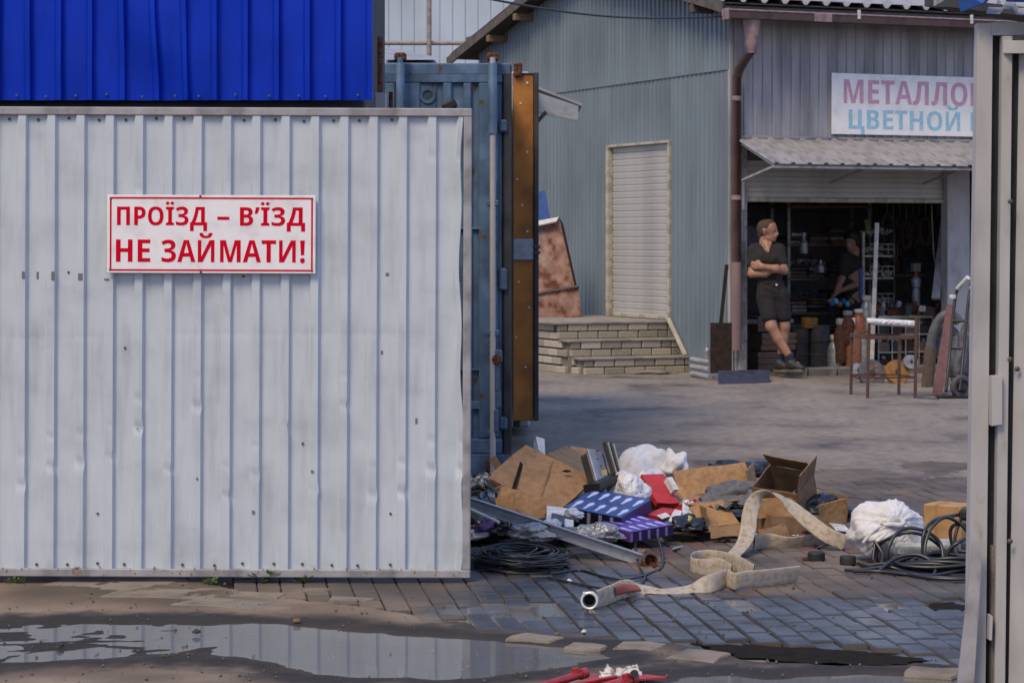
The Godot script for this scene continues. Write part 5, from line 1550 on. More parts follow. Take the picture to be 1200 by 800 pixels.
	for q in [[942, 283, 0.05, 0.24, "tall bright flask standing on the top board of the steel shelf"], [962, 305, 0.04, 0.14, "short bright flask right of the tall one on the steel shelf"]]:
		solo("flask", lathe([Vector2(0, 0), Vector2(q[2], 0), Vector2(q[2], q[3] * 0.5), Vector2(q[2] * 0.4, q[3] * 0.7), Vector2(q[2] * 0.4, q[3]), Vector2(0, q[3])], 14), M.tin, q[4], "flask", P(q[0], q[1] + 14, 27.4), Vector3.ZERO, "flasks in the dark shop")
	solo("wall_dial", lathe([Vector2(0, 0), Vector2(0.12, 0), Vector2(0.12, 0.05), Vector2(0.1, 0.06), Vector2(0, 0.05)], 20, Basis(Vector3.RIGHT, PI / 2)), M.blueplate, "round bluish dial on the inner wall behind the leaning man", "dial", P(880, 276, 27.2))

	# rusty stand with a white roll, outside
	var fd := 22.75
	var fs := thing("rusty_stand", "thin rusty steel frame stand on the yard before the shop", "stand", G(1035, 466), Vector3.ZERO)
	var o := G(1035, 466)
	var top := 0.575
	var legs := [G(1017, 467.5), G(1073, 467), G(997.5, 463), G(1053.7, 463.5)]
	for q in 4:
		var lg: Vector3 = legs[q] - o
		part(fs, "leg", beam(lg, lg + Vector3(0.01, top + (0.2 if q == 1 else 0.02), 0), 0.028, 0.028), M.standrust)
	for e in [[0, 1], [2, 3], [0, 2], [1, 3]]:
		var a: Vector3 = legs[e[0]] - o
		var b: Vector3 = legs[e[1]] - o
		part(fs, "top_bar", beam(a + Vector3(0, top, 0), b + Vector3(0, top, 0), 0.025, 0.032), M.standrust)
		part(fs, "lower_bar", beam(a + Vector3(0, 0.2, 0), b + Vector3(0, 0.2, 0), 0.014, 0.014), M.darkrust)
	part(fs, "roll_holder", beam(Vector3(legs[0] - o) + Vector3(0.02, top, -0.02), Vector3(legs[0] - o) + Vector3(0.02, top + 0.14, -0.02), 0.02, 0.02), M.darkrust)
	var rl := thing("white_roll", "white roll of film lying across the top of the rusty stand", "roll", P(1045, 378, 22.8))
	part(rl, "roll", tube([Vector3(-0.235, 0.012, 0), Vector3(0.235, -0.012, 0)], 0.034, 14), M.film)
	part(rl, "core", tube([Vector3(-0.24, 0.0125, 0), Vector3(-0.236, 0.012, 0)], 0.014, 10), M.orange)
	# wheels of cut discs on the step
	for q in [[1022, 437, 17, 0, "grey spoked disc leaning low behind the rusty stand"], [1052, 436, 15, 1, "orange disc leaning low behind the rusty stand"], [1068, 424, 9, 2, "pale curved hoop leaning behind the rusty stand"], [1006, 434, 9, 2, "small grey disc at the left of the rusty stand"]]:
		var kd := 24.8 / F
		var rr: float = q[2] * kd
		var w := thing("leaning_disc", q[4], "disc", P(q[0], q[1], 24.8), Vector3(1.25, 0.2, 0))
		part(w, "disc", lathe([Vector2(rr * 0.15, 0), Vector2(rr * 0.2, 0.012), Vector2(rr * 0.95, 0.012), Vector2(rr, 0.0), Vector2(rr, -0.03), Vector2(rr * 0.15, -0.03)], 28), [M.greyhose, M.orange, M.tin][q[3]])
		part(w, "hub", lathe([Vector2(0, 0.03), Vector2(rr * 0.2, 0.025), Vector2(rr * 0.22, 0.0)], 16), M.dark)
		if q[3] == 0:
			for i in 3: part(w, "stripe", box(Vector3(rr * 0.7, 0.004, 0.02), 0.001), M.orange, Vector3(rr * 0.15, 0.0145, (i - 1) * rr * 0.4), Vector3(0, 0.5, 0))
	# arch of thick grey hose, upright pipe, leaning board
	var hp := []
	for i in 15:
		var a := PI * (0.02 + 0.68 * i / 14.0)
		hp.append(P(1112 - 22 * cos(a), 420 - 52 * sin(a), 24.3))
	var hs := thing("grey_hose_arch", "arch of thick grey hose standing beside the shop's right post", "hose", Vector3.ZERO)
	part(hs, "hose", tube([P(1089, 450, 24.3)] + hp, 0.05, 12), M.greyhose)
	var hp2 := []
	for p in hp: hp2.append((p - P(1112, 420, 24.3)) * 0.72 + P(1112, 422, 24.4))
	part(hs, "inner_hose", tube(hp2, 0.04, 12), M.greyhose)
	solo("brown_pipe_stub", tube([P(1087, 456, 24.1), P(1091, 408, 24.1)], 0.062, 14), M.rustpipe, "short brown pipe standing under the grey hose arch", "pipe")
	solo("red_brown_board", slab_mesh2(P(1110, 357, 24.0), P(1118.5, 357, 24.0), P(1104.5, 467, 22.7), P(1092, 466, 22.7), 0.03), M.board, "reddish brown board leaning beside the hand truck", "board")
	solo("black_strip", beam(G(1072, 466, 0.012), G(1100, 467.5, 0.012), 0.04, 0.012), M.dark, "flat black strip on the ground at the foot of the red brown board", "strip")
	var ht := thing("hand_truck", "black hand truck with white handle grips, half hidden by the gate post", "hand truck", G(1126, 467))
	var h0 := G(1126, 467)
	var hd := -h0.z
	var hat := func(px: float, py: float, dz := 0.0) -> Vector3: return P(px, py, hd + dz) - h0
	for q in [[0.0, 0.0], [16.0, -0.1]]:
		var fr := part(ht, "frame_tube", tube(smooth([hat.call(1109 + q[0], 458, q[1]), hat.call(1113 + q[0], 420, 0.2 + q[1]), hat.call(1119 + q[0], 356, 0.35 + q[1]), hat.call(1122 + q[0], 341, 0.38 + q[1]), hat.call(1127 + q[0], 334, 0.3 + q[1])], 6), 0.016, 10), M.black)
		part(fr, "grip", tube([hat.call(1123 + q[0], 338, 0.33 + q[1]), hat.call(1135 + q[0], 325, 0.2 + q[1])], 0.024, 10), M.paper)
	for py in [376, 408, 440]:
		part(ht, "crossbar", tube([hat.call(1117 - (py - 376) * 0.08, py, 0.25), hat.call(1134 - (py - 376) * 0.08, py, 0.2)], 0.013, 8), M.black)
	part(ht, "toe_plate", box(Vector3(0.3, 0.012, 0.22), 0.003), M.black, hat.call(1116, 464))
	for q in [[1127, 453.5, 0.0], [1150, 452, 0.1]]:
		var rr := 14.0 * hd / F
		var wb := Basis(Vector3.UP, 0.35) * Basis(Vector3.RIGHT, PI / 2)
		var wh := part(ht, "wheel", lathe([Vector2(rr * 0.62, -0.03), Vector2(rr * 0.9, -0.035), Vector2(rr, -0.015), Vector2(rr, 0.015), Vector2(rr * 0.9, 0.035), Vector2(rr * 0.62, 0.03)], 28, wb), M.tyre, hat.call(q[0], q[1], q[2]))
		part(wh, "rim", lathe([Vector2(rr * 0.64, -0.03), Vector2(rr * 0.66, 0.028), Vector2(rr * 0.5, 0.015), Vector2(rr * 0.2, 0.012), Vector2(rr * 0.2, 0.04), Vector2(0, 0.04)], 28, wb), M.dark)
	part(ht, "red_ring", lathe([Vector2(0.03, 0), Vector2(0.034, 0.02), Vector2(0.03, 0.04)], 12), M.paper, hat.call(1117, 350, 0.36))
	for i in 3:
		solo("grey_sack", crumple(Vector3(0.2, 0.42 + 0.1 * i, 0.2), 60 + i, 0.15, 20, 28, 0.5), M.greyhose, "%s dark grey bundle of pipe behind the hand truck" % ["lowest", "middle", "tallest"][i], "bundle", P(1122 + i * 9, 446 - i * 2, 25.0 + i * 0.15), Vector3.ZERO, "dark bundles behind the hand truck")

# ---------------------------------------------------------------- people
func hand_bones(wrist: Vector3, dir: Vector3, thumb: Vector3, curl: float, sc := 1.0) -> Array:
	# palm and five fingers; dir from wrist to knuckles, thumb: the side where the thumb leaves; curl bends the fingers towards the palm side
	var x := thumb.normalized()
	var z := dir.normalized()
	var y := z.cross(x).normalized()
	var out := []
	var palm_end := wrist + z * 0.085 * sc
	for i in 4:
		var off := (0.03 - 0.02 * i) * sc
		out.append([wrist + x * off * 0.5, palm_end + x * off, 0.017 * sc, 0.012 * sc])
		var l: float = [0.07, 0.078, 0.073, 0.056][i] * sc
		var a := palm_end + x * off
		for j in 3:
			var ang := curl * (j + 0.6)
			var st: Vector3 = (z * cos(ang) + y * sin(ang)) * l * [0.45, 0.32, 0.23][j]
			out.append([a, a + st, (0.0095 - j * 0.001) * sc, (0.0085 - j * 0.001) * sc])
			a += st
	var t0 := wrist + z * 0.025 * sc + x * 0.025 * sc
	var t1 := t0 + (z * 0.6 + x * 0.7 + y * 0.2) * 0.036 * sc
	out.append([t0, t1, 0.014 * sc, 0.011 * sc])
	out.append([t1, t1 + (z * 0.9 + x * 0.2 + y * 0.25) * 0.032 * sc, 0.0105 * sc, 0.008 * sc])
	return out

# Head looking along +x of b; origin at the middle of the skull.
func head_bones(b: Basis, at: Vector3) -> Array:
	var q := []
	for e in [
		[Vector3(-0.022, 0.035, 0), Vector3(0.02, 0.04, 0), 0.083, 0.079],          # skull
		[Vector3(0.035, -0.005, 0), Vector3(0.045, -0.05, 0), 0.062, 0.05],        # face
		[Vector3(0.03, -0.075, 0), Vector3(0.066, -0.092, 0), 0.042, 0.025],       # jaw and chin
		[Vector3(-0.01, -0.06, 0.032), Vector3(0.05, -0.088, 0.014), 0.025, 0.02], # jaw line
		[Vector3(-0.01, -0.06, -0.032), Vector3(0.05, -0.088, -0.014), 0.025, 0.02],
		[Vector3(0.083, 0.022, 0.026), Vector3(0.083, 0.022, -0.026), 0.014, 0.014], # brow
		[Vector3(0.09, 0.012, 0), Vector3(0.113, -0.03, 0), 0.009, 0.0125],         # nose
		[Vector3(0.1, -0.034, 0.011), Vector3(0.1, -0.034, -0.011), 0.0085, 0.0085],
		[Vector3(0.092, -0.058, 0.014), Vector3(0.092, -0.058, -0.014), 0.01, 0.01], # mouth
		[Vector3(-0.012, 0.012, 0.077), Vector3(-0.014, -0.03, 0.072), 0.014, 0.009], # ears
		[Vector3(-0.012, 0.012, -0.077), Vector3(-0.014, -0.03, -0.072), 0.014, 0.009],
		[Vector3(-0.03, -0.04, 0), Vector3(-0.035, -0.15, 0), 0.058, 0.06],        # neck
	]:
		q.append([at + b * e[0], at + b * e[1], e[2], e[3]])
	return q

func face_parts(o: Node, b: Basis, at: Vector3, hair: Material, full: bool) -> void:
	if not full:
		var sb := []
		for e in [[Vector3(0.03, -0.075, 0), Vector3(0.066, -0.092, 0), 0.0425, 0.0255], [Vector3(-0.005, -0.06, 0.032), Vector3(0.05, -0.088, 0.014), 0.0252, 0.0205], [Vector3(-0.005, -0.06, -0.032), Vector3(0.05, -0.088, -0.014), 0.0252, 0.0205]]: sb.append([at + b * e[0], at + b * e[1], e[2], e[3]])
		part(o, "stubble", flesh(sb, 0.02, 0.006), M.stubble)
	var hb := []
	for e in [
		[Vector3(-0.035, 0.045, 0), Vector3(0.012, 0.058, 0), 0.081, 0.0755],
		[Vector3(-0.05, 0.01, 0), Vector3(-0.055, -0.045, 0), 0.069, 0.055],
		[Vector3(0.0, 0.045, 0.03), Vector3(-0.03, -0.01, 0.04), 0.055, 0.043],
		[Vector3(0.0, 0.045, -0.03), Vector3(-0.03, -0.01, -0.04), 0.055, 0.043],
	]:
		var grow := 0.012 if full else -0.0012
		hb.append([at + b * (e[0] + Vector3(-0.002, 0.001, 0)), at + b * e[1], e[2] + grow, e[3] + grow])
	if full: hb.append([at + b * Vector3(0.03, 0.09, 0.03), at + b * Vector3(0.05, 0.085, -0.03), 0.04, 0.038])
	part(o, "hair", flesh(hb, 0.02, 0.006), hair)
	for s in [-1, 1]:
		part(o, "eye", lathe([Vector2(0, -0.010), Vector2(0.0095, 0), Vector2(0, 0.010)], 8), M.eyewhite, at + b * Vector3(0.083, 0.006, 0.031 * s))
		part(o, "iris", lathe([Vector2(0, -0.006), Vector2(0.005, 0), Vector2(0, 0.006)], 8), M.hair, at + b * Vector3(0.0905, 0.005, 0.031 * s))
		part(o, "eyebrow", tube([at + b * Vector3(0.096, 0.03, 0.014 * s), at + b * Vector3(0.086, 0.034, 0.044 * s)], 0.005, 6), hair)
	for s in [-1, 1]: part(o, "eye_lid", tube([at + b * Vector3(0.094, 0.011, 0.02 * s), at + b * Vector3(0.088, 0.012, 0.042 * s)], 0.0045, 6), M.stubble)
	part(o, "lips", tube([at + b * Vector3(0.093, -0.058, 0.018), at + b * Vector3(0.1, -0.058, 0.0), at + b * Vector3(0.093, -0.058, -0.018)], 0.0055, 6), M.lips)

func build_people() -> void:
	# first man: leans with his back to the door post, arms folded, one leg crossed over, looking to the right
	var d := 25.75
	var o := P(920, 435, d)
	var man := thing("person", "man in a black shirt and shorts leaning on the door post with folded arms", "person", o)
	var k := 1.0 / 0.00929
	var sk := 0.97
	var V := func(x: float, y: float, z: float) -> Vector3: return Vector3(x, y, z) * sk
	var head: Vector3 = V.call(-0.19, 1.555, 0.0)
	var hb := Basis(Vector3.UP, 0.62) * Basis(Vector3.FORWARD, 0.04)
	hb = Basis(Vector3.UP, -0.42)
	var neck: Vector3 = V.call(-0.205, 1.41, -0.02)
	var shl: Vector3 = V.call(-0.345, 1.345, -0.02)
	var shr: Vector3 = V.call(-0.065, 1.35, -0.01)
	var ell: Vector3 = V.call(-0.372, 1.085, 0.055)
	var elr: Vector3 = V.call(-0.018, 1.12, 0.06)
	var hl: Vector3 = V.call(-0.15, 1.125, 0.145)
	var hr: Vector3 = V.call(-0.27, 1.165, 0.19)
	var hipl: Vector3 = V.call(-0.215, 0.82, 0.03)
	var hipr: Vector3 = V.call(-0.045, 0.82, 0.02)
	var knl: Vector3 = V.call(-0.165, 0.50, 0.15)
	var knr: Vector3 = V.call(-0.01, 0.50, 0.05)
	var anl: Vector3 = V.call(0.055, 0.13, 0.20)
	var anr: Vector3 = V.call(-0.055, 0.12, 0.06)
	var body := head_bones(hb, head)
	for e in [
		[neck + Vector3(0, -0.02, 0.01), V.call(-0.2, 1.28, 0.035), 0.062, 0.06],
		[shl, shr, 0.06, 0.06],
		[V.call(-0.26, 1.24, -0.01), V.call(-0.15, 1.24, -0.01), 0.085, 0.085],
		[V.call(-0.19, 1.1, 0.0), V.call(-0.155, 0.88, 0.0), 0.085, 0.085],
		[shl, ell, 0.054, 0.043], [ell, V.call(-0.24, 1.09, 0.135), 0.045, 0.043], [V.call(-0.24, 1.09, 0.135), hl, 0.043, 0.03],
		[shr, elr, 0.056, 0.044], [elr, V.call(-0.12, 1.14, 0.165), 0.046, 0.043], [V.call(-0.12, 1.14, 0.165), hr, 0.043, 0.03],
		[hipl, knl, 0.088, 0.06], [knl, knl.lerp(anl, 0.35) + Vector3(0, 0, -0.012), 0.055, 0.056], [knl.lerp(anl, 0.35) + Vector3(0, 0, -0.012), anl, 0.055, 0.036],
		[hipr, knr, 0.088, 0.06], [knr, knr.lerp(anr, 0.35) + Vector3(0, 0, -0.015), 0.055, 0.056], [knr.lerp(anr, 0.35) + Vector3(0, 0, -0.015), anr, 0.055, 0.036],
	]: body.append(e)
	body += hand_bones(hr, (V.call(-0.36, 1.18, 0.12) - hr), Vector3(0, 1, 0), 0.3)
	body += hand_bones(hl, (V.call(0.02, 1.15, 0.09) - hl), Vector3(0, 1, 0), 0.1, 0.8)
	part(man, "body", flesh(body, 0.02, 0.008), M.skin)
	face_parts(man, hb, head, M.buzz, false)
	var shirt := [
		[V.call(-0.29, 1.365, -0.02), V.call(-0.115, 1.37, -0.015), 0.056, 0.056],
		[shl, shr, 0.066, 0.067],
		[V.call(-0.265, 1.25, 0.0), V.call(-0.145, 1.25, 0.0), 0.112, 0.112],
		[V.call(-0.235, 1.1, 0.015), V.call(-0.13, 1.1, 0.015), 0.113, 0.108],
		[V.call(-0.205, 0.95, 0.02), V.call(-0.11, 0.95, 0.02), 0.103, 0.1],
		[V.call(-0.21, 0.87, 0.025), V.call(-0.07, 0.86, 0.025), 0.105, 0.1],
		[shl, shl.lerp(ell, 0.6), 0.064, 0.063], [shr, shr.lerp(elr, 0.58), 0.065, 0.064],
	]
	for q in [[-0.27, 1.06, -0.16, 1.0, 0.122], [-0.24, 1.0, -0.12, 0.96, 0.118], [-0.09, 1.05, -0.16, 0.93, 0.12], [-0.22, 0.93, -0.13, 0.89, 0.12], [-0.07, 0.98, -0.1, 0.88, 0.112], [-0.29, 1.27, -0.24, 1.22, 0.1], [-0.12, 1.27, -0.17, 1.21, 0.1], [-0.33, 1.27, -0.36, 1.22, 0.05], [-0.07, 1.27, -0.04, 1.22, 0.055]]:
		shirt.append([V.call(q[0], q[1], q[4]), V.call(q[2], q[3], q[4] + 0.006), 0.008, 0.005])
	var sm := part(man, "shirt", flesh(shirt, 0.03, 0.009), M.shirt)
	part(sm, "badge", lathe([Vector2(0.011, 0), Vector2(0.012, 0.006), Vector2(0, 0.007)], 12, Basis(Vector3.RIGHT, PI / 2)), M.paper, V.call(-0.11, 0.965, 0.155))
	# open neck
	part(sm, "neck_opening", flesh([[neck + Vector3(-0.035, 0.03, 0.045), V.call(-0.195, 1.325, 0.098), 0.022, 0.008], [neck + Vector3(0.04, 0.03, 0.045), V.call(-0.195, 1.325, 0.098), 0.022, 0.008], [neck + Vector3(0, 0.02, 0.055), V.call(-0.195, 1.34, 0.092), 0.03, 0.012]], 0.015, 0.006), M.skin)
	part(man, "shorts", flesh([
		[V.call(-0.2, 0.86, 0.025), V.call(-0.07, 0.86, 0.02), 0.105, 0.103],
		[hipl, V.call(-0.185, 0.61, 0.11), 0.104, 0.09], [hipr, V.call(-0.02, 0.61, 0.045), 0.1, 0.086],
	], 0.03, 0.011), M.shorts)
	for q in [[anl, knl, Vector3(0.10, -0.03, 0.07)], [anr, knr, Vector3(0.095, -0.03, 0.08)]]:
		var a: Vector3 = q[0]
		var up: Vector3 = (q[1] - a).normalized()
		part(man, "sock", flesh([[a + Vector3(0, -0.03, 0), a + up * 0.05, 0.045, 0.046]], 0.01, 0.008), M.sock)
		var toe: Vector3 = a + q[2]
		var sh := part(man, "shoe", flesh([[a + Vector3(-0.03, -0.062, -0.015), a + Vector3(0.02, -0.05, 0.01), 0.045, 0.05], [a + Vector3(0.02, -0.055, 0.01), Vector3(toe.x, a.y - 0.078, toe.z), 0.048, 0.036], [a + Vector3(-0.01, -0.02, 0), a + Vector3(0.0, -0.04, 0), 0.05, 0.05]], 0.03, 0.008), M.shoe)
		part(sh, "sole", flesh([[a + Vector3(-0.035, -0.105, -0.015), Vector3(toe.x, a.y - 0.107, toe.z), 0.03, 0.03], [a + Vector3(0.02, -0.105, 0.01), Vector3(toe.x - 0.01, a.y - 0.107, toe.z), 0.036, 0.034]], 0.01, 0.008), M.sole)
		part(sh, "trim", tube([a + Vector3(0.05, -0.02, 0.04), a + Vector3(0.075, -0.045, 0.055)], 0.016, 8), M.sole)

	# second man: inside the shop, in black, reaching down to the left
	var d2 := 27.7
	var o2 := P(1000, 434, d2)
	var m2 := thing("person", "dark haired man in a black printed shirt inside the shop, reaching to the left", "person", o2)
	var U := func(px: float, py: float, z: float) -> Vector3: return P(px, py, d2) - o2 + Vector3(0, 0, z)
	var head2: Vector3 = U.call(998.5, 283, 0.06)
	var b2 := Basis(Vector3.UP, PI + 0.85) * Basis(Vector3.FORWARD, 0.12)
	var bones := head_bones(b2, head2)
	var s1: Vector3 = U.call(988, 303, 0.12)
	var s2: Vector3 = U.call(1010, 304, -0.06)
	var e1: Vector3 = U.call(984, 326, 0.2)
	var e2: Vector3 = U.call(1006, 332, 0.08)
	var w1: Vector3 = U.call(976, 342, 0.3)
	var w2: Vector3 = U.call(984, 339, 0.24)
	for e in [
		[head2 + Vector3(0.01, -0.12, -0.03), U.call(1000, 312, 0.0), 0.06, 0.08],
		[s1, s2, 0.06, 0.06], [U.call(998, 318, 0.02), U.call(1000, 352, -0.02), 0.12, 0.12],
		[s1, e1, 0.05, 0.043], [e1, w1, 0.043, 0.028], [s2, e2, 0.052, 0.044], [e2, w2, 0.045, 0.028],
		[U.call(995, 362, 0), U.call(993, 398, 0.03), 0.09, 0.06], [U.call(993, 398, 0.03), U.call(992, 429, 0), 0.055, 0.04],
		[U.call(1006, 362, -0.03), U.call(1008, 398, 0.0), 0.09, 0.06], [U.call(1008, 398, 0), U.call(1009, 429, -0.03), 0.055, 0.04],
	]: bones.append(e)
	bones += hand_bones(w2, Vector3(-0.75, -0.5, 0.3), Vector3(0.2, 0.1, 1), 0.28)
	bones += hand_bones(w1, Vector3(-0.6, -0.8, 0.2), Vector3(0.2, 0.1, 1), 0.3)
	part(m2, "body", flesh(bones, 0.02, 0.009), M.skin2)
	face_parts(m2, b2, head2, M.hair, true)
	var sm2 := part(m2, "shirt", flesh([[s1, s2, 0.075, 0.075], [U.call(994, 312, 0.05), U.call(1004, 312, -0.03), 0.125, 0.125], [U.call(995, 335, 0.03), U.call(1004, 335, -0.04), 0.125, 0.125], [U.call(997, 354, 0), U.call(1004, 354, -0.04), 0.115, 0.115], [s1, s1.lerp(e1, 0.7), 0.075, 0.07], [s2, s2.lerp(e2, 0.62), 0.075, 0.072]], 0.05, 0.012), M.shirt)
	for q in [[989, 314, 0.035], [992, 311, 0.03], [990, 318, 0.028], [993, 317, 0.02]]:
		part(sm2, "print", flesh([[U.call(q[0], q[1], 0.17), U.call(q[0] + 1.5, q[1] - 1.0, 0.168), q[2] * 0.4, q[2] * 0.3]], 0.01, 0.005), M.paper)
	part(m2, "trousers", flesh([[U.call(996, 360, 0), U.call(1005, 360, -0.03), 0.12, 0.12], [U.call(995, 362, 0), U.call(992, 428, 0), 0.1, 0.065], [U.call(1006, 362, -0.03), U.call(1009, 428, -0.03), 0.1, 0.065]], 0.03, 0.014), M.shorts)
	for px in [991.0, 1009.0]:
		part(m2, "shoe", flesh([[U.call(px, 431, 0.0), U.call(px - 6, 432, 0.1), 0.045, 0.035]], 0.02, 0.01), M.shoe)

# ---------------------------------------------------------------- the heap of rubbish
func print_texture(base: Color, pale: Color, dark: Color, seed_: int) -> ImageTexture:   # ten bulb shapes in two rows, as printed on a carton lid
	var w := 320
	var h := 200
	var im := Image.create(w, h, false, Image.FORMAT_RGB8)
	var n := FastNoiseLite.new()
	n.seed = seed_
	n.frequency = 0.03
	for y in h:
		for x in w:
			var c := base.lerp(dark, clampf(0.5 + n.get_noise_2d(x, y) * 1.1, 0, 1) * 0.6)
			var cx := fposmod(x, 64.0) - 32.0
			var cy := fposmod(y, 100.0) - 50.0
			var bulb := Vector2(cx, (cy + 12.0) * 0.75).length() - 15.0
			var neck := maxf(absf(cx) - (9.0 - (cy - 4.0) * 0.1), absf(cy - 14.0) - 20.0)
			var dd := minf(bulb, neck)
			if dd < 0.0: c = pale.lerp(base, clampf((dd + 5.0) / 5.0, 0, 1) * 0.3)
			elif dd < 3.0: c = c.lerp(pale, 0.3)
			if (y % 100) > 90 and (x % 64) > 8 and (x % 64) < 52 and (x % 5) < 3: c = c.lerp(dark, 0.6)
			im.set_pixel(x, y, c)
	return ImageTexture.create_from_image(im)

func bar_texture(base: Color, pale: Color) -> ImageTexture:   # the side of the carton: dark with pale upright panels of bars
	var w := 320
	var h := 64
	var im := Image.create(w, h, false, Image.FORMAT_RGB8)
	for y in h:
		for x in w:
			var c := base
			var cx := (x + 20) % 64
			if cx > 22 and cx < 42 and y > 4 and y < 60:
				c = pale if (y / 3) % 3 != 0 else pale.lerp(base, 0.6)
			im.set_pixel(x, y, c)
	return ImageTexture.create_from_image(im)

func uv_face(a: Vector3, b: Vector3, c: Vector3, d: Vector3) -> ArrayMesh:
	var s := begin()
	var uv := [Vector2(0, 1), Vector2(1, 1), Vector2(1, 0), Vector2(0, 0)]
	var p := [a, b, c, d]
	for i in [0, 1, 2, 0, 2, 3]:
		s.set_uv(uv[i])
		s.add_vertex(p[i])
	return done(s)

# A printed carton: front edge a-b, back edge towards c (all on its lid), height h downwards.
func carton(o: Node3D, a: Vector3, b: Vector3, c: Vector3, h: float, lid: Material, side: Material, body: Material) -> void:
	var f := slab_frame(a, b, c)
	var bs: Basis = f[0]
	var n: Vector3 = bs.z if bs.z.y > 0 else -bs.z
	var x: Vector3 = bs.x * f[1]
	var y: Vector3 = bs.y * f[2]
	var p := a
	var bx := part(o, "carton_body", box(Vector3(f[1], f[2], h), 0.003), body)
	bx.transform = Transform3D(bs, p + x / 2 + y / 2 - n * h / 2)
	var e := n * 0.0015
	part(o, "printed_lid", uv_face(p + e, p + x + e, p + x + y + e, p + y + e), lid)
	var z := -y.normalized() * 0.0015
	part(o, "printed_side", uv_face(p - n * h + z, p + x - n * h + z, p + x + z, p + z), side)
	z = x.normalized() * 0.0015
	part(o, "printed_end", uv_face(p + x - n * h + z, p + x + y - n * h + z, p + x + y + z, p + x + z), body)

# An open cardboard box with flaps: base centre at the node, four walls.
func open_box(o: Node3D, w: float, h: float, l: float, m: Material, flaps: Array) -> void:
	var t := 0.005
	var walls := [[Vector3(0, h / 2, l / 2), Vector3(w, h, t)], [Vector3(0, h / 2, -l / 2), Vector3(w, h, t)], [Vector3(w / 2, h / 2, 0), Vector3(t, h, l - t)], [Vector3(-w / 2, h / 2, 0), Vector3(t, h, l - t)]]
	part(o, "base", box(Vector3(w, t, l), 0.001), m, Vector3(0, t / 2, 0))
	for i in 4:
		var wl := part(o, "side_panel", warped(walls[i][1], 0.008, 40 + i), m, walls[i][0])
		if i < flaps.size() and flaps[i] != 0.0:
			var depth: float = 0.12
			var dir: Vector3 = [Vector3(0, 0, 1), Vector3(0, 0, -1), Vector3(1, 0, 0), Vector3(-1, 0, 0)][i]
			var across: Vector3 = Vector3(1, 0, 0) if i < 2 else Vector3(0, 0, 1)
			var width := w if i < 2 else l
			var ang: float = flaps[i]
			var out := dir * sin(ang) + Vector3.UP * cos(ang)
			var bs := Basis(across, out, across.cross(out))
			var fl := part(wl, "flap", warped(Vector3(width * 0.97, depth, t * 0.9), 0.01, 60 + i), m)
			fl.transform = Transform3D(bs, Vector3(0, h / 2, 0) + out * depth / 2)

# A thin panel with uneven surface and ragged edges.
func warped(size: Vector3, amp: float, seed_: int) -> ArrayMesh:
	var ax := 0 if size.x < size.y and size.x < size.z else (1 if size.y < size.z else 2)
	var i := (ax + 1) % 3
	var j := (ax + 2) % 3
	var n := FastNoiseLite.new()
	n.seed = seed_
	n.frequency = 3.0
	n.fractal_octaves = 2
	var g := 10
	var pt := func(u: int, v: int, side: float) -> Vector3:
		var p := Vector3.ZERO
		p[i] = (float(u) / g - 0.5) * size[i]
		p[j] = (float(v) / g - 0.5) * size[j]
		var e := n.get_noise_2d(p[i] * 4.0 + 7.0, p[j] * 4.0) * 0.004
		if u == g or u == 0: p[i] += e * 0.3
		if v == g or v == 0: p[j] += e
		p[ax] = n.get_noise_2d(p[i], p[j]) * amp + side * size[ax] * 0.5
		return p
	var s := begin()
	for u in g:
		for v in g:
			for sd in [1.0, -1.0]:
				s.set_smooth_group(1 if sd > 0 else 2)
				var q := [pt.call(u, v, sd), pt.call(u + 1, v, sd), pt.call(u + 1, v + 1, sd), pt.call(u, v + 1, sd)]
				if sd > 0: quad(s, q[3], q[2], q[1], q[0])
				else: quad(s, q[0], q[1], q[2], q[3])
	s.set_smooth_group(FLAT)
	for k in g:
		for e in [[k, 0, k + 1, 0], [k + 1, g, k, g], [0, k + 1, 0, k], [g, k, g, k + 1]]:
			quad(s, pt.call(e[0], e[1], 1.0), pt.call(e[2], e[3], 1.0), pt.call(e[2], e[3], -1.0), pt.call(e[0], e[1], -1.0))
	return done(s)

# A warped panel fixed by three corners in the world.
func panel(parent: Node, called: String, a: Vector3, b: Vector3, c: Vector3, t: float, m: Material, amp := 0.008, seed_ := 1) -> MeshInstance3D:
	var f := slab_frame(a, b, c)
	var o := part(parent, called, warped(Vector3(f[1], f[2], t), amp, seed_), m)
	o.transform = Transform3D(f[0], f[3])
	return o

func coil(at: Vector3, r0: float, r1: float, turns: int, rad: float, flat: float, lift: float, seed_: int, loops: Array = []) -> ArrayMesh:
	var r2 := RandomNumberGenerator.new()
	r2.seed = seed_
	var s := begin()
	for i in turns:
		var pts := []
		var a := r2.randf_range(r0, r1)
		var b := a * flat * r2.randf_range(0.85, 1.1)
		var cx := r2.randf_range(-0.03, 0.03)
		var cz := r2.randf_range(-0.03, 0.03)
		var h := r2.randf_range(0.004, lift)
		var tilt := r2.randf_range(-0.12, 0.12)
		var ph := r2.randf_range(0, TAU)
		for k in 36:
			var t := TAU * k / 36.0
			pts.append(at + Vector3(cx + cos(t) * a * (1.0 + 0.05 * sin(3.0 * t + ph)), maxf(0.004, h + tilt * a * sin(t + ph) * 0.5 + 0.012 * sin(2.0 * t + ph)), cz + sin(t) * b * (1.0 + 0.06 * cos(2.0 * t + ph))))
		add_tube(s, pts, rad, 6, true)
	for l in loops: add_tube(s, smooth(l, 8), rad, 6)
	return done(s)

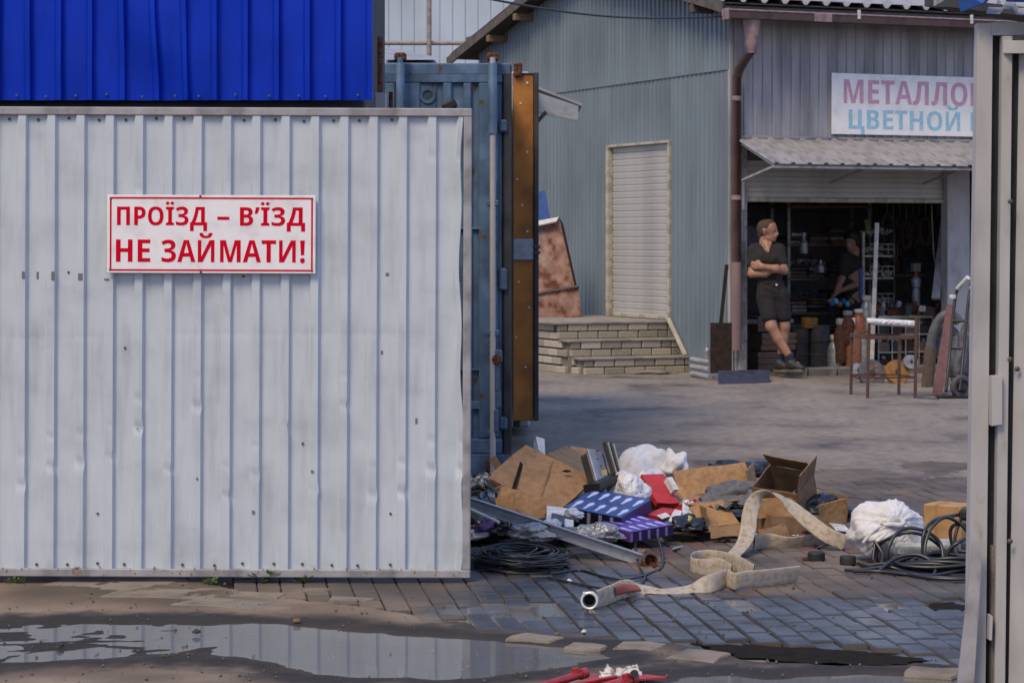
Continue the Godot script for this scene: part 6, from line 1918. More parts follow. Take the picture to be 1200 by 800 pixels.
func build_rubbish() -> void:
	var o: Node3D
	# flattened big carton with its side flap, leaning on the heap
	o = thing("flattened_carton", "large flattened brown cardboard box with dirty stains beside the blue container", "cardboard box")
	panel(o, "face", P(616, 522, 12.5), P(697, 562, 12.35), P(605, 578, 12.1), 0.012, M.card, 0.010, 3)
	panel(o, "lower_fold", P(604, 576, 12.09), P(668, 606, 12.02), P(612, 590, 11.98), 0.01, M.card3, 0.008, 5)
	panel(o, "dark_tape", P(614, 526, 12.47), P(618, 527.5, 12.47), P(604.5, 575, 12.09), 0.012, M.darkplate, 0.008, 13)
	panel(o, "crease", P(648, 541, 12.41), P(649.2, 541.6, 12.41), P(634, 588, 12.06), 0.011, M.card3, 0.008, 14)
	for q in [[615, 564, 9, 5], [622, 581, 14, 6], [634, 590, 10, 5], [664, 552, 9, 3]]:
		part(o, "dirt_stain", crumple(Vector3(q[2] * 0.0044, 0.003, q[3] * 0.0044), int(q[0]), 0.3, 8, 18, 0.4, 3.0), M.darkplate, P(q[0], q[1], lerpf(12.44, 12.07, (q[1] - 530.0) / 60.0)), Vector3(0.9, 0, 0))
	panel(o, "side_flap", P(600, 580, 12.2), P(607, 574, 12.2), P(599, 519, 12.6), 0.008, M.card, 0.01, 4)
	solo("cardboard_scrap", warped(Vector3(0.24, 0.14, 0.006), 0.01, 8), M.card2, "torn piece of brown cardboard under the flattened box, by the grey bar", "cardboard", P(612, 592, 11.8), Vector3(-0.5, 0.2, -0.3))
	solo("cardboard_scrap", warped(Vector3(0.13, 0.17, 0.006), 0.01, 9), M.card2, "small upright cardboard scrap at the foot of the container door", "cardboard", P(591, 600, 11.7), Vector3(-0.4, -0.5, 0.35))
	solo("cardboard_strip", warped(Vector3(0.22, 0.06, 0.006), 0.006, 10), M.card, "narrow cardboard strip lying under the container's rusty lock rod foot", "cardboard", P(583, 563, 12.8), Vector3(-0.3, 0.1, 0.05))
	# boards
	o = thing("cardboard_sheet", "pale brown folded cardboard sheet lying on top of the heap beside the grey metal case", "cardboard")
	panel(o, "leaf", P(640, 533, 12.7), P(697, 563, 12.5), P(641, 512, 12.9), 0.012, M.wood, 0.004, 11)
	panel(o, "leaf", P(668, 537, 12.9), P(700, 541, 12.9), P(662, 523, 13.1), 0.01, M.card2, 0.004, 12)
	solo("white_offcut", slab_mesh2(P(628, 511, 12.9), P(638, 514, 12.9), P(639, 533, 12.8), P(631, 527, 12.8), 0.01), M.paper, "small white board offcut sticking up above the flattened cardboard box", "offcut")
	solo("grey_offcut", slab_mesh2(P(625.5, 516, 12.95), P(629, 513, 12.95), P(633, 530, 12.9), P(626, 528, 12.9), 0.01), M.plate, "narrow grey offcut just left of the white offcut", "offcut")
	# metal case
	o = thing("metal_case", "dented light grey electronics case with dark slotted sides on top of the heap", "case")
	slab(o, "face", P(700, 565, 12.2), P(689, 526, 12.28), P(713, 557, 12.3), 0.02, M.alu)
	slab(o, "body", P(702, 566, 12.225), P(691, 528, 12.305), P(715, 558, 12.325), 0.07, M.dark)
	for i in 4:
		part(o, "slat", beam(P(708 + i * 3.4, 518 + i * 1.0, 12.34 + i * 0.01), P(719 + i * 2.4, 556 - i * 0.8, 12.28 + i * 0.01), 0.006, 0.03), M.plate if i % 2 else M.dark)
	part(o, "yellow_sticker", slab_mesh2(P(705, 551, 12.09), P(711, 549.5, 12.12), P(712, 556, 12.1), P(706, 557, 12.08), 0.002), M.sticker)
	for q in [[699, 528], [701, 528.2], [700, 538], [704, 546]]:
		part(o, "hole", box(Vector3(0.008, 0.006, 0.004), 0.001), M.black, P(q[0], q[1], 12.16))
	part(o, "black_foot", slab_mesh2(P(702, 566, 12.08), P(727, 555, 12.25), P(728, 562, 12.25), P(704, 575, 12.08), 0.1), M.black)
	# bags and sacks
	solo("white_sack", crumple(Vector3(0.42, 0.36, 0.34), 21, 0.022, 64, 90, 0.4, 1.4, 0.05, Vector3(1, 0.3, 0.5), 0.16), M.sack, "big white woven sack lying at the back of the heap", "sack", P(756, 603, 12.95), Vector3(0, 0.3, -0.08))
	solo("white_sack", crumple(Vector3(0.14, 0.16, 0.2), 27, 0.05, 30, 40, 0.5, 1.6, 0.06), M.sack, "knotted corner of white sacking behind the red package", "sack", P(785, 560, 12.9), Vector3(0.2, 0.3, -0.3))
	solo("white_bag", crumple(Vector3(0.22, 0.21, 0.22), 22, 0.04, 56, 72, 0.5, 1.8, 0.08, Vector3(0.3, 1, 0.3), 0.2), M.film, "thin white plastic bag behind the blue bulb carton", "bag", P(741, 602, 12.25), Vector3(0.1, 0, 0.2))
	solo("white_bag", crumple(Vector3(0.17, 0.14, 0.16), 23, 0.04, 48, 60, 0.6, 1.8, 0.08, Vector3(-0.5, 0.6, 0.6), 0.2), M.film, "smaller white plastic bag between the sack and the red package", "bag", P(757, 583, 12.5), Vector3(0, 0.5, 0))
	# red packages
	o = thing("red_package", "shiny crumpled red package standing in the heap", "package")
	panel(o, "front", P(769, 593, 12.15), P(796, 592, 12.2), P(767, 557, 12.35), 0.03, M.redpack, 0.022, 31)
	panel(o, "white_band", P(788, 576, 12.2), P(794, 575.5, 12.22), P(788, 561, 12.27), 0.036, M.paper, 0.006, 33)
	solo("torn_cardboard", warped(Vector3(0.07, 0.16, 0.006), 0.02, 36), M.card, "torn curled cardboard between the white bag and the red package", "cardboard", P(762, 584, 12.25), Vector3(-0.2, 0.6, 0.35))
	o = thing("red_white_package", "crushed red and white package lying in front of the heap", "package")
	panel(o, "front", P(772, 610, 11.9), P(797, 603, 12.0), P(782, 596, 12.1), 0.03, M.redpack, 0.012, 34)
	panel(o, "white_end", P(792, 616, 11.85), P(800, 600, 11.95), P(786, 607, 11.9), 0.025, M.paper, 0.012, 35)
	panel(o, "label", P(776, 608, 11.87), P(786, 605, 11.9), P(780, 601, 11.93), 0.004, M.paper, 0.004, 37)
	solo("plastic_film", rag(P(800, 585, 12.2), P(822, 590, 12.2), P(816, 615, 11.9), P(798, 612, 11.9), 0.012, 5, 16), M.film, "clear grey plastic film hanging beside the lower cardboard box", "film")
	solo("red_strip", slab_mesh2(P(782, 599, 12.05), P(815, 584, 12.2), P(818, 590, 12.2), P(786, 605, 12.0), 0.01), M.redpack, "narrow red carton strip lying between the two brown boxes", "strip")
	solo("bitten_fruit", crumple(Vector3(0.06, 0.04, 0.05), 44, 0.1, 14, 18), M.lemon, "yellow crumpled scrap under the clear film", "scrap", P(806, 614, 11.9))
	# cartons with bulbs printed on them
	var lid := mat(Color(1, 1, 1), 0.45, {"uv": true, "t1": print_texture(Color(0.20, 0.29, 0.52), Color(0.72, 0.76, 0.9), Color(0.12, 0.16, 0.36), 3)})
	var side := mat(Color(1, 1, 1), 0.45, {"uv": true, "t1": bar_texture(Color(0.055, 0.06, 0.13), Color(0.62, 0.62, 0.72))})
	var body := mat(Color(0.045, 0.045, 0.17), 0.5, {"t1": T.blotch, "s1": 6.0})
	o = thing("bulb_carton", "large blue carton with pale bulb shapes printed on its lid", "carton")
	carton(o, P(661, 594, 11.85), P(728, 607, 11.7), P(692, 572, 12.15), 0.068, lid, side, body)
	var lid2 := mat(Color(1, 1, 1), 0.45, {"uv": true, "t1": print_texture(Color(0.34, 0.24, 0.62), Color(0.74, 0.7, 0.9), Color(0.2, 0.12, 0.42), 5)})
	var side2 := mat(Color(1, 1, 1), 0.45, {"uv": true, "t1": bar_texture(Color(0.14, 0.07, 0.28), Color(0.55, 0.5, 0.7))})
	var body2 := mat(Color(0.12, 0.05, 0.27), 0.5, {"t1": T.blotch, "s1": 6.0})
	o = thing("bulb_carton", "smaller purple carton with pale bulb shapes, leaning under the blue one", "carton")
	carton(o, P(738, 624, 11.5), P(789, 615, 11.65), P(757, 602, 11.9), 0.05, lid2, side2, body2)
	# open brown boxes
	o = thing("open_box", "wide open cardboard box with a tall back panel in the middle of the heap", "cardboard box")
	panel(o, "back_panel", P(799, 582, 12.55), P(884, 571, 12.75), P(799, 551, 12.65), 0.006, M.card2, 0.012, 41)
	panel(o, "side_panel", P(877, 575, 12.6), P(887, 565, 12.85), P(877, 548, 12.7), 0.006, M.card2, 0.008, 42)
	panel(o, "floor", P(797, 600, 12.1), P(880, 596, 12.2), P(799, 580, 12.6), 0.006, M.card, 0.01, 43)
	panel(o, "front_flap", P(790, 592, 12.2), P(806, 590, 12.2), P(789, 573, 12.4), 0.006, M.card2, 0.012, 44)
	o = thing("tipped_box", "smaller brown cardboard box tipped towards the front, below the grey cloth", "cardboard box")
	panel(o, "front_panel", P(828, 624, 11.85), P(869, 616, 11.95), P(820, 592, 12.0), 0.006, M.card2, 0.008, 45)
	panel(o, "side_panel", P(827, 624, 11.86), P(812, 618, 12.1), P(819, 592, 12.0), 0.006, M.card3, 0.006, 46)
	panel(o, "top_panel", P(820, 592, 12.0), P(866, 586, 12.1), P(815, 586, 12.3), 0.006, M.card, 0.008, 47)
	solo("grey_cloth", rag(P(818, 585, 12.25), P(895, 568, 12.35), P(893, 592, 12.0), P(826, 598, 12.0), 0.028, 9, 36, 0.01), M.greycloth, "crumpled dark grey cloth spread over the brown boxes", "cloth")
	solo("grey_cloth", crumple(Vector3(0.36, 0.11, 0.2), 24, 0.14, 44, 64, 0.4, 2.4), M.greycloth, "thick fold of grey cloth lying inside the wide open box", "cloth", P(862, 592, 12.3), Vector3(0, 0, 0.12))
	o = thing("tall_open_box", "tall open cardboard box tilted forward on the right of the heap, dark inside", "cardboard box", P(924, 600, 12.15), Vector3(0.5, -0.62, -0.12))
	open_box(o, 0.25, 0.20, 0.2, M.card3, [0.0, -0.5, 0.25, 0.0])
	o = thing("low_box", "closed brown cardboard box at the bottom right of the heap", "cardboard box", P(944, 631, 12.05), Vector3(0, 0.25, 0))
	part(o, "front_panel", warped(Vector3(0.40, 0.13, 0.006), 0.008, 51), M.card3, Vector3(-0.03, 0.065, 0.12))
	part(o, "side_panel", warped(Vector3(0.006, 0.22, 0.24), 0.008, 52), M.card3, Vector3(0.17, 0.11, 0), Vector3(0, 0, -0.08))
	part(o, "back_panel", warped(Vector3(0.4, 0.2, 0.006), 0.008, 53), M.card, Vector3(-0.03, 0.1, -0.12))
	part(o, "side_panel", warped(Vector3(0.006, 0.14, 0.24), 0.008, 56), M.card3, Vector3(-0.23, 0.07, 0))
	part(o, "torn_flap", warped(Vector3(0.15, 0.1, 0.005), 0.015, 54), M.card2, Vector3(0.1, 0.15, 0.12), Vector3(0.4, 0.1, 0.2))
	solo("box_lid", warped(Vector3(0.2, 0.1, 0.006), 0.01, 55), M.card, "brown box flap lying over the low box, under the tall open box", "cardboard", P(910, 595, 11.95), Vector3(-0.15, 0.0, 0.02))
	solo("black_bag", crumple(Vector3(0.2, 0.13, 0.18), 25, 0.28, 32, 44, 0.4), M.blackbag, "black plastic bag between the tall open box and the low box", "bag", P(938, 606, 12.15))
	solo("black_bag", crumple(Vector3(0.3, 0.12, 0.22), 26, 0.28, 32, 44, 0.4), M.blackbag, "black plastic bag inside the low box, by its torn flap", "bag", P(962, 612, 12.1))
	solo("black_bag", crumple(Vector3(0.34, 0.09, 0.2), 28, 0.25, 32, 44, 0.4), M.blackbag, "black plastic bag behind the wide open box, at the back of the heap", "bag", P(866, 560, 13.3))
	solo("black_bag", crumple(Vector3(0.22, 0.07, 0.2), 29, 0.3, 32, 44, 0.4), M.blackbag, "black plastic bag under the tipped box", "bag", P(800, 622, 11.9))
	solo("black_bag", crumple(Vector3(0.34, 0.09, 0.26), 30, 0.2, 40, 52, 0.4), M.blackbag, "black plastic bag at the foot of the flattened cardboard box", "bag", P(630, 632, 11.75))
	solo("black_bag", crumple(Vector3(0.4, 0.13, 0.3), 38, 0.2, 40, 52, 0.4), M.blackbag, "black plastic bag between the gate's edge and the container", "bag", P(560, 632, 11.8))
	solo("black_bag", crumple(Vector3(0.4, 0.07, 0.3), 39, 0.2, 40, 52, 0.4), M.blackbag, "black plastic bag under the blue bulb carton", "bag", P(705, 632, 11.95))
	solo("black_bag", crumple(Vector3(0.6, 0.09, 0.4), 33, 0.2, 40, 60, 0.4), M.blackbag, "black bag flattened under the boxes in the core of the heap", "bag", P(820, 617, 12.45))
	solo("black_bag", crumple(Vector3(0.6, 0.14, 0.4), 34, 0.2, 40, 60, 0.4), M.blackbag, "black bag squashed under the flattened cardboard and the grey case", "bag", P(665, 612, 12.6))
	for q in [[735, 612, 11.85, 0.12, 0.08, 0.5, "crushed brown card wedged between the purple carton and the red package"], [852, 622, 11.8, 0.16, 0.07, -0.3, "crushed brown card lying before the tipped box"], [908, 626, 11.8, 0.15, 0.08, 0.2, "crushed brown card leaning on the front of the low box"], [588, 584, 12.0, 0.14, 0.12, 0.9, "crushed brown card between the container foot and the flattened box"], [842, 586, 12.35, 0.2, 0.06, 0.1, "crushed brown card inside the wide open box"], [900, 588, 12.2, 0.13, 0.1, -0.6, "crushed brown card under the tall open box"], [650, 606, 11.95, 0.16, 0.06, -0.2, "crushed brown card under the lower fold of the flattened box"]]:
		var cc := thing("crushed_card", q[6], "cardboard", P(q[0], q[1], q[2]), Vector3(-0.5, q[5], 0.15))
		part(cc, "leaf", warped(Vector3(q[3], q[4], 0.005), 0.03, int(q[0])), M.card3)
		part(cc, "leaf", warped(Vector3(q[3] * 0.8, q[4] * 0.8, 0.005), 0.03, int(q[1])), M.card, Vector3(0.02, 0.02, -0.03), Vector3(0.8, 0.3, 0.2))
	# left foot of the heap
	solo("silver_bag", crumple(Vector3(0.24, 0.085, 0.13), 45, 0.15, 36, 50, 0.4, 3.0), M.silver, "crumpled silver foil bag in front of the blue bulb carton", "bag", P(698, 634, 11.3), Vector3(0, -0.2, 0))
	solo("silver_bag", crumple(Vector3(0.26, 0.08, 0.16), 46, 0.15, 36, 50, 0.4, 3.0), M.silver, "flat grey foil bag behind the long grey bar", "bag", P(628, 633, 11.25), Vector3(0, 0.2, 0))
	o = thing("clear_packet", "pale plastic packet with a dark blue window beside the blue bulb carton", "packet")
	panel(o, "film", P(640, 617, 11.6), P(672, 620, 11.6), P(640, 597, 11.8), 0.03, M.film, 0.015, 61)
	panel(o, "window", P(646, 614, 11.57), P(661, 616, 11.57), P(646, 600, 11.75), 0.012, M.blueplate, 0.01, 62)
	for q in [[565, 596, "grey crumpled wrapper just right of the gate edge, above the bar", 0], [570, 622, "purple scrap beside the gate edge behind the cable coil", 1], [560, 632, "blue and white wrapper at the gate's edge, lowest of the scraps there", 2], [592, 618, "dark crumpled wrapper under the grey bar", 3], [648, 622, "white paper scrap by the pale packet", 2], [603, 632, "crumpled pale wrapper behind the cable coil", 0], [672, 608, "small white scrap under the blue carton's corner", 2], [560, 575, "grey plastic wad at the gate's edge under the container", 0]]:
		solo("wrapper", crumple(Vector3(0.11, 0.05, 0.09), 70 + int(q[0]), 0.16, 26, 36, 0.4, 3.0) if q[3] != 0 else rag(Vector3(-0.07, 0.0, 0.05), Vector3(0.07, 0.01, 0.04), Vector3(0.06, 0.07, -0.04), Vector3(-0.06, 0.06, -0.05), 0.03, int(q[0]), 14), [M.silver, M.purple, M.film, M.black][q[3]], q[2], "wrapper", P(q[0], q[1], 11.45), Vector3(0, q[0] * 0.1, 0.2))
	for i in 4:
		solo("black_strip", tube(smooth([P(553, 568 + i * 5, 11.9), P(562, 564 + i * 6, 11.9), P(575, 572 + i * 5, 11.85), P(580, 580 + i * 4, 11.8)], 5), 0.014, 8), M.rubber, "%s of the black rubber strips sticking out beside the gate edge" % ["topmost", "second from the top", "second from the bottom", "lowest"][i], "strip", Vector3.ZERO, Vector3.ZERO, "black rubber strips by the gate edge")
	# the long grey profile
	o = thing("metal_profile", "long grey metal channel slanting down over the front of the heap", "metal bar")
	var pa := P(548, 588, 11.35)
	var pb := P(753, 656, 11.12)
	var ms := begin()
	add_beam(ms, pa, pb, 0.006, 0.052, 0.001)
	part(o, "web", done(ms), M.alu)
	ms = begin()
	add_beam(ms, pa + Vector3(0, 0.026, 0.012), pb + Vector3(0, 0.026, 0.012), 0.03, 0.004, 0.001)
	part(o, "upper_flange", done(ms), M.alu)
	ms = begin()
	add_beam(ms, pa + Vector3(0, -0.026, 0.012), pb + Vector3(0, -0.026, 0.012), 0.03, 0.004, 0.001)
	part(o, "lower_flange", done(ms), M.alu)
	ms = begin()
	add_beam(ms, pa + Vector3(0, 0.004, 0.004), pb + Vector3(0, 0.004, 0.004), 0.006, 0.01, 0.001)
	part(o, "groove", done(ms), M.plate)
	solo("thin_rod", tube([P(550, 596, 11.3), P(585, 612, 11.2)], 0.008, 8), M.paper, "thin pale rod lying under the long grey channel", "rod")
	solo("rusty_can", lathe([Vector2(0, 0), Vector2(0.034, 0), Vector2(0.037, 0.012), Vector2(0.035, 0.05), Vector2(0.036, 0.066), Vector2(0.03, 0.068), Vector2(0.028, 0.03), Vector2(0, 0.03)], 16), M.rust, "rusty dented can at the end of the long grey channel", "can", G(759, 661), Vector3(1.2, 0.4, 0.2))
	# black wire coil
	o = thing("wire_coil", "coil of thin black wire on the paving right of the gate", "wire coil", G(608, 664))
	part(o, "coil", coil(Vector3.ZERO, 0.10, 0.215, 46, 0.0042, 1.25, 0.075, 5), M.cable)
	var tail := []
	for q in [[648, 672], [680, 668], [710, 676], [738, 678], [760, 672], [776, 662], [772, 645], [757, 633], [745, 640], [748, 660], [756, 676], [748, 686]]: tail.append(G(q[0], q[1], 0.006))
	tail[6].y = 0.05
	tail[7].y = 0.075
	tail[8].y = 0.04
	solo("loose_cable", tube(smooth(tail, 8), 0.0055, 6), M.cable, "loose loop of thin black cable around the rusty can", "cable")
	var tail2 := []
	for q in [[642, 676], [668, 682], [700, 688], [728, 690], [745, 694]]: tail2.append(G(q[0], q[1], 0.006))
	solo("loose_cable", tube(smooth(tail2, 8), 0.005, 6), M.cable, "thin black cable trailing from the coil across the wet paving", "cable")
	# fire hose: the flat canvas lies, rises over the boxes and comes down at the right sack
	o = thing("fire_hose", "flattened dirty white canvas fire hose winding over the wet paving", "hose")
	var w := 0.078
	var up := Vector3.UP
	var path := func(rows: Array, m: Material, called: String) -> void:
		var pts := []
		var sd := []
		for q in rows:
			pts.append(P(q[0], q[1], q[2]) if q[2] > 0 else G(q[0], q[1], 0.008))
			sd.append(q[3])
		var steps := 7
		var sp := smooth(pts, steps)
		var ss := []
		for i in rows.size() - 1:
			for k in steps: ss.append(sd[i].lerp(sd[i + 1], smoothstep(0.0, 1.0, float(k) / steps)).normalized())
		ss.append(sd[-1])
		part(o, called, hose(sp, ss, w, 0.008), m)
	var flatx := Vector3(0.25, 0.1, -1)
	path.call([[698, 703, 9.7, Vector3(0.1, 1, -0.1)], [714, 697, 9.82, Vector3(0.2, 1, -0.5)], [732, 690, 9.98, Vector3(0.1, 0.9, -0.6)], [752, 690, 10.12, Vector3(0.1, 0.35, -1)], [775, 693, 10.1, Vector3(0.05, 0.15, -1)], [805, 691, 10.13, Vector3(0, 0.3, -1)], [832, 684, 10.15, Vector3(0, 0.9, -0.5)], [852, 677, 10.27, Vector3(0.1, 1, -0.3)]], M.hose, "first_length")
	part(o, "red_stain", hose(smooth([P(720, 693, 9.86), P(734, 689, 9.97), P(748, 689, 10.06)], 6), [Vector3(0.2, 1, -0.5), Vector3(0.2, 1, -0.5), Vector3(0.2, 0.9, -0.6), Vector3(0.1, 0.8, -0.7), Vector3(0.1, 0.7, -0.7), Vector3(0.1, 0.7, -0.7), Vector3(0.1, 0.5, -0.8), Vector3(0.1, 0.4, -0.9), Vector3(0.1, 0.3, -1), Vector3(0.1, 0.25, -1), Vector3(0.1, 0.2, -1), Vector3(0.1, 0.2, -1), Vector3(0.1, 0.2, -1)], 0.04, 0.013), M.hosered)
	path.call([[852, 677, 10.27, Vector3(0.1, 1, -0.3)], [861, 681, 10.18, Vector3(0, 1, 0.2)], [874, 679, 10.2, Vector3(-0.15, 1, 0.25)], [900, 677, 10.28, Vector3(-0.05, 1, 0.2)], [936, 672.5, 10.42, Vector3(0.1, 1, 0.2)]], M.hose, "front_fold")
	path.call([[858, 672, 10.48, Vector3(0, 1, 0.1)], [844, 664, 10.62, Vector3(0, 1, 0)], [826, 665, 10.66, Vector3(0, 1, 0)], [811, 663, 10.78, Vector3(0, 1, 0)], [814, 656, 10.95, Vector3(0, 1, 0)], [835, 654, 11.0, Vector3(0, 1, 0)], [856, 658, 10.85, Vector3(0, 1, 0.1)], [870, 664, 10.7, Vector3(0.2, 1, 0.2)], [884, 672, 10.5, Vector3(0.1, 1, 0.2)]], M.hose, "standing_loop")
	path.call([[846, 663, 10.9, Vector3(1, 0.1, 0.5)], [860, 650, 11.2, Vector3(1, 0, 0.4)], [872, 636, 11.35, Vector3(1, 0.1, 0.1)], [877, 620, 11.45, Vector3(1, 0.05, -0.05)], [879, 604, 11.5, Vector3(1, -0.1, -0.1)], [884, 589, 11.55, Vector3(0.9, -0.4, -0.3)], [897, 579, 11.6, Vector3(0.5, -0.3, -1)], [914, 582, 11.62, Vector3(0.1, 0.2, -1)], [932, 597, 11.6, Vector3(0.5, 0.6, -0.6)], [952, 614, 11.55, Vector3(0.6, 0.8, -0.3)], [970, 627, 11.5, Vector3(0.5, 1, -0.2)], [990, 636, 11.5, Vector3(0.4, 1, -0.2)]], M.hose, "raised_arch")
	path.call([[884, 636, 11.5, Vector3(0.1, 1, 0)], [900, 634, 11.6, Vector3(0.1, 1, 0.1)], [925, 637, 11.6, Vector3(-0.1, 0.9, 0.4)], [955, 633, 11.65, Vector3(0, 0.8, 0.5)], [985, 634, 11.7, Vector3(0, 0.7, 0.7)]], M.hose, "back_length")
	# coupling: a ring facing the viewer
	var cb := Basis(Vector3.UP, -0.12) * Basis(Vector3.RIGHT, PI / 2 - 0.05)
	part(o, "coupling", lathe([Vector2(0.026, -0.05), Vector2(0.034, -0.05), Vector2(0.036, -0.01), Vector2(0.036, 0.012), Vector2(0.032, 0.014), Vector2(0.027, 0.012), Vector2(0.025, -0.045)], 28, cb), M.coupling, P(691, 703.5, 9.68))
	part(o, "coupling_bore", lathe([Vector2(0.0265, 0.006), Vector2(0.02, 0.0), Vector2(0.018, -0.05), Vector2(0, -0.05)], 24, cb), M.rubber, P(691, 703.5, 9.68))
	part(o, "coupling_lug", box(Vector3(0.014, 0.012, 0.02), 0.003), M.coupling, P(685, 695, 9.68))
	# right-hand group
	solo("round_cap", lathe([Vector2(0, 0), Vector2(0.036, 0), Vector2(0.041, 0.006), Vector2(0.041, 0.034), Vector2(0.036, 0.042), Vector2(0.02, 0.039), Vector2(0, 0.039)], 24), M.rubber, "round black plastic cap standing alone between the hose and the right white sack", "cap", G(957, 657), Vector3.ZERO, "round black caps")
	solo("round_cap", lathe([Vector2(0, 0), Vector2(0.034, 0), Vector2(0.038, 0.006), Vector2(0.038, 0.036), Vector2(0.034, 0.042), Vector2(0, 0.04)], 24), M.rubber, "round black plastic cap beside the black cable at the foot of the right sack", "cap", G(994, 662), Vector3.ZERO, "round black caps")
	solo("shoe_sole_scrap", crumple(Vector3(0.05, 0.016, 0.03), 88, 0.2, 14, 18), M.darkrust, "tiny brown scrap beside the lone round black cap", "scrap", G(947, 657))
	o = thing("white_sack", "full white woven sack with an open rolled mouth standing at the right", "sack", P(1038, 653, 11.15), Vector3(0, 0.1, 0))
	part(o, "sack_body", crumple(Vector3(0.36, 0.265, 0.32), 51, 0.022, 90, 120, 0.62, 1.5, 0.075, Vector3(0.05, 0.42, 0.9), 0.13), M.sack)
	part(o, "mouth_roll", tube(smooth([Vector3(-0.055, 0.165, 0.125), Vector3(-0.02, 0.172, 0.15), Vector3(0.03, 0.168, 0.15), Vector3(0.052, 0.18, 0.125), Vector3(0.03, 0.198, 0.115), Vector3(-0.03, 0.193, 0.115)], 6, true), 0.012, 10, true), M.sack)
	part(o, "contents", crumple(Vector3(0.1, 0.02, 0.05), 52, 0.2, 14, 20), M.cream, Vector3(0, 0.172, 0.13), Vector3(0.5, 0, 0))
	for q in [[-0.09, 0.19, 0.9], [0.07, 0.2, -0.6], [0.0, 0.1, 0.2], [-0.06, 0.12, 0.5]]:
		part(o, "fold", tube(smooth([Vector3(q[0] * 0.6, 0.165, 0.14), Vector3(q[0], q[1] * 0.8, 0.155), Vector3(q[0] * 1.4, q[1] * 0.45, 0.14)], 5), [0.012] + [], 8) if false else tube(smooth([Vector3(q[0] * 0.6, 0.165, 0.135), Vector3(q[0], q[1] * 0.75, 0.14), Vector3(q[0] * 1.5, q[1] * 0.45, 0.12)], 5), 0.009, 8), M.sack)
	o = thing("tan_box", "bright tan cardboard box with tape, behind the black cables at the right", "cardboard box", P(1113, 631, 11.6), Vector3(0, -0.62, 0))
	part(o, "box", box(Vector3(0.2, 0.17, 0.16), 0.005), M.tan, Vector3(0, 0.085, 0))
	part(o, "tape", box(Vector3(0.02, 0.172, 0.162), 0.001), M.card2, Vector3(-0.03, 0.086, 0))
	o = thing("grey_tray", "pale grey ribbed plastic box lying among the black cables", "tray", P(1085, 659, 11.05), Vector3(0, 0.1, 0.03))
	part(o, "body", box(Vector3(0.30, 0.095, 0.16), 0.012), M.palegrey, Vector3(0, 0.05, 0))
	for i in 22:
		part(o, "rib", box(Vector3(0.005, 0.07, 0.006), 0.001), M.palegrey, Vector3(-0.135 + i * 0.0128, 0.042, 0.081))
	part(o, "blue_tape", box(Vector3(0.008, 0.05, 0.003), 0.001), M.skyblue, Vector3(0.075, 0.045, 0.087))
	o = thing("cable_heap", "tangled heap of thick black cable on the ground before the gate post", "cable")
	var ctr := G(1085, 668)
	var loops := []
	for q in [
		[[1027, 665, 11.0], [1030, 640, 11.0], [1040, 632, 10.95], [1062, 624, 10.9], [1085, 628, 10.9], [1104, 642, 10.95], [1112, 660, 10.9]],
		[[1040, 672, 10.8], [1042, 640, 10.8], [1058, 620, 10.85], [1084, 622, 10.85], [1102, 636, 10.85], [1106, 658, 10.8]],
		[[1084, 668, 10.8], [1082, 630, 10.8], [1092, 612, 10.85], [1112, 605, 10.9], [1136, 602, 11.0], [1150, 604, 11.0]],
		[[1090, 672, 10.75], [1084, 648, 10.75], [1090, 622, 10.8], [1108, 606, 10.85], [1128, 616, 10.9], [1140, 632, 10.9]],
		[[1108, 668, 10.8], [1112, 646, 10.8], [1126, 634, 10.8], [1145, 626, 10.9]],
		[[1120, 655, 10.9], [1114, 624, 10.9], [1122, 614, 10.9], [1140, 618, 10.95]],
		[[1030, 674, 10.7], [1050, 654, 10.75], [1076, 650, 10.75], [1094, 660, 10.7], [1094, 680, 10.6], [1070, 682, 10.6], [1048, 674, 10.65]],
		[[990, 670, 10.75], [1010, 668, 10.75], [1040, 664, 10.75], [1060, 670, 10.7], [1085, 682, 10.55], [1110, 688, 10.5], [1140, 684, 10.5]],
		[[1000, 672, 10.7], [1030, 672, 10.7], [1070, 680, 10.6], [1100, 676, 10.6], [1140, 664, 10.7]],
		[[1020, 662, 10.9], [1050, 660, 10.85], [1090, 668, 10.75], [1130, 672, 10.7], [1150, 668, 10.7]],
		[[1006, 660, 10.95], [1026, 668, 10.8], [1056, 678, 10.65], [1090, 690, 10.5], [1130, 690, 10.45], [1150, 680, 10.5]],
		[[1130, 600, 11.0], [1120, 628, 10.95], [1122, 650, 10.9], [1134, 664, 10.8]],
		[[1024, 632, 11.0], [1034, 648, 10.95], [1032, 664, 10.9], [1024, 656, 10.95], [1026, 636, 11.0]],
	]:
		var l := []
		for p in q:
			var v := P(p[0], p[1], p[2])
			v.y = maxf(v.y, 0.012)
			l.append(v - ctr)
		loops.append(l)
	o.position = ctr
	part(o, "cables", coil(Vector3(0.12, 0, 0.0), 0.12, 0.26, 14, 0.0085, 0.75, 0.06, 9, loops), M.cable)
	part(o, "plug", box(Vector3(0.05, 0.05, 0.05), 0.012), M.rubber, P(1131, 603, 10.95) - ctr)
	# red fittings at the very front
	o = thing("red_tubes", "bundle of red painted steel tubes at the bottom edge of the picture", "tubes", G(700, 796))
	var og := G(700, 796)
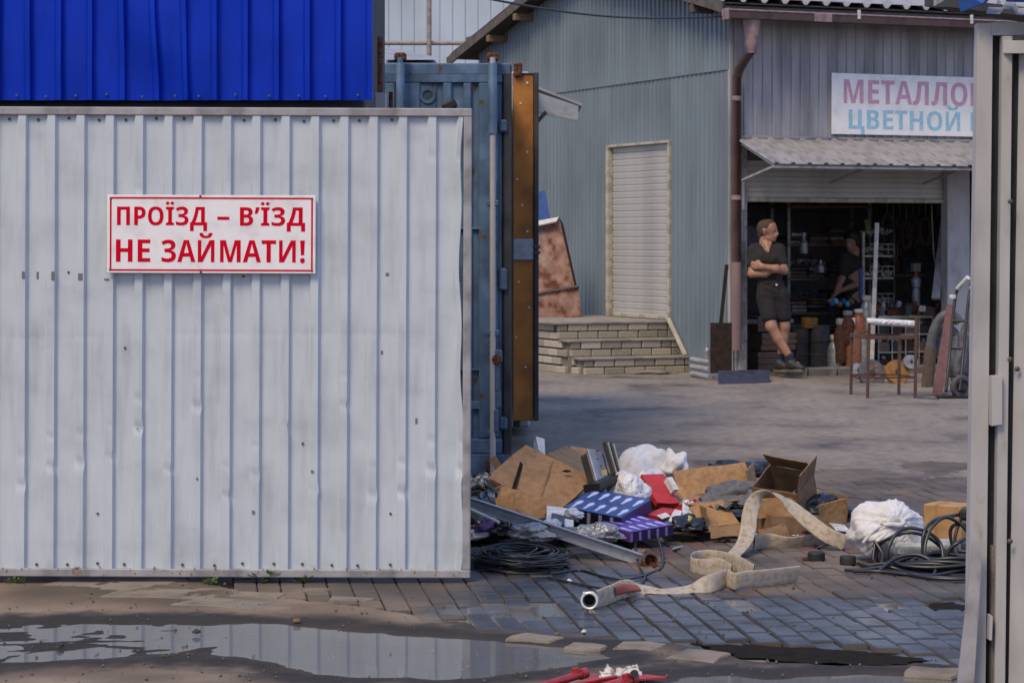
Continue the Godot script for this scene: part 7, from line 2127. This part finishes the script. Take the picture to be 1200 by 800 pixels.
	for q in [[610, 812, 684, 789, 0.0], [660, 812, 738, 791, 1.0], [690, 816, 742, 796, 0.0], [636, 806, 722, 790, 1.0]]:
		var a := G(q[0], q[1], 0.03) - og
		var b := G(q[2], q[3], 0.04) - og
		if q[4] == 0.0:
			var tb := part(o, "tube", tube([a, b], 0.014, 14), M.redpaint)
			var dirv := (b - a).normalized()
			part(tb, "collar", tube([b - dirv * 0.02, b + dirv * 0.012], 0.0185, 14), M.redpaint)
			part(tb, "bore", tube([b + dirv * 0.0125, b + dirv * 0.013], 0.0135, 14), M.black)
			part(tb, "stub", tube([b - dirv * 0.04, b - dirv * 0.04 + Vector3(-0.006, 0.026, 0)], 0.013, 12), M.redpaint)
		else:
			part(o, "angle_bar", beam(a - Vector3(0, 0.012, 0), b - Vector3(0, 0.012, 0), 0.022, 0.018), M.redpaint)
	part(o, "base_plate", slab_mesh2(G(690, 800, 0.01) - og, G(782, 793, 0.02) - og, G(760, 790, 0.02) - og, G(690, 790, 0.012) - og, 0.006), M.redpaint)
	part(o, "black_end", tube([G(742, 790, 0.045) - og, G(744, 789, 0.07) - og], 0.013, 10), M.black)
	solo("white_rag", rag(P(703, 792, 8.15), P(745, 782, 8.15), P(752, 791, 8.12), P(706, 798, 8.1), 0.02, 12, 26), M.paper, "torn whitish plastic rag on the red tubes", "rag")
	solo("white_rag", rag(P(700, 800, 8.1), P(712, 779, 8.12), P(722, 790, 8.1), P(708, 802, 8.05), 0.02, 14, 12), M.paper, "small whitish rag scrap left of the larger one on the red tubes", "rag")
	# paper and card strewn round the heap
	var rz := RandomNumberGenerator.new()
	rz.seed = 41
	var places := ["beside the gate edge, under the heap", "behind the wire coil", "right of the wire coil", "under the middle of the long grey bar", "by the silver foil bag", "below the left end of the blue carton", "below the middle of the blue carton", "under the left end of the purple carton", "under the right end of the purple carton", "before the crushed red and white package", "before the left edge of the tipped box", "before the right edge of the tipped box", "left of the upright bend of the hose", "under the raised arch of the hose", "before the low box", "right of the low box", "just left of the right white sack"]
	for i in 34:
		var px := 565.0 + 26.0 * (i / 2) + rz.randf_range(-9, 9)
		var py := rz.randf_range(612, 645) - (18.0 if i % 3 == 0 else 0.0)
		var at := G(px, py, 0.01 + (0.05 if i % 3 == 0 else 0.0))
		var w2 := rz.randf_range(0.03, 0.09)
		var card := i % 2 == 0
		solo("torn_card" if card else "paper_scrap", warped(Vector3(w2, 0.003, w2 * rz.randf_range(0.5, 1.0)), 0.012, 100 + i), [M.card, M.paper, M.card3, M.film, M.card2, M.silver][i % 6], ("torn bit of brown card " if card else "small pale scrap ") + places[i / 2], "cardboard" if card else "scrap", at, Vector3(rz.randf_range(-0.6, 0.6), rz.randf() * 6.0, rz.randf_range(-0.5, 0.5)), "torn card at the foot of the heap" if card else "pale scraps at the foot of the heap")
	# small litter
	for q in [[348, 729, "brown chip of wood by the long puddle's upper edge", 0.03, 3], [653, 744, "pebble by the tip of the long puddle", 0.02, 1], [719, 688, "white paper bit on the wet paving above the hose coupling", 0.02, 0], [667, 682, "white paper bit by the wire coil", 0.025, 0], [684, 741, "white pebble at the lower edge of the wet paving", 0.02, 0], [70, 757, "dark lump in the left end of the long puddle", 0.03, 2], [230, 742, "dark lump in the middle of the long puddle", 0.03, 2], [1022, 678, "dark pebble before the cable heap", 0.012, 2], [930, 690, "dark pebble on the paving below the hose", 0.015, 2]]:
		solo("litter", crumple(Vector3(q[3], q[3] * 0.5, q[3] * 0.8), int(q[0]), 0.25, 10, 12), [M.paper, M.concrete, M.dark, M.wood][q[4]], q[2], "litter", G(q[0], q[1]))
	# grit on the asphalt
	var mm := MultiMesh.new()
	mm.transform_format = MultiMesh.TRANSFORM_3D
	mm.mesh = crumple(Vector3(1, 0.7, 0.8), 3, 0.2, 5, 6)
	var rg := RandomNumberGenerator.new()
	rg.seed = 15
	var xs := []
	for i in 1500:
		var px := rg.randf_range(-20, 1150)
		var py := rg.randf_range(684, 802)
		var g := G(px, py)
		xs.append(Transform3D(Basis(Vector3.UP, rg.randf() * 6.0).scaled(Vector3.ONE * (0.003 + 0.012 * pow(rg.randf(), 5.0))), g + Vector3(0, ground_h(g.x, -g.z), 0)))
	mm.instance_count = xs.size()
	for i in xs.size(): mm.set_instance_transform(i, xs[i])
	var gr := MultiMeshInstance3D.new()
	gr.name = "grit"
	gr.multimesh = mm
	gr.material_override = M.concrete
	add_child(gr)
	tag(gr, "loose grit and pebbles scattered over asphalt and paving", "grit", "", "stuff")
	# weeds under the gate
	for q in [[311, 682, 1.2, "largest green weed under the bottom rail of the gate"], [353, 682, 0.8, "small green weed under the gate, right of the largest one"], [246, 684, 0.6, "small green weed under the gate, left of the largest one"], [20, 683, 0.7, "small weed under the gate at the far left"]]:
		var wd := thing("weed", q[3], "plant", G(q[0], q[1]), Vector3.ZERO, "weeds under the gate")
		var ls := begin()
		ls.set_smooth_group(FLAT)
		for i in 46:
			var a := rg.randf() * TAU
			var l := rg.randf_range(0.02, 0.05) * float(q[2])
			var c := Vector3(rg.randf_range(-0.05, 0.05) * q[2], rg.randf_range(0.0, 0.03) * q[2], rg.randf_range(-0.03, 0.03))
			var dv := Vector3(cos(a), rg.randf_range(0.1, 1.0), sin(a)).normalized()
			var sx := dv.cross(Vector3.UP).normalized() * l * 0.28
			tri(ls, c, c + dv * l * 0.5 + sx, c + dv * l)
			tri(ls, c, c + dv * l, c + dv * l * 0.5 - sx)
		part(wd, "leaves", done(ls), M.leaf)

func _ready() -> void:
	rng.seed = 5
	lump.seed = 9
	lump.frequency = 1.0
	lump.fractal_octaves = 3
	# camera: an 84 mm lens 1.5 m above the ground, shifted down
	var cam := Camera3D.new()
	cam.name = "camera"
	add_child(cam)
	cam.position = Vector3(0, EYE, 0)
	var ca := CameraAttributesPhysical.new()
	ca.frustum_focal_length = 84.0
	ca.frustum_focus_distance = 10.6
	ca.frustum_near = 0.1
	ca.frustum_far = 2000.0
	ca.exposure_aperture = 13.0
	cam.attributes = ca
	cam.projection = Camera3D.PROJECTION_FRUSTUM
	cam.near = 0.1
	cam.far = 2000.0
	cam.size = 0.1 * 800.0 / F
	cam.frustum_offset = Vector2(0, -0.1 * 120.0 / F)
	cam.current = true
	# sky and soft sun from behind the viewer's left shoulder
	var env := Environment.new()
	env.background_mode = Environment.BG_SKY
	var sky := Sky.new()
	var sm := ProceduralSkyMaterial.new()
	sm.sky_top_color = Color(0.48, 0.60, 0.825)
	sm.sky_horizon_color = Color(0.82, 0.83, 0.86)
	sm.sky_curve = 0.2
	sm.ground_horizon_color = Color(0.35, 0.33, 0.32)
	sm.ground_bottom_color = Color(0.25, 0.23, 0.21)
	sm.sun_angle_max = 30.0
	sky.sky_material = sm
	env.sky = sky
	env.tonemap_mode = Environment.TONE_MAPPER_LINEAR
	env.tonemap_exposure = 1.55
	env.sdfgi_enabled = true
	env.ssao_enabled = true
	env.ssil_enabled = true
	var we := WorldEnvironment.new()
	we.name = "world_environment"
	we.environment = env
	add_child(we)
	var sun := DirectionalLight3D.new()
	sun.name = "sun"
	sun.light_energy = 0.6
	sun.light_color = Color(1.0, 0.92, 0.79)
	sun.light_angular_distance = 22.0
	sun.shadow_enabled = true
	add_child(sun)
	sun.rotation = Vector3(deg_to_rad(-52), deg_to_rad(-34), 0)
	make_materials()
	more_materials()
	plan_ground()
	ground_textures()
	build_ground()
	build_gate()
	build_cabin()
	build_container()
	build_right_gate()
	build_shed()
	build_shop()
	build_people()
	build_rubbish()

func more_materials() -> void:
	M.pinkrust = mat(Color(0.78, 0.78, 0.76), 0.75, {"t1": T.pinkrust, "s1": 0.9, "t2": T.blotch, "s2": 1.5})
	M.ruststain = mat(Color(0.24, 0.15, 0.08), 0.8)
	M.inkgrey = mat(Color(0.07, 0.07, 0.078), 0.7, {"t1": T.blotch, "s1": 3.0})
	M.standrust = mat(Color(0.10, 0.052, 0.04), 0.8, {"t1": T.blotch, "s1": 4.0})
	M.scuff = mat(Color(0.16, 0.145, 0.13), 0.8)
	M.stubble = mat(Color(0.2, 0.105, 0.075), 0.7, {"t1": T.soft, "s1": 9.0})
	M.signboard = mat(Color(0.88, 0.865, 0.84), 0.6, {"t1": T.clean, "s1": 1.0})
	M.fadedpink = mat(Color(0.68, 0.36, 0.47), 0.6, {"t1": T.soft, "s1": 3.0})
	M.fadedblue = mat(Color(0.36, 0.63, 0.76), 0.6, {"t1": T.soft, "s1": 3.0})
	M.darkplate = mat(Color(0.03, 0.021, 0.019), 0.9, {"spec": 0.15, "t1": T.blotch, "s1": 2.0})
	M.blueplate = mat(Color(0.045, 0.05, 0.085), 0.5, {"t1": T.blotch, "s1": 2.0})
	M.palerust = mat(Color(0.32, 0.27, 0.25), 0.7, {"t1": T.blotch, "s1": 2.0})
	M.skyblue = mat(Color(0.03, 0.3, 0.5), 0.4)
	M.teal = mat(Color(0.12, 0.25, 0.22), 0.6)
	M.rustpipe = mat(Color(0.10, 0.07, 0.05), 0.8, {"t1": T.blotch, "s1": 3.0})
	M.tyre = mat(Color(0.06, 0.06, 0.065), 0.7)
	M.sticker = mat(Color(0.36, 0.28, 0.08), 0.6)
	M.lemon = mat(Color(0.4, 0.33, 0.05), 0.6)
	M.purple = mat(Color(0.08, 0.03, 0.14), 0.45)
	M.coupling = mat(Color(0.6, 0.6, 0.6), 0.4, {"metal": 0.3})
	M.tan = mat(Color(0.42, 0.24, 0.10), 0.8, {"t1": T.soft, "s1": 4.0})
	M.palegrey = mat(Color(0.42, 0.43, 0.42), 0.6, {"t1": T.blotch, "s1": 3.0})
